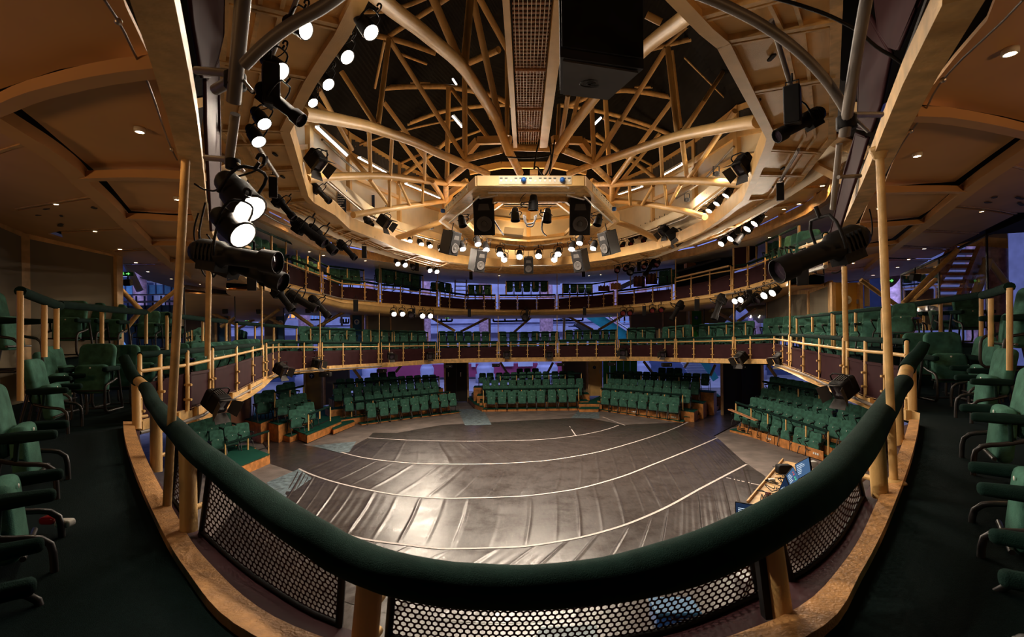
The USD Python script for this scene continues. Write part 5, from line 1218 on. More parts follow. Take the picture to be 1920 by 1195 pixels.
# large loudspeaker hanging close overhead, right of the bridge
sp = thing('overhead_speaker', 'large black loudspeaker hanging close overhead right of the bridge', 'loudspeaker')
b0, b1, b2, b3 = D(1050, 107, 3.2), D(1207, 129, 3.2), D(1142, 186, 3.69), D(1050, 176, 3.69)
obj('cabinet', MB().prism([b0, b1, b2, b3], (0, 0.0, 1.15)), M['speaker_black'], sp)
obj('front_grille', MB().prism([b0 + [.01, -.02, .05], b1 + [-.01, -.02, .05], b1 + [-.01, -.02, 1.1], b0 + [.01, -.02, 1.1]], (0, -.015, 0)), M['black_metal'], sp)
obj('base_plate', MB().prism([b0 + [.02, .02, -.004], b1 + [-.03, .02, -.004], b2 + [-.01, -.02, -.004], b3 + [.02, -.02, -.004]], (0, 0, -.012)), M['speaker_grey'], sp)
lg = (b0 + b1 + b2 + b3) / 4 + [0, 0, -.018]
lgm = MB()
for a in np.linspace(0, 2 * np.pi, 29)[:-1]:
    c, s_ = math.cos(a), math.sin(a); a2 = a + 2 * np.pi / 28; lgm.tube([lg + [.085 * c, .05 * s_, 0], lg + [.085 * math.cos(a2), .05 * math.sin(a2), 0]], .005, 5)
lgm.tube(dense([lg + [.05, .02, 0], lg + [.0, .03, 0], lg + [-.04, .0, 0], lg + [-.01, -.02, 0], lg + [.02, -.005, 0], lg + [-.01, .008, 0]], 16), .006, 5)
lgm.tube(dense([lg + [-.01, .025, 0], lg + [.045, .005, 0], lg + [.05, -.02, 0], lg + [.02, -.03, 0]], 10), .005, 5)
obj('badge', lgm, M['speaker_black'], sp, 'round maker badge in relief')
obj('hanger', MB().tube([(b0 + b1) / 2 + [0, .2, 1.15], (b0 + b1) / 2 + [0, .2, 2.4]], .02, 6), M['black_metal'], sp)

# scaffold tubes near the viewer
def scaf(pts, wpx, lab, name='scaffold_tube'):
    P = [D(*q) for q in pts]; d = np.mean([q[2] for q in pts])
    P = dense(P, 20) if len(P) > 2 else P
    one(name, MB().tube(P, wpx / 2 * d / F, 14), M['grey_tube'], lab, 'scaffold tube')
scaf([(458, -30, 2.05), (438, 192, 2.3)], 27, 'upright grey scaffold tube at upper left, nearest')
scaf([(660, -30, 1.9), (600, 16, 2.0), (540, 50, 2.05), (495, 85, 2.1), (458, 122, 2.15)], 23, 'bent grey scaffold tube rising right from the left upright')
scaf([(368, 132, 2.4), (445, 138, 2.25)], 15, 'short level scaffold stub fixed to the left edge beam, upper')
scaf([(404, 168, 2.45), (440, 148, 2.3)], 20, 'short slanting scaffold stub by the left clamp')
scaf([(441, 214, 3.2), (429, 308, 3.4)], 17, 'upright grey scaffold tube carrying the big left lamps')
scaf([(386, 296, 3.7), (438, 300, 3.4)], 11, 'short level scaffold stub fixed to the left edge beam, lower')
scaf([(1630, -30, 2.2), (1600, 140, 2.45), (1583, 256, 2.6)], 21, 'upright grey scaffold tube at upper right, nearest')
scaf([(1300, -14, 2.2), (1400, 30, 2.3), (1480, 82, 2.4), (1540, 140, 2.5), (1584, 204, 2.6)], 18, 'bent grey scaffold tube rising left from the right upright')
scaf([(1592, 216, 2.6), (1652, 215, 2.9)], 11, 'short level scaffold stub fixed to the right edge beam, upper')
scaf([(1574, 270, 4.0), (1562, 392, 4.3)], 11, 'upright grey scaffold tube at right, lower')
scaf([(1572, 332, 4.1), (1613, 330, 4.2)], 7, 'short level scaffold stub fixed to the right edge beam, lower')
scaf([(1446, 38, 4.6), (1486, 172, 5.2)], 9, 'slanting grey tube holding the right column speaker')
scaf([(560, -10, 4.0), (540, 40, 4.3)], 9, 'slanting grey tube above the first lit lamp at left')
scaf([(525, 66, 4.5), (512, 100, 4.8)], 9, 'slanting grey tube above the second lit lamp at left')
scaf([(481, 270, 6.2), (520, 330, 7.6)], 7, 'slanting grey tube before the left gantry panels')
scaf([(1497, 281, 7.8), (1464, 338, 9.5)], 6, 'slanting grey tube before the right gantry panels')
for (x, y, d, lab) in ((441, 152, 2.28, 'black scaffold clamp on the left upright'), (1587, 230, 2.58, 'black scaffold clamp on the right upright'), (437, 308, 3.38, 'black scaffold clamp above the big left lamps')):
    p = D(x, y, d); t = thing('scaffold_clamp', lab, 'clamp')
    obj('collar', MB().lathe([(.02, -.03), (.046, -.03), (.046, .03), (.02, .03)], 14, p), M['black_metal'], t); obj('bolt', MB().tube([p + [.04, -.02, 0], p + [.09, -.03, -.06]], .008, 6), M['alu'], t)
CB = [([(1442, -6, 2.6), (1530, 20, 2.7), (1600, 52, 2.8), (1660, 98, 2.9), (1690, 118, 2.9), (1722, 130, 2.85), (1758, 125, 2.8), (1770, 105, 2.8)], .010, 'thick black cable looping past the right edge beam'), ([(365, 345, 4.3), (385, 356, 4.2), (410, 352, 3.9)], .008, 'black cable looping to the big left lamp'), ([(1630, 392, 6), (1633, 445, 6.2), (1612, 462, 6.5), (1600, 440, 6.6)], .008, 'black cable loop under the right ceiling')]
for pts, r, lab in CB: one('hanging_cable', MB().tube(dense([D(*q) for q in pts], 24), r, 6), M['black_metal'], lab, 'cable')

# ------------------------------------------------------------------ stage lamps and loudspeakers
STG = np.array([0.3, 13.5, 0.5])
_k = {}
def lamp(key, x, y, px, d, lab, aim=None, wid=0.21):
    """a lamp whose middle the photograph shows at (x, y), px wide"""
    p = D(x, y, d); sc = px * d / F / wid; tc = nrm(np.array([0, 0, E]) - p)
    if key in ('spk', 'bigspk'):                      # cabinets hang upright, turned a little about their pole
        yaw = {'spk': 0.0, 'bigspk': 0.0}[key] if aim is None or len(aim) == 3 else math.radians(np.clip((aim[0] - x) * (1.0 if key == 'bigspk' else 0.4), -55, 55))
        h = nrm([tc[0], tc[1], 0]); f = np.array([h[0] * math.cos(yaw) - h[1] * math.sin(yaw), h[0] * math.sin(yaw) + h[1] * math.cos(yaw), -0.12 if key == 'spk' else -0.30])
    elif aim is None or len(aim) == 3:
        f = (STG if aim is None else np.array(aim)) - p
    else:
        f = nrm(D(aim[0], aim[1], d) - p) + tc * {'lit': 0.34, 'profile': 0.12, 'fresnel': 0.35}.get(key, 0.3)
    put(key, lab, M=aimM(p, f, sc))


gd = lambda h: (lambda x, y: float(h / ray(x, y)[2]))
rd = gd(3.0)
LIT = [(556, 48, 34, 4.2, 'lit stage lamp nearest the top of the frame at left', (610, 75)), (512, 122, 34, 4.7, 'lit stage lamp on the left tube, second from the top', (560, 160)), (684, 47, 32, 4.6, 'lit stage lamp at the inner gantry edge, topmost at left', (720, 90)), (640, 95, 29, 5.3, 'lit stage lamp at the inner gantry edge, second at left', (672, 130)), (606, 148, 25, 6.2, 'lit stage lamp at the inner gantry edge, third at left', (635, 180)), (580, 184, 20, 6.8, 'lit stage lamp at the inner gantry edge, fourth at left', (600, 210)), (487, 220, 27, 5.6, 'lit stage lamp under the black spotlight at left', (515, 260)), (477, 253, 27, 5.9, 'lit stage lamp below its pair at left', (500, 290)), (445, 365, 62, 3.3, 'big lit stage lamp at left before the upper gallery', (490, 420)), (432, 422, 52, 3.2, 'second big lit stage lamp at left, beneath the first', (490, 470)),
       (766, 449, 11, 20, 'lit lamp on the technical level at left, first of four', None), (788, 455, 11, 20.5, 'lit lamp on the technical level at left, second of four', None), (805, 459, 10, 21, 'lit lamp on the technical level at left, third of four', None), (826, 465, 10, 21.5, 'lit lamp on the technical level at left, last of four', None), (744, 492, 10, 20.8, 'lit lamp above the upper balustrade at left, outer of a pair', None), (758, 494, 10, 21, 'lit lamp above the upper balustrade at left, inner of a pair', None), (805, 505, 9, 22, 'lit lamp left of the ladder, outer of a pair', None), (818, 507, 9, 22.4, 'lit lamp left of the ladder, inner of a pair', None), (737, 587, 10, 23.2, 'lit lamp under the upper gallery before the beige panel, first', None), (753, 587, 10, 23.8, 'lit lamp under the upper gallery before the beige panel, second', None), (791, 591, 10, 25, 'lit lamp under the upper gallery before the beige panel, third', None), (806, 591, 10, 25.5, 'lit lamp under the upper gallery before the beige panel, fourth', None),
       (866, 461, 13, 17.5, 'lit lamp at the left tip of the octagonal rig', None), (895, 452, 13, 18, 'lit lamp on the rig under the left stage speaker', None), (911, 463, 13, 19, 'lit lamp on the rig left of the far pair', None), (937, 472, 13, 21, 'lit lamp on the far rig pipe, upper of the left pair', None), (945, 483, 12, 21, 'lit lamp on the far rig pipe, lower of the left pair', None), (974, 477, 13, 21.5, 'lit lamp on the far rig pipe left of the middle', None), (1010, 476, 13, 21.5, 'lit lamp on the far rig pipe right of the middle', None), (1040, 483, 12, 21, 'lit lamp on the far rig pipe, lower of the right pair', None), (1047, 472, 13, 21, 'lit lamp on the far rig pipe, upper of the right pair', None), (1073, 462, 13, 19, 'lit lamp on the rig right of the far pair', None), (1088, 450, 13, 18, 'lit lamp on the rig under the right stage speaker', None), (1114, 460, 13, 17.5, 'lit lamp at the right tip of the octagonal rig', None),
       (1367, 359, 15, 13, 'lit lamp on the technical level at right, first of four', None), (1349, 375, 14, 13.8, 'lit lamp on the technical level at right, second of four', None), (1334, 389, 13, 14.6, 'lit lamp on the technical level at right, third of four', None), (1319, 402, 12, 15.4, 'lit lamp on the technical level at right, last of four', None), (1422, 412, 16, 13.6, 'lit lamp on the right gantry pipe, topmost of four', None), (1408, 422, 16, 14.2, 'lit lamp on the right gantry pipe, second of four', None), (1375, 442, 14, 15.4, 'lit lamp on the right gantry pipe, third of four', None), (1357, 452, 13, 16.2, 'lit lamp on the right gantry pipe, lowest of four', None), (1455, 545, 15, 16.4, 'lit lamp under the upper gallery at right, nearest of four', None), (1439, 550, 15, 17, 'lit lamp under the upper gallery at right, second of four', None), (1393, 559, 12, 18.6, 'lit lamp under the upper gallery at right, third of four', None), (1382, 562, 12, 19, 'lit lamp under the upper gallery at right, furthest of four', None)]
for x, y, px, d, lab, aim in LIT: lamp('lit', x, y, px, d, lab, aim)
# bare-looking work lamps that light the roof
WK = [(604, 298, 10.8, 9), (725, 397, 15.5, 6), (808, 428, 18.5, 7), (1347, 327, 12.0, 9), (1291, 376, 14.6, 8)]
for k, (x, y, d, px) in enumerate(WK):
    p = D(x, y, d); lab = ['at upper left', 'left, middle of three', 'left, furthest of three', 'at upper right', 'right, second'][k]
    t = thing('work_lamp', f'glaring round work lamp on the technical level {lab}', 'work lamp')
    r = px * d / F / 2
    obj('housing', MB().lathe([(0, .16), (r * .8, .14), (r * 1.1, .05), (r * 1.15, .01)], 14, p + [0, .06, .03], (0, 1, 0.3)), M['black_metal'], t)
    obj('yoke', MB().tube([p + [r * 1.2, .12, 0], p + [r * 1.2, .12, .22], p + [-r * 1.2, .12, .22], p + [-r * 1.2, .12, 0]], .015, 5), M['black_metal'], t)
    light('SphereLight', f'work_lamp_bulb_{k}', p - [0, 0.02, 0], None, WORK, (1.0, 0.80, 0.55), Radius=r)
for x, y, px, d, lab in [(866, 415, 15, 15.5, 'unlit black lamp at the left side of the octagonal rig'), (966, 403, 17, 14.6, 'unlit black lamp inside the rig, left of the middle'), (1000, 381, 19, 13.3, 'unlit black lamp hanging in the middle of the near rig pipe'), (1026, 405, 17, 14.6, 'unlit black lamp inside the rig, right of the middle'), (1122, 413, 15, 15.5, 'unlit black lamp at the right side of the octagonal rig'), (690, 458 - 42, 15, 16, 'dark lamp cluster on the left gantry edge'), (985, 594, 13, 28, 'unlit lamp hanging under the middle of the upper gallery'), (774, 500, 10, 21.5, 'unlit lamp between the lit pairs at left'), (770, 590, 12, 24.2, 'unlit lamp between the lit pairs under the upper gallery'), (1425, 560, 15, 17.4, 'unlit lamp under the upper gallery at right'), (1183, 508, 12, 22, 'unlit blue-lens lamp between the red lamps')]:
    lamp('dark', x, y, px, d, lab)
for k, (x, y, px, d) in enumerate([(1158, 505, 10, 23), (1174, 502, 10, 22.6), (1209, 498, 10, 21.6), (1233, 494, 10, 21), (1169, 586, 10, 26), (1182, 586, 10, 25.6), (1224, 581, 10, 24), (1241, 580, 10, 23.4), (1168, 459, 9, 21), (1184, 455, 9, 20.5), (1208, 449, 9, 19.8)]):
    w = 'above the upper balustrade at right' if 490 < y < 510 else 'under the upper gallery at right' if y > 570 else 'on the technical level at right'
    i = k if k < 4 else k - 4 if k < 8 else k - 8
    lamp('red', x, y, px, d, f'unlit lamp with red lens {w}, {ORD[i]} from left')
for key, x, y, px, d, lab, aim in [('profile', 575, 432, 26, 11.5, 'black profile spotlight under the left gantry, upper of a pair', (640, 480)), ('profile', 600, 445, 24, 12, 'black profile spotlight under the left gantry, lower of a pair', (645, 490)), ('profile', 648, 466, 16, 14, 'slim black profile spotlight left of the corner speaker', (690, 510)), ('profile', 528, 556, 20, 13, 'black profile spotlight under the upper gallery at left, first', (570, 610)), ('profile', 562, 563, 22, 14.5, 'black profile spotlight under the upper gallery at left, second', (610, 590)), ('profile', 597, 573, 18, 16, 'black profile spotlight under the upper gallery at left, third', (640, 620)),
                                   ('profile', 520, 190, 36, 4.6, 'long black profile spotlight at upper left below the lit pair', (560, 222)), ('profile', 1505, 230, 34, 4.8, 'long black profile spotlight at upper right below the column speaker', (1450, 260)), ('profile', 530, 385, 20, 8.5, 'black profile spotlight below the left column speaker', (560, 420)), ('profile', 600, 360, 16, 11, 'shiny profile spotlight on the left technical level', (640, 400)), ('profile', 1348, 572, 17, 18, 'black profile spotlight under the upper gallery right of the green door', (1335, 610)), ('profile', 1270, 580, 14, 21.5, 'black profile spotlight under the upper gallery left of the green door', (1256, 605)), ('profile', 1224 - 4, 500, 12, 21.6, 'black profile spotlight among the red lamps', (1200, 530)),
                                   ('profile', 1395, 436, 16, 14.5, 'silver-edged profile spotlight between the lit lamps of the right gantry', (1370, 470)), ('profile', 1550, 470, 62, 3.6, 'very large black followspot hanging at right before the upper gallery', (1480, 500)), ('profile', 430, 480, 56, 4.2, 'very large black spotlight hanging at left before the upper gallery', (500, 490)), ('profile', 455, 500, 50, 4.5, 'second large black spotlight at left, beneath the first', (530, 530)), ('profile', 1405, 565, 16, 17.8, 'black profile spotlight between the lit lamps under the right gallery', (1380, 585)),
                                   ('fresnel', 592, 300, 30, 9.5, 'black fresnel lantern with barn doors at the left gantry edge', (630, 350)), ('fresnel', 1394, 308, 30, 10.0, 'black fresnel lantern with barn doors at the right gantry edge', (1360, 350)), ('fresnel', 720, 415, 20, 15, 'black flood lantern by the poster on the left technical level', (760, 450)), ('fresnel', 1262, 440, 20, 17, 'black flood lantern with barn doors on the right gantry edge', (1290, 480)), ('fresnel', 1245, 432, 16, 17.4, 'second dark lantern on the right gantry edge', (1220, 470)),
                                   ('fresnel', 405, 752, 36, 8.6, 'black flood lantern fixed below the nearest left balustrade', (450, 790)), ('fresnel', 526, 692, 20, 15, 'black flood lantern at the left corner of the first gallery', (560, 715)), ('fresnel', 594, 682, 15, 18.6, 'black flood lantern on the bay right of the left corner', (620, 690)), ('fresnel', 1583, 726, 36, 8.8, 'black flood lantern fixed below the nearest right balustrade', (1540, 760)), ('fresnel', 1462, 672, 18, 15.8, 'black flood lantern at the right corner of the first gallery', (1440, 690)), ('fresnel', 1390, 670, 18, 18.4, 'black flood lantern above the black doorway at right', (1370, 690)),
                                   ('fresnel', 733, 668, 12, 23, 'small black flood lantern on the bay left of the black doors', None), ('fresnel', 806, 667, 11, 26, 'small black flood lantern by the solid panel left of the black doors', None), ('fresnel', 950, 664, 10, 28, 'small black flood lantern on the middle bay, left', None), ('fresnel', 1030, 665, 10, 28, 'small black flood lantern on the middle bay, right', None), ('fresnel', 1169, 661, 13, 26, 'black flood lantern on the bay above the green panels', None), ('fresnel', 1244, 664, 11, 23, 'small black flood lantern at the bend right of the green panels', None),
                                   ('spk', 512, 352, 15, 7.6, 'slim black column speaker before the left gantry panels', None), ('spk', 1463, 360, 13, 9.6, 'slim black column speaker before the right gantry panels', None), ('spk', 1486, 198, 28, 4.7, 'black column speaker hanging at upper right on a slanting tube', (1470, 600)), ('spk', 508, 160, 30, 4.6, 'black column speaker hanging at upper left among the lamps', (520, 600)), ('spk', 683, 473, 9, 15, 'slim black column speaker at the left gantry corner', None), ('spk', 667, 573, 9, 20, 'slim black column speaker under the upper gallery left of the blue door', None), ('spk', 472, 525, 16, 10, 'black column speaker hanging beneath the large left spotlights', None), ('spk', 1505, 510, 20, 5.4, 'black column speaker hanging beneath the followspot at right', None), ('spk', 880, 587, 6, 26.5, 'small column speaker under the upper gallery below the ladder', None), ('spk', 883, 517, 6, 25, 'small column speaker under the outer ring left of the middle', None), ('spk', 988, 587, 5, 27.4, 'small column speaker under the upper gallery at the middle', None), ('spk', 1094, 512, 6, 25, 'small column speaker under the outer ring right of the middle', None), ('spk', 1096, 584, 6, 26.5, 'small column speaker under the upper gallery right of the middle', None), ('spk', 1208, 583, 7, 24, 'small column speaker among the red lamps under the gallery', None), ('spk', 1198, 500, 7, 22, 'small column speaker among the red lamps above the balustrade', None), ('spk', 1384, 428, 9, 15, 'small column speaker between the lit lamps of the right gantry', None), ('spk', 1405, 556, 10, 18, 'small column speaker between the lit lamps under the right gallery', None), ('spk', 1307, 572, 9, 20, 'small column speaker before the green door', None), ('spk', 776, 586, 6, 24.4, 'small column speaker between the lit lamps before the beige panel', None), ('spk', 782, 500, 7, 21.6, 'small column speaker between the lit pairs at left', None)]:
    lamp(key, x, y, px, d, lab, aim, {'profile': 0.22, 'fresnel': 0.34, 'spk': 0.20}[key])
for x, y, px, d, lab, aim in [(909, 405, 40, 14.8, 'black stage speaker with a round woofer at the left of the rig', (905, 460)), (1085, 405, 40, 14.8, 'black stage speaker with a round woofer at the right of the rig', (1092, 460)), (843, 455, 26, 17, 'grey-sided stage speaker turned away at the left tip of the rig', (890, 500)), (1143, 455, 26, 17, 'grey-sided stage speaker turned away at the right tip of the rig', (1095, 500)), (894, 488, 24, 19, 'stage speaker hanging below the rig at left', (930, 520)), (1090, 488, 24, 19, 'stage speaker hanging below the rig at right', (1056, 520)), (991, 497, 18, 22, 'narrow stage speaker hanging at the far middle of the rig', None)]:
    lamp('bigspk', x, y, px, d, lab, aim, 0.62)
for k, pts in enumerate([[(385, 380, 5.0), (374, 430, 5.0), (380, 470, 5.1), (392, 500, 5.2), (398, 470, 5.2), (388, 440, 5.0)], [(405, 440, 4.8), (392, 480, 5.0), (400, 520, 5.2), (412, 490, 5.0), (402, 450, 4.9)], [(372, 400, 5.2), (365, 450, 5.3), (378, 505, 5.4), (388, 520, 5.4), (390, 480, 5.3)], [(1570, 445, 6.0), (1592, 470, 6.0), (1584, 500, 6.0), (1560, 512, 5.8)]]):
    one('hanging_cable', MB().tube(dense([D(*q) for q in pts], 26), .009, 6), M['black_metal'], f'loose black cable loop {"beside the large left spotlights, " + ORD[k] if k < 3 else "beside the followspot at right"}', 'cable')
for k, (x, y) in enumerate([(1447, 108), (1420, 190), (470, 170), (516, 290), (530, 332), (1468, 316), (1452, 350), (636, 416), (1340, 440)]):
    p = hr(x, y, HT - .02); one('hatch_slot', MB().pillow(.05, .14, .02, .02, .005, rotx(90, p), 0, 4), M['dark_void'], f'small dark oval hatch slot in the gantry ring panel at {"left" if x < 900 else "right"}, {ORD[[0, 1, 0, 1, 2, 2, 3, 3, 4][k]]} from the viewer', 'slot')
for k, (x, y, m) in enumerate([(93, 975, 'lens_red'), (122, 981, 'white_plastic')]):
    p = H(x, y, HF + .02); one('litter', MB().pillow(.10, .05, .06, .02, .012, rotx(0, p), 0, 4), M[m], ['small red wrapper on the carpet under the left seats', 'small white wrapper on the carpet under the left seats'][k], 'wrapper')
# lamp pipes along the gallery edges
for lab, xs_, yy, dd in [('under the first gallery edge at left', [262, 351, 400, 470, 520], [812, 790, 766, 731, 701], None), ('under the first gallery edge from the left corner', [536, 600, 660, 715], [698, 694, 690, 687], None), ('under the first gallery edge at right', [1452, 1507, 1583, 1640, 1690], [684, 702, 738, 762, 782], None), ('along the upper gallery edge at left', [430, 470, 500], [507, 519, 524], None), ('along the upper gallery edge at left, second', [506, 560, 600], [527, 545, 553], None), ('along the upper gallery edge at the left corner', [605, 650, 705], [551, 561, 566], None), ('along the upper gallery edge at right', [1340, 1400, 1470], [555, 545, 521], None), ('along the upper gallery edge at right, nearest', [1490, 1520, 1548], [516, 508, 500], None),
                         ('of the left gantry', [470, 530, 600, 700], [330, 420, 440, 468], 'g'), ('of the right gantry', [1345, 1380, 1420, 1440], [450, 430, 408, 392], 'g'), ('before the far upper balustrade at left', [738, 800, 830], [478, 495, 500], 'g'), ('before the far upper balustrade at right', [1150, 1200, 1240], [497, 490, 478], 'g')]:
    P = []
    for x, y in zip(xs_, yy):
        d = (float(fd1(x)) - 0.28) if (dd is None and y > 600) else (fd2(x) - 0.28 if dd is None else rd(x, y)); P.append(D(x, y, d))
    one('lamp_pipe', MB().tube(dense(P, 14), 0.028, 7), M['grey_tube'], f'grey lamp pipe {lab}', 'pipe')
for k, x in enumerate((610, 716, 840, 930, 1052, 1147, 1250, 1388)):
    d = float(fd1(x)) - 0.1; y = f1[4](x) + 6; p = D(x, y, d)
    t = thing('sensor_box', f'small black box under the first gallery edge, {ORD[k]} from the left', 'box')
    obj('case', MB().pillow(.42, .16, .26, .02, .015, rotx(0, p), 0, 3), M['black_metal'], t)
    obj('indicator', MB().lathe([(0, .003), (.015, .003), (.018, 0)], 8, p + [.12, -.13, 0], (0, -1, 0)), M['white_plastic'], t)
# ------------------------------------------------------------------ walls behind the seats
def panel_wall(lab, pts_top, pts_bot, m, frame=True, fw=0.07, name='wall_panel', th=0.08, posts=True):
    """an upholstered wall panel in a timber frame, given by its corners left-to-right (x, y, d)"""
    T_, B_ = [D(*p) for p in pts_top], [D(*p) for p in pts_bot]
    B_ = [np.array([t[0], t[1], b[2]]) for t, b in zip(T_, B_)]
    t = thing(name, lab, 'wall panel', kind='structure')
    nn = nrm(np.cross(T_[-1] - T_[0], [0, 0, 1.0])); nn = nn if nn[1] > 0 else -nn
    obj('panel', MB().slab(T_, B_, nn * -1, -th), M[m], t)
    if frame:
        for k in range(len(T_)):
            obj('frame_post', MB().beam(B_[k] - nn * .04, T_[k] - nn * .04, fw * 1.6, fw * 1.6, nn), M['wood_pale'], t)
        for k in range(len(T_) - 1):
            obj('frame_rail', MB().beam(T_[k] - nn * .04, T_[k + 1] - nn * .04, fw, fw * 1.6), M['wood_pale'], t)
    return t, nn


FB = lambda x, o=4.4: float(fd1(x)) + o
panel_wall('beige upholstered wall panels in cream frames behind the left raised seats', [(-60, 395, 8.0), (36, 438, 9.4), (214, 476, 10.8)], [(-60, 800, 8.0), (36, 760, 9.4), (214, 720, 10.8)], 'beige_wall', fw=.10)
panel_wall('pair of beige wall panels right of the blue door', [(686, 584, FB(686)), (730, 586, FB(730)), (792, 588, FB(792))], [(686, 650, FB(686)), (730, 650, FB(730)), (792, 650, FB(792))], 'beige_wall')
panel_wall('pair of beige wall panels left of the green door', [(1184, 585, FB(1184)), (1245, 583, FB(1245)), (1291, 580, FB(1291))], [(1184, 645, FB(1184)), (1245, 640, FB(1245)), (1291, 640, FB(1291))], 'beige_wall')
panel_wall('large beige wall panels behind the right raised seats', [(1438, 553, FB(1438)), (1516, 547, FB(1516)), (1556, 531, FB(1556))], [(1438, 640, FB(1438)), (1516, 640, FB(1516)), (1556, 640, FB(1556))], 'beige_wall', fw=.09)


def door(n, lab, xa, xb, yt, yb, d, m, mark=None, handle=None, frame=True, z0=None, double=False):
    t = thing(f'door_{n}', lab, 'door', kind='structure')
    a, b = D(xa, yt, d), D(xb, yt, d if np.ndim(d) == 0 else d); zb = D(xa, yb, d)[2] if z0 is None else z0
    obj('leaf', MB().slab([a, b], [[a[0], a[1], zb], [b[0], b[1], zb]], (0, -1, 0), .06), M[m], t)
    if double: obj('meeting_stile', MB().beam([(a[0] + b[0]) / 2, a[1] - .03, zb], (a + b) / 2 - [0, .03, 0], .04, .03, (0, 1, 0)), M['frame_black'], t)
    if frame:
        for p in (a, b): obj('frame_post', MB().beam([p[0], p[1] - .05, zb], p - [0, .05, 0], .10, .10, (0, 1, 0)), M['wood_pale'], t)
    if mark:
        c = D(mark[0], mark[1], d) - [0, .09, 0]; r = mark[2] * d / F
        obj('round_sign', MB().lathe([(0, .02), (r, .02), (r, 0)], 18, c, (0, -1, 0)), M[mark[3]], t)
        obj('sign_emblem', MB().frame_box(c - [0, .03, 0], (r * .18, 0, 0), (0, .004, 0), (0, 0, r * .6)).frame_box(c - [0, .03, -r * .15], (r * .5, 0, 0), (0, .004, 0), (0, 0, r * .14)), M[mark[4]], t)
    for hx, hy in handle or []:
        obj('pull_handle', MB().beam(D(hx, hy - 4, d) - [0, .1, 0], D(hx, hy + 4, d) - [0, .1, 0], .05, .02, (0, 1, 0)), M['alu'], t)


door(1, 'blue door with a round sign behind the first gallery at left', 659, 681, 586, 645, FB(670), 'blue_door', (670, 604, 5, 'white_plastic', 'blue_plastic'))
door(2, 'bright green door with a round sign behind the first gallery at right', 1294, 1317, 580, 640, FB(1305), 'green_door', (1304, 596, 3.5, 'blue_plastic', 'white_plastic'))
door(3, 'yellow door with a round sign behind the right raised seats', 1559, 1610, 530, 650, FB(1585), 'yellow_door', (1584, 563, 8, 'white_plastic', 'cream_pale'), [(1603, 566)])
door(4, 'black double doors under the first gallery left of the centre stalls', 834, 877, 676, 748, 31.0, 'dark_void', None, [(841, 702), (864, 702)], z0=0.0, double=True)
door(5, 'black double doors under the first gallery beside the right stalls', 1352, 1428, 680, 776, 25.0, 'dark_void', None, None, z0=0.0, double=True)
door(6, 'orange door with a dark round sign behind the left stalls block', 572, 604, 696, 766, 26.5, 'yellow_door', (586, 705, 5, 'board_navy', 'white_plastic'), z0=0.2)
door(7, 'cream door with a round blue sign right of the centre stalls block', 1103, 1127, 676, 740, 30.5, 'cream', (1114, 689, 3, 'board_navy', 'blue_plastic'), [(1124, 696)], z0=0.3)
panel_wall('beige wall panel behind the left centre stalls block', [(606, 694, 27), (652, 688, 29)], [(606, 760, 27), (652, 752, 29)], 'beige_wall')
panel_wall('beige wall panel between the centre stalls block and the cream door', [(1056, 675, 32), (1101, 675, 31)], [(1056, 735, 32), (1101, 740, 31)], 'beige_wall')
panel_wall('terracotta wall beside the nearest left stalls seats', [(380, 742, 18), (470, 718, 21.5)], [(380, 835, 18), (470, 800, 21.5)], 'terracotta', fw=.05)
gp = thing('wall_panel', 'vivid green boarded panels behind the right centre stalls block', 'wall panel', kind='structure')
for k in range(5):
    a, b = 1131 + k * 12.8, 1131 + (k + 1) * 12.8 - .6; obj('board', MB().slab([D(a, 674, 31), D(b, 674, 31)], [D(a, 740, 31), D(b, 740, 31)], (0, -1, 0), .05), M['green_door'], gp)

# ------------------------------------------------------------------ the great hall outside
hall = MB(); hall.box((-60, 46, -0.02), (60, 47, 26)); struct('wall_hall', hall, M['hall_stone'])
for nm, x0, x1 in (('wall_hall_left', -34, -33), ('wall_hall_right', 33, 34)):
    struct(nm, MB().box((x0, -10, 0), (x1, 46, 26)), M['hall_stone'])
struct('ceiling', MB().box((-60, -12, 26), (60, 47, 26.3)), M['hall_dark'])
struct('wall_hall_near', MB().box((-60, -12.5, 0), (60, -12, 26)), M['hall_dark'])


def column(x, d, r, lab, base=True, z1=24.0, y=640):
    p = D(x, y, d); p[2] = 0; t = thing('marble_column', lab, 'column')
    obj('shaft', MB().lathe([(r * 1.0, 2.3), (r * 1.0, z1 * .5), (r * .92, z1)], 24, p), M['pink_marble'], t)
    obj('base', MB().lathe([(0, 0), (r * 1.75, 0), (r * 1.75, .7), (r * 1.5, .75), (r * 1.62, 1.15), (r * 1.45, 1.35), (r * 1.2, 1.5), (r * 1.42, 1.8), (r * 1.3, 2.1), (r * 1.04, 2.3)], 24, p), M['hall_stone'], t)


for k, (x, w) in enumerate([(470, 16), (571, 18), (693, 16), (800, 14), (909, 18), (1025, 22), (1152, 16), (1205, 16), (1415, 20)]):
    column(x, 42.5, w / 2 * 42.5 / F * 1.15, f'pink marble column in the hall beyond the seats, {ORD[k]} from the left')
for x, d, w, lab in ((262, 26, 22, 'pink marble column in the hall beyond the left gallery'), (320, 30, 16, 'slimmer marble column in the hall beyond the left gallery'), (1678, 24, 24, 'pink marble column in the hall beyond the right hanging pole'), (1706, 28, 20, 'pink marble column right of the hanging black box'), (1868, 17, 34, 'pink marble column behind the right raised rail'), (1822, 26, 18, 'pink marble column behind the hall stairs at right')):
    column(x, d, w / 2 * d / F, lab, y=520)


def flat_at(name, xa, ya, xb, yb, d, m, lab, cat, th=.15, kind=None):
    a, b = D(xa, ya, d), D(xb, yb, d)
    o = obj(name, MB().box((a[0], d - th, min(a[2], b[2])), (b[0], d, max(a[2], b[2]))), M[m]); return tag(o, lab, None if kind else cat, None, kind)


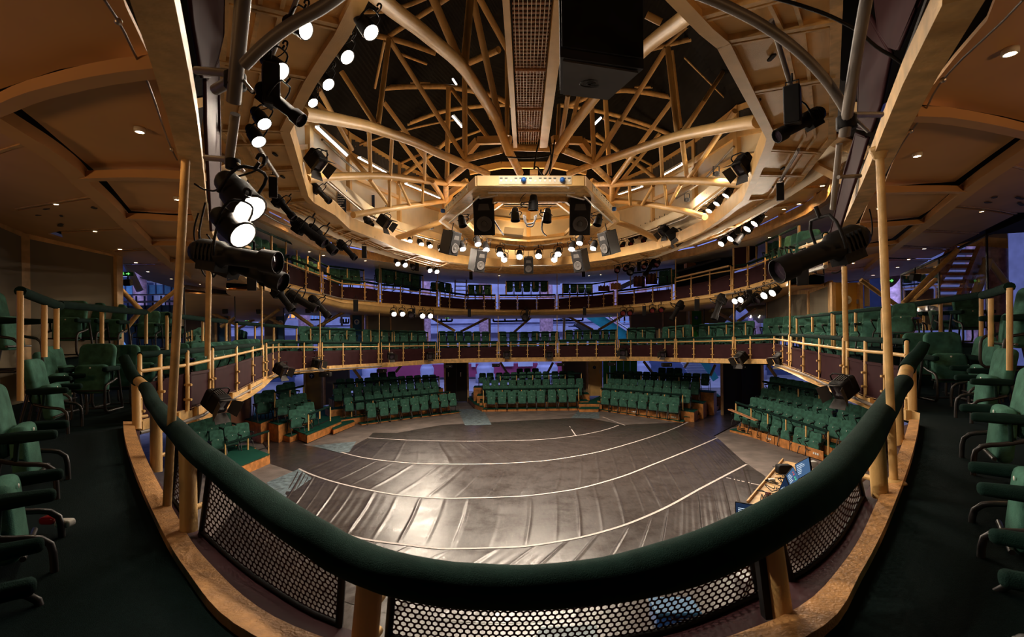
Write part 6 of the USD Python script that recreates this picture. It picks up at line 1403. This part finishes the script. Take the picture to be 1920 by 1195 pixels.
co = MB()
for dy, w in ((600, .5), (606, .3), (618, .6)):
    a = D(400, dy + 6, 46); co.box((-33, 46 - w, a[2] - .35), (33, 46, a[2] + .2))
struct('trim_7', co, M['hall_stone']); a = D(960, 611, 46); struct('trim_8', MB().box((-33, 45.8, a[2] - .35), (33, 46, a[2] + .3)), M['hall_dark'])
a = D(960, 693, 46); struct('trim_9', MB().box((D(700, 690, 46)[0], 45.7, a[2] - .6), (D(1110, 690, 46)[0], 46, a[2] + .55)), M['hall_magenta'])
for _x0, _x1, _n in ((-33, D(700, 690, 46)[0], 10), (D(1110, 690, 46)[0], 33, 11)): struct(f'trim_{_n}', MB().box((_x0, 45.7, 0), (_x1, 46, a[2] + 1.2)), M['hall_dark'])
for k, (xa, xb, ya, yb) in enumerate([(884, 892, 680, 688), (942, 963, 679, 687), (971, 999, 679, 687), (1008, 1012, 679, 687)]):
    flat_at('hall_poster', xa, ya, xb, yb, 45.6, 'hall_white', f'pale blue-white poster on the magenta hall wall, {ORD[k]} from the left', 'poster')
for k, (xa, xb, ya, yb, m) in enumerate([(525, 556, 578, 598, 'window_amber'), (584, 602, 582, 600, 'window_blue'), (640, 655, 582, 606, 'window_blue'), (818, 848, 590, 603, 'hall_white'), (925, 990, 592, 603, 'hall_white'), (1036, 1092, 592, 602, 'hall_dark'), (1150, 1180, 592, 606, 'window_blue')]):
    t = thing('hall_window', f'{["amber lit", "blue lit", "blue lit", "pale", "pale", "dark", "blue lit"][k]} hall window seen between the galleries, {ORD[k]} from the left', 'window')
    a, b = D(xa, yb, 45.7), D(xb, ya, 45.7)
    obj('pane', MB().box((a[0], 45.6, a[2]), (b[0], 45.7, b[2])), M[m], t)
    fr = MB()
    for s in np.linspace(0, 1, 4): fr.box((a[0] + (b[0] - a[0]) * s - .07, 45.5, a[2]), (a[0] + (b[0] - a[0]) * s + .07, 45.62, b[2]))
    for z in (a[2], b[2]): fr.box((a[0], 45.5, z - .07), (b[0], 45.62, z + .07))
    obj('window_frame', fr, M['hall_stone'], t)
for k, (x, d, y) in enumerate([(300, 32, 470), (240, 31, 480), (1640, 31.5, 500)]):
    p = D(x, 560, d); t = thing('hall_arch', f'round stone arch with a dark window in the hall, {["left of the near pole", "at far left", "at far right"][k]}', 'arch')
    A = [p + [1.9 * math.cos(q), 0, 1.9 * math.sin(q) + 2.0] for q in np.linspace(0, math.pi, 17)]; A = [p + [1.9, 0, -3]] + A + [p + [-1.9, 0, -3]]
    obj('archivolt', MB().tube(A, .28, 8), M['hall_white'], t); obj('window_pane', MB().prism(A, (0, .1, 0)), M['hall_dark'], t)
# steel braces of the theatre's frame and white tubes in the hall
br_ = [((540, 580), (586, 612), 22), ((653, 581), (596, 613), 24), ((807, 595), (853, 621), 30), ((917, 595), (864, 622), 32), ((997, 594), (964, 623), 33), ((1064, 593), (1112, 619), 32), ((1168, 592), (1122, 619), 31), ((1334, 580), (1375, 603), 24), ((1417, 580), (1384, 603), 23),
       ((216, 532), (264, 582), 11.5), ((343, 535), (280, 583), 12.5), ((264, 582), (232, 621), 11.5), ((1614, 525), (1680, 572), 12.5), ((1795, 469), (1694, 569), 10.5), ((1694, 569), (1725, 604), 10.5), ((742, 698), (760, 676), 30), ((652, 678), (676, 710), 26), ((938, 680), (951, 700), 33), ((1037, 680), (1027, 699), 33), ((1207, 678), (1222, 698), 29), ((1283, 690), (1290, 680), 30), ((1341, 684), (1332, 705), 27), ((1440, 685), (1455, 706), 23)]
for k, (a, b, d) in enumerate(br_):
    w = f'{"left" if a[0] < 700 else "middle" if a[0] < 1200 else "right"}, at picture height {"of the upper hall" if a[1] < 560 else "of the first gallery" if a[1] < 640 else "of the stalls"}'
    lab = f'slanting cream steel brace behind the {"stalls" if a[1] > 640 else "first gallery"} seats, {ORD[k % 13]} of those {"on the left and middle" if k < 13 else "listed to the right and below"}'
    if k < 9: lab = f'slanting brown steel brace behind the raised first gallery seats, {ORD[k]} from the left'
    elif k < 12: lab = f'slanting brown steel brace in the left gallery opening, {["left leg", "right leg", "lower leg"][k - 9]} of the cross'
    elif k < 15: lab = f'slanting brown steel brace in the right gallery opening, {["left leg", "right leg", "lower leg"][k - 12]} of the cross'
    else: lab = f'slanting cream steel brace behind the stalls, {ORD[k - 15]} from the left' if k > 16 else f'slanting cream steel brace behind the left centre stalls block, {"right" if k == 15 else "left"} one'
    one('steel_brace', MB().tube([D(*a, d), D(*b, d)], .075 if d > 15 else .055, 8), M['cream_worn'], lab, 'brace')
wt = [((542, 583), (529, 609), 27, 7), ((619, 585), (605, 614), 27, 6), ((539, 474), (620, 512), 22, 9), ((597, 485), (720, 503), 30, 7), ((600, 515), (720, 502), 31, 4), ((655, 522), (712, 525), 30, 6), ((794, 524), (950, 528), 36, 7), ((950, 528), (1050, 531), 36, 7), ((1100, 528), (1235, 500), 34, 4), ((1160, 541), (1190, 527), 30, 9), ((1137, 515), (1180, 508), 34, 5), ((1270, 500), (1240, 520), 28, 5),
      ((225, 470), (262, 545), 18, 12), ((1853, 487), (1828, 555), 13, 15), ((1853, 487), (1893, 540), 13, 11), ((1722, 520), (1700, 562), 20, 6), ((440, 560), (470, 640), 24, 8), ((1385, 560), (1370, 600), 27, 7), ((1392, 548), (1416, 600), 27, 7), ((640, 590), (641, 612), 28, 4), ((1240, 590), (1241, 625), 34, 3.5), ((918, 596), (918, 640), 34, 5), ((1058, 594), (1057, 640), 34, 5), ((1625, 525), (1626, 575), 16, 9)]
for k, (a, b, d, w) in enumerate(wt):
    lab = ['first slanting white tube in the hall behind the left corner', 'second slanting white tube in the hall behind the left corner', 'thick white roof tube of the hall beyond the upper gallery at left', 'white hall tube right of the thick left tube', 'thin white hall tube crossing beneath another at left', 'short white hall tube left of the blue panel', 'long pale hall tube behind the ladder', 'long pale hall tube behind the middle upper seats', 'thin white hall tube behind the large brown cloths', 'short thick hall tube between the two brown cloths', 'white hall tube above the small brown cloth', 'white hall tube left of the lighting booth',
           'thick white slanting tube in the left gallery opening', 'thick cream slanting tube by the hall stairs, left leg', 'thick cream slanting tube by the hall stairs, right leg', 'white slanting tube behind the black box at right', 'white slanting tube behind the left glass', 'white slanting tube in the right peak window, left', 'white slanting tube in the right peak window, right', 'thin upright white tube left of the blue door', 'thin upright tube by the green escalator', 'upright olive post left of the middle in the hall', 'upright olive post right of the middle in the hall', 'upright cream post in the right gallery opening'][k]
    one('hall_tube', MB().tube([D(*a, d), D(*b, d)], w / 2 * d / F, 10), M['hall_white'] if 'cream' not in lab and 'olive' not in lab else M['cream_pale'], lab, 'tube')
# escalator / stairs
es = thing('hall_stair', 'green glass-sided staircase descending across the hall at right of the middle', 'staircase')
a, b = D(1100, 588, 37), D(1180, 640, 37); up_ = np.array([0, 0, 1.0])
obj('glass_side', MB().slab([a + [0, 0, .6], b + [0, 0, .6]], [a - [0, 0, .35], b - [0, 0, .35]], (0, -1, 0), .06), M['teal_glass'], es)
obj('handrail', MB().tube([a + [0, -.1, .8], b + [0, -.1, .8]], .06, 6), M['alu'], es)
obj('stringer', MB().beam(a - [.8, 0, .7], b - [.8, 0, .7], 1.4, .35), M['speaker_grey'], es)
for k in range(9): obj('tread', MB().frame_box(a + (b - a) * (k / 8) - [1.6, -.6, .4], (.35, 0, 0), (0, .8, 0), (0, 0, .04)), M['hall_dark'], es)
st = thing('hall_stair', 'open pale staircase in the hall behind the right centre stalls block', 'staircase')
for k in range(7):
    y = 681 + k * 3.0; a, b = D(1278 + k * 2, y, 36), D(1320 + k * 2.6, y, 36); obj('tread', MB().beam(a, b, .35, .06), M['hall_white'], st)
obj('stringer', MB().beam(D(1318, 676, 35.5), D(1342, 712, 35.5), .10, .45), M['teal_glass'], st)
st = thing('hall_stair', 'wooden open-tread staircase rising in the hall behind the right raised seats', 'staircase')
for k in range(7):
    y = 474 + k * 14; xa, xb = 1790 - k * 8, 1838 - k * 4.2
    a, b = D(xa, y, 14 - k * .12), D(xb, y, 14 - k * .12); obj('tread', MB().beam(a, b, .42, .07), M['wood'], st); obj('nosing', MB().beam(a + [0, -.2, .05], b + [0, -.2, .05], .05, .02), M['hall_white'], st)
obj('stringer', MB().beam(D(1842, 462, 13.8), D(1802, 560, 13.2), .10, .35), M['copper'], st); obj('stringer', MB().beam(D(1790, 462, 13.8), D(1738, 560, 13.2), .10, .35), M['copper'], st)
obj('landing', MB().prism([D(1790, 462, 13.9), D(1846, 462, 13.7), D(1890, 466, 13), D(1884, 440, 15)], (0, 0, .25)), M['wood_pale'], st)
so = MB(); P = [hu(x, y, 0.0) for x, y in [(1848, 440), (1870, 432), (1920, 411), (2000, 380)]]
one('soffit', MB().slab(np.array(P), np.array(P) + [3.0, 0.2, .15], (0, 0, 1), -.1), M['dark_void'], 'dark corrugated soffit outside the right ceiling edge', 'soffit')

# glass of the gallery's outer wall
for k, (lab, T_, B_) in enumerate([('left', [(345, 538, 14.2), (440, 551, 18), (532, 564, 22)], [(345, 650, 14.2), (440, 645, 18), (532, 640, 22)]), ('right', [(1320, 575, 24.4), (1378, 570, 23.4), (1436, 560, 22)], [(1320, 640, 24.4), (1378, 636, 23.4), (1436, 632, 22)]), ('far right', [(1690, 516, 12.5), (1760, 485, 11.5), (1850, 440, 10.5)], [(1690, 620, 12.5), (1760, 620, 11.5), (1850, 620, 10.5)])]):
    t = thing(f'window_{k + 1}', f'glass screen behind the raised seats at {lab}', 'window', kind='structure')
    Tp, Bp = [D(*q) for q in T_], [D(*q) for q in B_]; Bp = [np.array([a[0], a[1], b[2]]) for a, b in zip(Tp, Bp)]
    for i in range(2):
        obj('pane', MB().quad(Tp[i], Tp[i + 1], Bp[i + 1], Bp[i]), M['pane'], t)
    for i in range(3): obj('joint', MB().beam(Bp[i], Tp[i], .03, .03, (0, 1, 0)), M['frame_black'], t)
    obj('head', MB().beam(Tp[0], Tp[1], .06, .12 if k == 0 else .04).beam(Tp[1], Tp[2], .06, .12 if k == 0 else .04), M['frame_black'], t)
paint('olive_panel', (0.16, 0.12, 0.04), 0.35, 0.15, 1.5)
for lab, polys in (('left', [[(332, 543, 15), (436, 556, 18.6), (424, 571, 18.4), (404, 600, 17.8), (398, 612, 17.6), (332, 612, 15)], [(440, 556, 18.8), (528, 566, 22.4), (528, 612, 22.4), (500, 612, 21.2), (476, 600, 20), (446, 566, 19)], [(428, 575, 18.6), (438, 564, 18.8), (472, 640, 20), (462, 640, 19.6)]]), ('right', [[(1318, 577, 25.0), (1380, 571, 24), (1384, 575, 24), (1358, 606, 24.4), (1318, 606, 25)], [(1392, 571, 23.8), (1438, 560, 22.6), (1438, 606, 22.6), (1422, 606, 23), (1396, 576, 23.6)]])):
    t = thing('wall_panel', f'olive panels cut to triangular peaks behind the glass at {lab}', 'wall panel', kind='structure')
    for pl_ in polys: obj('panel', MB().prism([D(x, y, d + .5) for x, y, d in pl_], (0, .05, 0)), M['olive_panel'], t)
paint('hall_cyan', (0.14, 0.34, 0.48), 0.5, 0.3, 1.5)
for xa, xb, ya, yb, d, lab in ((212, 335, 572, 660, 22, 'pale blue hall balcony front behind the left raised seats'), (222, 336, 534, 553, 27, 'blue glazed hall gallery beyond the left opening')):
    a, b = D(xa, yb, d), D(xb, ya, d); t = thing('hall_balcony', lab, 'balcony'); obj('front', MB().box((a[0], d, a[2]), (b[0], d + .2, b[2])), M['hall_cyan'], t)
    obj('handrail', MB().tube([[a[0], d - .1, b[2] + .15], [b[0], d - .1, b[2] + .15]], .05, 6).tube([[a[0], d - .1, b[2] + .45], [b[0], d - .1, b[2] + .45]], .03, 6), M['hall_white'], t)
    for q in range(9): obj('mullion', MB().beam([a[0] + (b[0] - a[0]) * q / 8, d - .05, a[2]], [a[0] + (b[0] - a[0]) * q / 8, d - .05, b[2] + .4], .05, .05, (0, 1, 0)), M['hall_dark'], t)
# exit signs and hanging black boxes
for k, (x, y, d, w) in enumerate([(239, 514, 12.5, 17), (617, 580, 23, 9), (1663, 527, 11.5, 20), (838, 596, 31, 9), (1143, 592, 31, 8), (736, 508, 27, 10), (1101, 521, 31, 9)]):
    s = w / 2 * d / F; p = D(x, y, d)
    t = thing('exit_sign', f'small green exit sign {["in the left gallery opening", "left of the blue door", "in the right gallery opening", "right of the beige panels", "by the green staircase", "above the upper seats by the blue panel", "above the upper seats right of the middle"][k]}', 'sign')
    obj('box', MB().frame_box(p, (s, 0, 0), (0, .05, 0), (0, 0, s * .42)), M['sign_green'], t)
    ar = MB(); c = p - [0, .055, 0]; ar.frame_box(c + [s * .35, 0, 0], (s * .3, 0, 0), (0, .004, 0), (0, 0, s * .09)); ar.prism([c + [s * .9, 0, 0], c + [s * .5, 0, s * .3], c + [s * .5, 0, -s * .3]], (0, -.004, 0))
    obj('arrow', ar, M['sign_glow'], t)
    rm = MB(); q = c - [s * .5, 0, 0]; rm.lathe([(0, .004), (s * .09, .004)], 8, q + [0, 0, s * .26], (0, -1, 0)); rm.prism([q + [-.1 * s, 0, .15 * s], q + [.12 * s, 0, .15 * s], q + [.05 * s, 0, -.05 * s], q + [.2 * s, 0, -.3 * s], q + [0, 0, -.12 * s], q + [-.22 * s, 0, -.3 * s]], (0, -.004, 0))
    obj('running_figure', rm, M['sign_yellow'] if k in (2, 3, 4, 6) else M['sign_glow'], t)
for x, y, d, w, lab in [(240, 530, 13, 13, 'black loudspeaker box hung under the ceiling in the left gallery opening'), (1716, 520, 11.5, 15, 'black loudspeaker box hung under the ceiling in the right gallery opening'), (578, 583, 22, 9, 'black loudspeaker box hung under the upper gallery at left')]:
    s = w / 2 * d / F; p = D(x, y, d); t = thing('hung_speaker', lab, 'loudspeaker')
    obj('cabinet', MB().pillow(2 * s, 1.8 * s, 1.5 * s, .02, .015, rotx(12, p), 0, 3), M['speaker_black'], t); obj('bracket', MB().tube([p + [0, 0, s * .8], p + [0, 0, s * 2.4]], .015, 5), M['black_metal'], t)

# ------------------------------------------------------------------ upper gallery odds and ends
t = thing('ladder', 'bare wooden ladder standing behind the upper gallery seats left of the middle', 'ladder')
a, b, c, d_ = D(854, 503, 31), D(875, 504, 31), D(853, 556, 30), D(874, 556, 30)
for p, q in ((a, c), (b, d_)): obj('side_rail', MB().beam(p, q, .07, .05, (0, 1, 0)), M['wood_pale'], t)
for k in range(7):
    s = (k + .5) / 7; obj('rung', MB().tube([a + (c - a) * s, b + (d_ - b) * s], .03, 6), M['wood_pale'], t)
flat_at('back_panel', 768, 512, 790, 546, 27.6, 'blue_door', 'teal blue panel behind the upper gallery seats at left', 'panel')
for xa, xb, y0, y1, d, lab in [(1122, 1143, 536, 546, 27.2, 'small brown cloth draped over upper gallery seats, left of two'), (1145, 1164, 531, 543, 26.6, 'small brown cloth draped over upper gallery seats, right of two'), (1188, 1209, 518, 538, 25.6, 'large brown cloth draped over upper gallery seats, left half'), (1211, 1232, 513, 533, 24.8, 'large brown cloth draped over upper gallery seats, right half')]:
    n = 14; P = np.zeros((n, 8, 3))
    for i in range(n):
        for j in range(8):
            x = xa + (xb - xa) * i / (n - 1); s = j / 7; y = y0 + (y1 - y0) * max(0, (s - .25) / .75) + 1.2 * math.sin(i * 1.7) * (1 - s)
            P[i, j] = D(x, y, d + .35 - min(s / .25, 1) * .4 - .10 * math.sin(i * 1.3 + j * .4) * s)
    one('draped_cloth', MB().grid(P, True), M['brown_cloth'] if 'small brown cloth draped over upper gallery seats, right' not in lab else M['copper'], lab, 'cloth')
bo = thing('lighting_booth', 'dark lighting booth with a copper box and desk in the upper gallery at right', 'booth')
d0, d1 = fd2(1268) + 2.6, fd2(1370) + 2.6
obj('back_wall', MB().slab([D(1266, 486, d0), D(1374, 455, d1)], [D(1266, 560, d0), D(1374, 545, d1)], (0, -1, 0), .05), M['dark_void'], bo)
for xa, xb, ya, yb, o in ((1288, 1305, 493, 506, 1.3), (1350, 1366, 483, 497, 1.4), (1312, 1330, 498, 508, 1.2)):
    p, q = D(xa, yb, fd2(xa) + o), D(xb, ya, fd2(xa) + o); obj('desk_box', MB().box((p[0], p[1], p[2]), (q[0], p[1] + .4, q[2])), M['copper'] if xa == 1288 else M['black_metal'], bo)
obj('desk_top', MB().beam(D(1272, 512, fd2(1272) + .7), D(1362, 486, fd2(1362) + .7), .6, .08), M['black_metal'], bo)
obj('front_shelf', MB().beam(D(1267, 522, fd2(1267) + .05), D(1368, 499, fd2(1368) + .05), .12, .06), M['cream'], bo)
obj('copper_valance', MB().slab([D(1306, 478, d0), D(1366, 458, d1)], [D(1306, 484, d0), D(1366, 470, d1)], (0, -1, 0), .05), M['wood'], bo)
for (pts, lab) in ([[(1375, 458, 0.5), (1401, 440, 0.9), (1401, 500, .9), (1375, 510, .5)], 'brown perforated screen in a cream tube frame right of the booth'], [[(1404, 447, .9), (1420, 450, 1.4), (1419, 482, 1.4), (1404, 490, .9)], 'second brown perforated screen behind the booth rail']):
    P = [D(x, y, fd2(x) + o) for x, y, o in pts]; t = thing('booth_screen', lab, 'screen')
    obj('perforated_sheet', MB().prism(P, (0, .03, 0)), M['burgundy'], t); obj('tube_frame', MB().tube(P + [P[0]], .035, 6), M['cream'], t)
# technical level: socket beams and boards with lines of lettering too small to read
for lab, pts in (('left', [(600, 316, 11.2), (645, 358, 13.2), (690, 393, 15.5), (747, 423, 18.5), (824, 445, 21.5)]), ('right', [(1376, 326, 12), (1330, 362, 13.8), (1284, 397, 16), (1225, 423, 18.8), (1161, 443, 21.5)])):
    t = thing('socket_beam', f'cream technical-level beam with sockets and blue plugs at {lab}', 'beam'); P = [D(*q) for q in pts]
    for i in range(len(P) - 1): obj('beam_segment', MB().beam(P[i], P[i + 1], .12, .26), M['cream_pale'], t)
    so = MB(); Q = dense(P, 26)
    for q in Q[1:-1:2]: so.frame_box(q + [.0, -.09, 0], (.05, 0, 0), (0, .02, 0), (0, 0, .04))
    obj('socket', so, M['board_navy'], t, kind='stuff')
    for q in (Q[5], Q[16]): obj('blue_plug', MB().lathe([(0, .09), (.06, .07), (.07, 0)], 12, q - [0, .08, 0], (0, -1, 0)), M['blue_plastic'], t)
    pp = [(600, 330, 11), (690, 406, 15.2), (747, 432, 18.2), (824, 453, 21.2)] if lab == 'left' else [(1376, 340, 11.8), (1284, 410, 15.8), (1225, 432, 18.6), (1161, 451, 21.2)]
    obj('lamp_pipe', MB().tube([D(*q) for q in pp], .03, 7), M['alu'], t)
    pp = [(604, 262, 11.6), (650, 305, 13.4), (700, 345, 16)] if lab == 'left' else [(1376, 275, 12), (1318, 340, 13.8), (1268, 372, 16)]
    one('handrail_pipe', MB().tube([D(*q) for q in pp], .03, 7), M['grey_tube'], f'grey handrail pipe of the technical level at {lab}', 'pipe')
for k, (xa, xb, ya, yb, d, cols) in enumerate([(624, 648, 356, 410, 14.6, ['white_plastic']), (655, 702, 366, 392, 17, ['sign_yellow', 'lens_red', 'white_plastic']), (733, 774, 398, 447, 22.5, ['white_plastic', 'copper'])]):
    t = thing('notice_board', f'dark navy board with lines of small lettering on the technical level at left, {ORD[k]}', 'notice board')
    a, b = D(xa, yb, d), D(xb, ya, d); obj('board', MB().box((a[0], d, a[2]), (b[0], d + .04, b[2])), M['board_navy'], t)
    ln = [MB() for _ in cols]; nl = 11
    for i in range(nl):
        z = b[2] - (b[2] - a[2]) * (i + 1) / (nl + 1.5); x0 = a[0] + (b[0] - a[0]) * .08
        while x0 < b[0] - (b[0] - a[0]) * (.1 + .3 * RNG.random()):
            w = (b[0] - a[0]) * RNG.uniform(.05, .16); ln[i % len(cols)].box((x0, d - .006, z), (x0 + w, d, z + (b[2] - a[2]) / nl * .38)); x0 += w + (b[0] - a[0]) * .03
    for c, l in zip(cols, ln):
        if l.n: obj('lettering', l, M[c], t, kind='stuff')
# dark curtain-like backing with stored lanterns on the right technical level
for k in range(9):
    x, y, d = 1255 - k * 9, 412 + k * 4.2, 18.5 + k * .4
    lamp('dark', x, y, 10, d, f'spare black lamp stored in a row on the right technical level, {ORD[k]} from the right', (0.0, 0.0, 0.0))
one('black_drape', MB().slab([D(1385, 352, 13.6), D(1330, 395, 15.6), D(1262, 430, 18)], [D(1390, 385, 13.6), D(1335, 425, 15.6), D(1262, 452, 18)], (0, -1, 0), .05), M['dark_void'], 'black cloth hanging behind the lit lamps of the right technical level', 'cloth')

# ------------------------------------------------------------------ production desk on the stage floor at right
def z_at(x, y, z): return Z0(x, y, z)
dk = thing('production_desk', 'pale wooden production desk on the stage floor at right, covered in cables', 'desk')
P = [z_at(x, y, .75) for x, y in [(1401, 945), (1468, 864), (1512, 872), (1530, 885), (1470, 978)]]
obj('table_top', MB().prism(P, (0, 0, -.05)), M['wood_pale'], dk)
obj('front_apron', MB().beam(P[0] - [0, 0, .12], P[1] - [0, 0, .12], .04, .22), M['wood'], dk)
obj('edge_lip', MB().beam(P[0] + [0, 0, .03], P[1] + [0, 0, .03], .03, .06), M['wood_pale'], dk)
for p in (P[0], P[1], P[3], P[4]):
    c = p * .9 + np.mean(P, 0) * .1; obj('leg', MB().beam([c[0], c[1], 0], [c[0], c[1], .70], .06, .06, (0, 1, 0)), M['wood_pale'], dk)


def monitor(lab, pix, d, m, lines):
    """flat monitor whose front the picture shows as the quad pix (clockwise from upper left)"""
    Q = [D(x, y, dd) for (x, y), dd in zip(pix, d)]; nn = nrm(np.cross(Q[1] - Q[0], Q[3] - Q[0])); nn = nn if np.dot(nn, Q[0] - [0, 0, E]) < 0 else -nn
    t = thing('monitor', lab, 'monitor'); obj('case', MB().prism(Q, -nn * .04), M['black_metal'], t)
    c = np.mean(Q, 0); S = [c + (q - c) * .93 + nn * .004 for q in Q]; obj('display', MB().prism(S, -nn * .002), M[m], t)
    u, v = S[1] - S[0], S[3] - S[0]; o = S[0] + nn * .004
    for m2, r, (sx, sy, w, h) in lines:
        l = MB()
        for i in range(r):
            a = o + u * sx + v * (sy + i * h * 1.9); ww = w * (0.6 + .4 * ((i * 37 % 11) / 11)); l.quad(a, a + u * ww, a + u * ww + v * h, a + v * h)
        obj('screen_content', l, M[m2], t, kind='stuff')
    b = c.copy(); b[2] = max(.76, min(q[2] for q in Q) - .12); obj('stand', MB().tube([c - nn * .05, [b[0] - nn[0] * .05, b[1] - nn[1] * .05, b[2]]], .02, 6), M['black_metal'], t)


glow('screen_text', (.55, .65, .75), .8); glow('screen_red', (.9, .1, .08), .8); glow('screen_green', (.1, .8, .3), .8)
monitor('desk monitor with rows of text, furthest right on the production desk', [(1490, 871), (1517, 857), (1521, 885), (1496, 900)], (10.9, 10.6, 10.55, 10.85), 'screen_blue', [('screen_text', 6, (.08, .12, .75, .06))])
monitor('desk monitor with coloured blocks in the middle of the production desk', [(1473, 892), (1487, 875), (1499, 896), (1484, 921)], (10.7, 10.9, 10.8, 10.5), 'screen_blue', [('screen_text', 5, (.1, .12, .5, .06)), ('screen_red', 2, (.7, .2, .2, .08)), ('screen_green', 2, (.7, .55, .2, .08))])
monitor('desk monitor with dark text behind the middle one on the desk', [(1455, 930), (1472, 893), (1484, 921), (1468, 950)], (10.2, 10.6, 10.4, 10.0), 'screen_dark', [('screen_text', 6, (.1, .12, .6, .05))])
monitor('dark laptop-like screen standing left of the desk behind the handrail', [(1378, 941), (1427, 949), (1432, 990), (1379, 985)], (9.6, 9.2, 9.2, 9.6), 'screen_dark', [('screen_text', 3, (.1, .2, .5, .04))])
for k in range(7):
    a = z_at(1426 + 7 * k, 936 - 9 * k, .78); pts = [a + [RNG.uniform(-.10, .22), RNG.uniform(-.3, .35), RNG.uniform(0, .05)] for _ in range(7)]
    one('desk_cable', MB().tube(dense(np.array(pts), 26), .009, 5), M['black_metal'], f'tangled black cable on the desk top, {ORD[k]} from the near end', 'cable')
for x, y, m, s, lab, nm in [(1440, 930, 'lens_red', .05, 'small red object among the desk cables', 'adapter'), (1447, 905, 'white_plastic', .07, 'white plug block on the production desk', 'plug_block'), (1470, 888, 'black_metal', .17, 'black equipment box on the far half of the desk', 'equipment_box'), (1467, 876, 'speaker_grey', .06, 'small dark cup on the far end of the desk', 'cup'), (1522, 876, 'white_plastic', .12, 'white papers at the far right corner of the desk', 'paper_stack')]:
    p = z_at(x, y, .75); t = one(nm, MB().pillow(2 * s, s * 1.3, s * 1.2, s * .3, s * .2, rotx(0, p + [0, 0, s * .6]), 0, 3), M[m], lab, nm.replace('_', ' '))
# chest on the floor under the rail and bits beside it, seen through the mesh
p = Z0(1265, 1142, .25); t = thing('tool_case', 'blue plastic case on the stage floor seen through the near mesh', 'case')
obj('body', MB().pillow(.62, .22, .42, .04, .03, rotx(0, p - [0, 0, .12]), 0, 4), M['blue_plastic'], t); obj('lid', MB().pillow(.64, .06, .44, .03, .02, rotx(0, p + [0, 0, .03]), 0, 4), M['blue_door'], t); obj('handle', MB().tube(dense([p + [-.12, -.23, 0], p + [-.08, -.28, 0], p + [.08, -.28, 0], p + [.12, -.23, 0]], 8), .012, 6), M['black_metal'], t)
for dx, m, lab, nm in ((.42, 'lens_red', 'small red plastic bit beside the blue case', 'red_plug'), (.38, 'white_plastic', 'white crumpled bit beside the blue case', 'white_plug')):
    q = p + [dx, -.1 if 'red' in lab else -.22, -.2]; one(nm, MB().pillow(.14, .08, .12, .03, .02, rotx(0, q), 0, 3), M[m], lab, 'plug')
one('bunting', MB().tube(dense([D(1620, 890, 5.6), D(1590, 915, 5.8), D(1570, 930, 6.0), D(1555, 960, 6.2)], 16), .05, 6), M['copper'], 'reddish fabric bundle lying behind the right mesh panel', 'fabric')
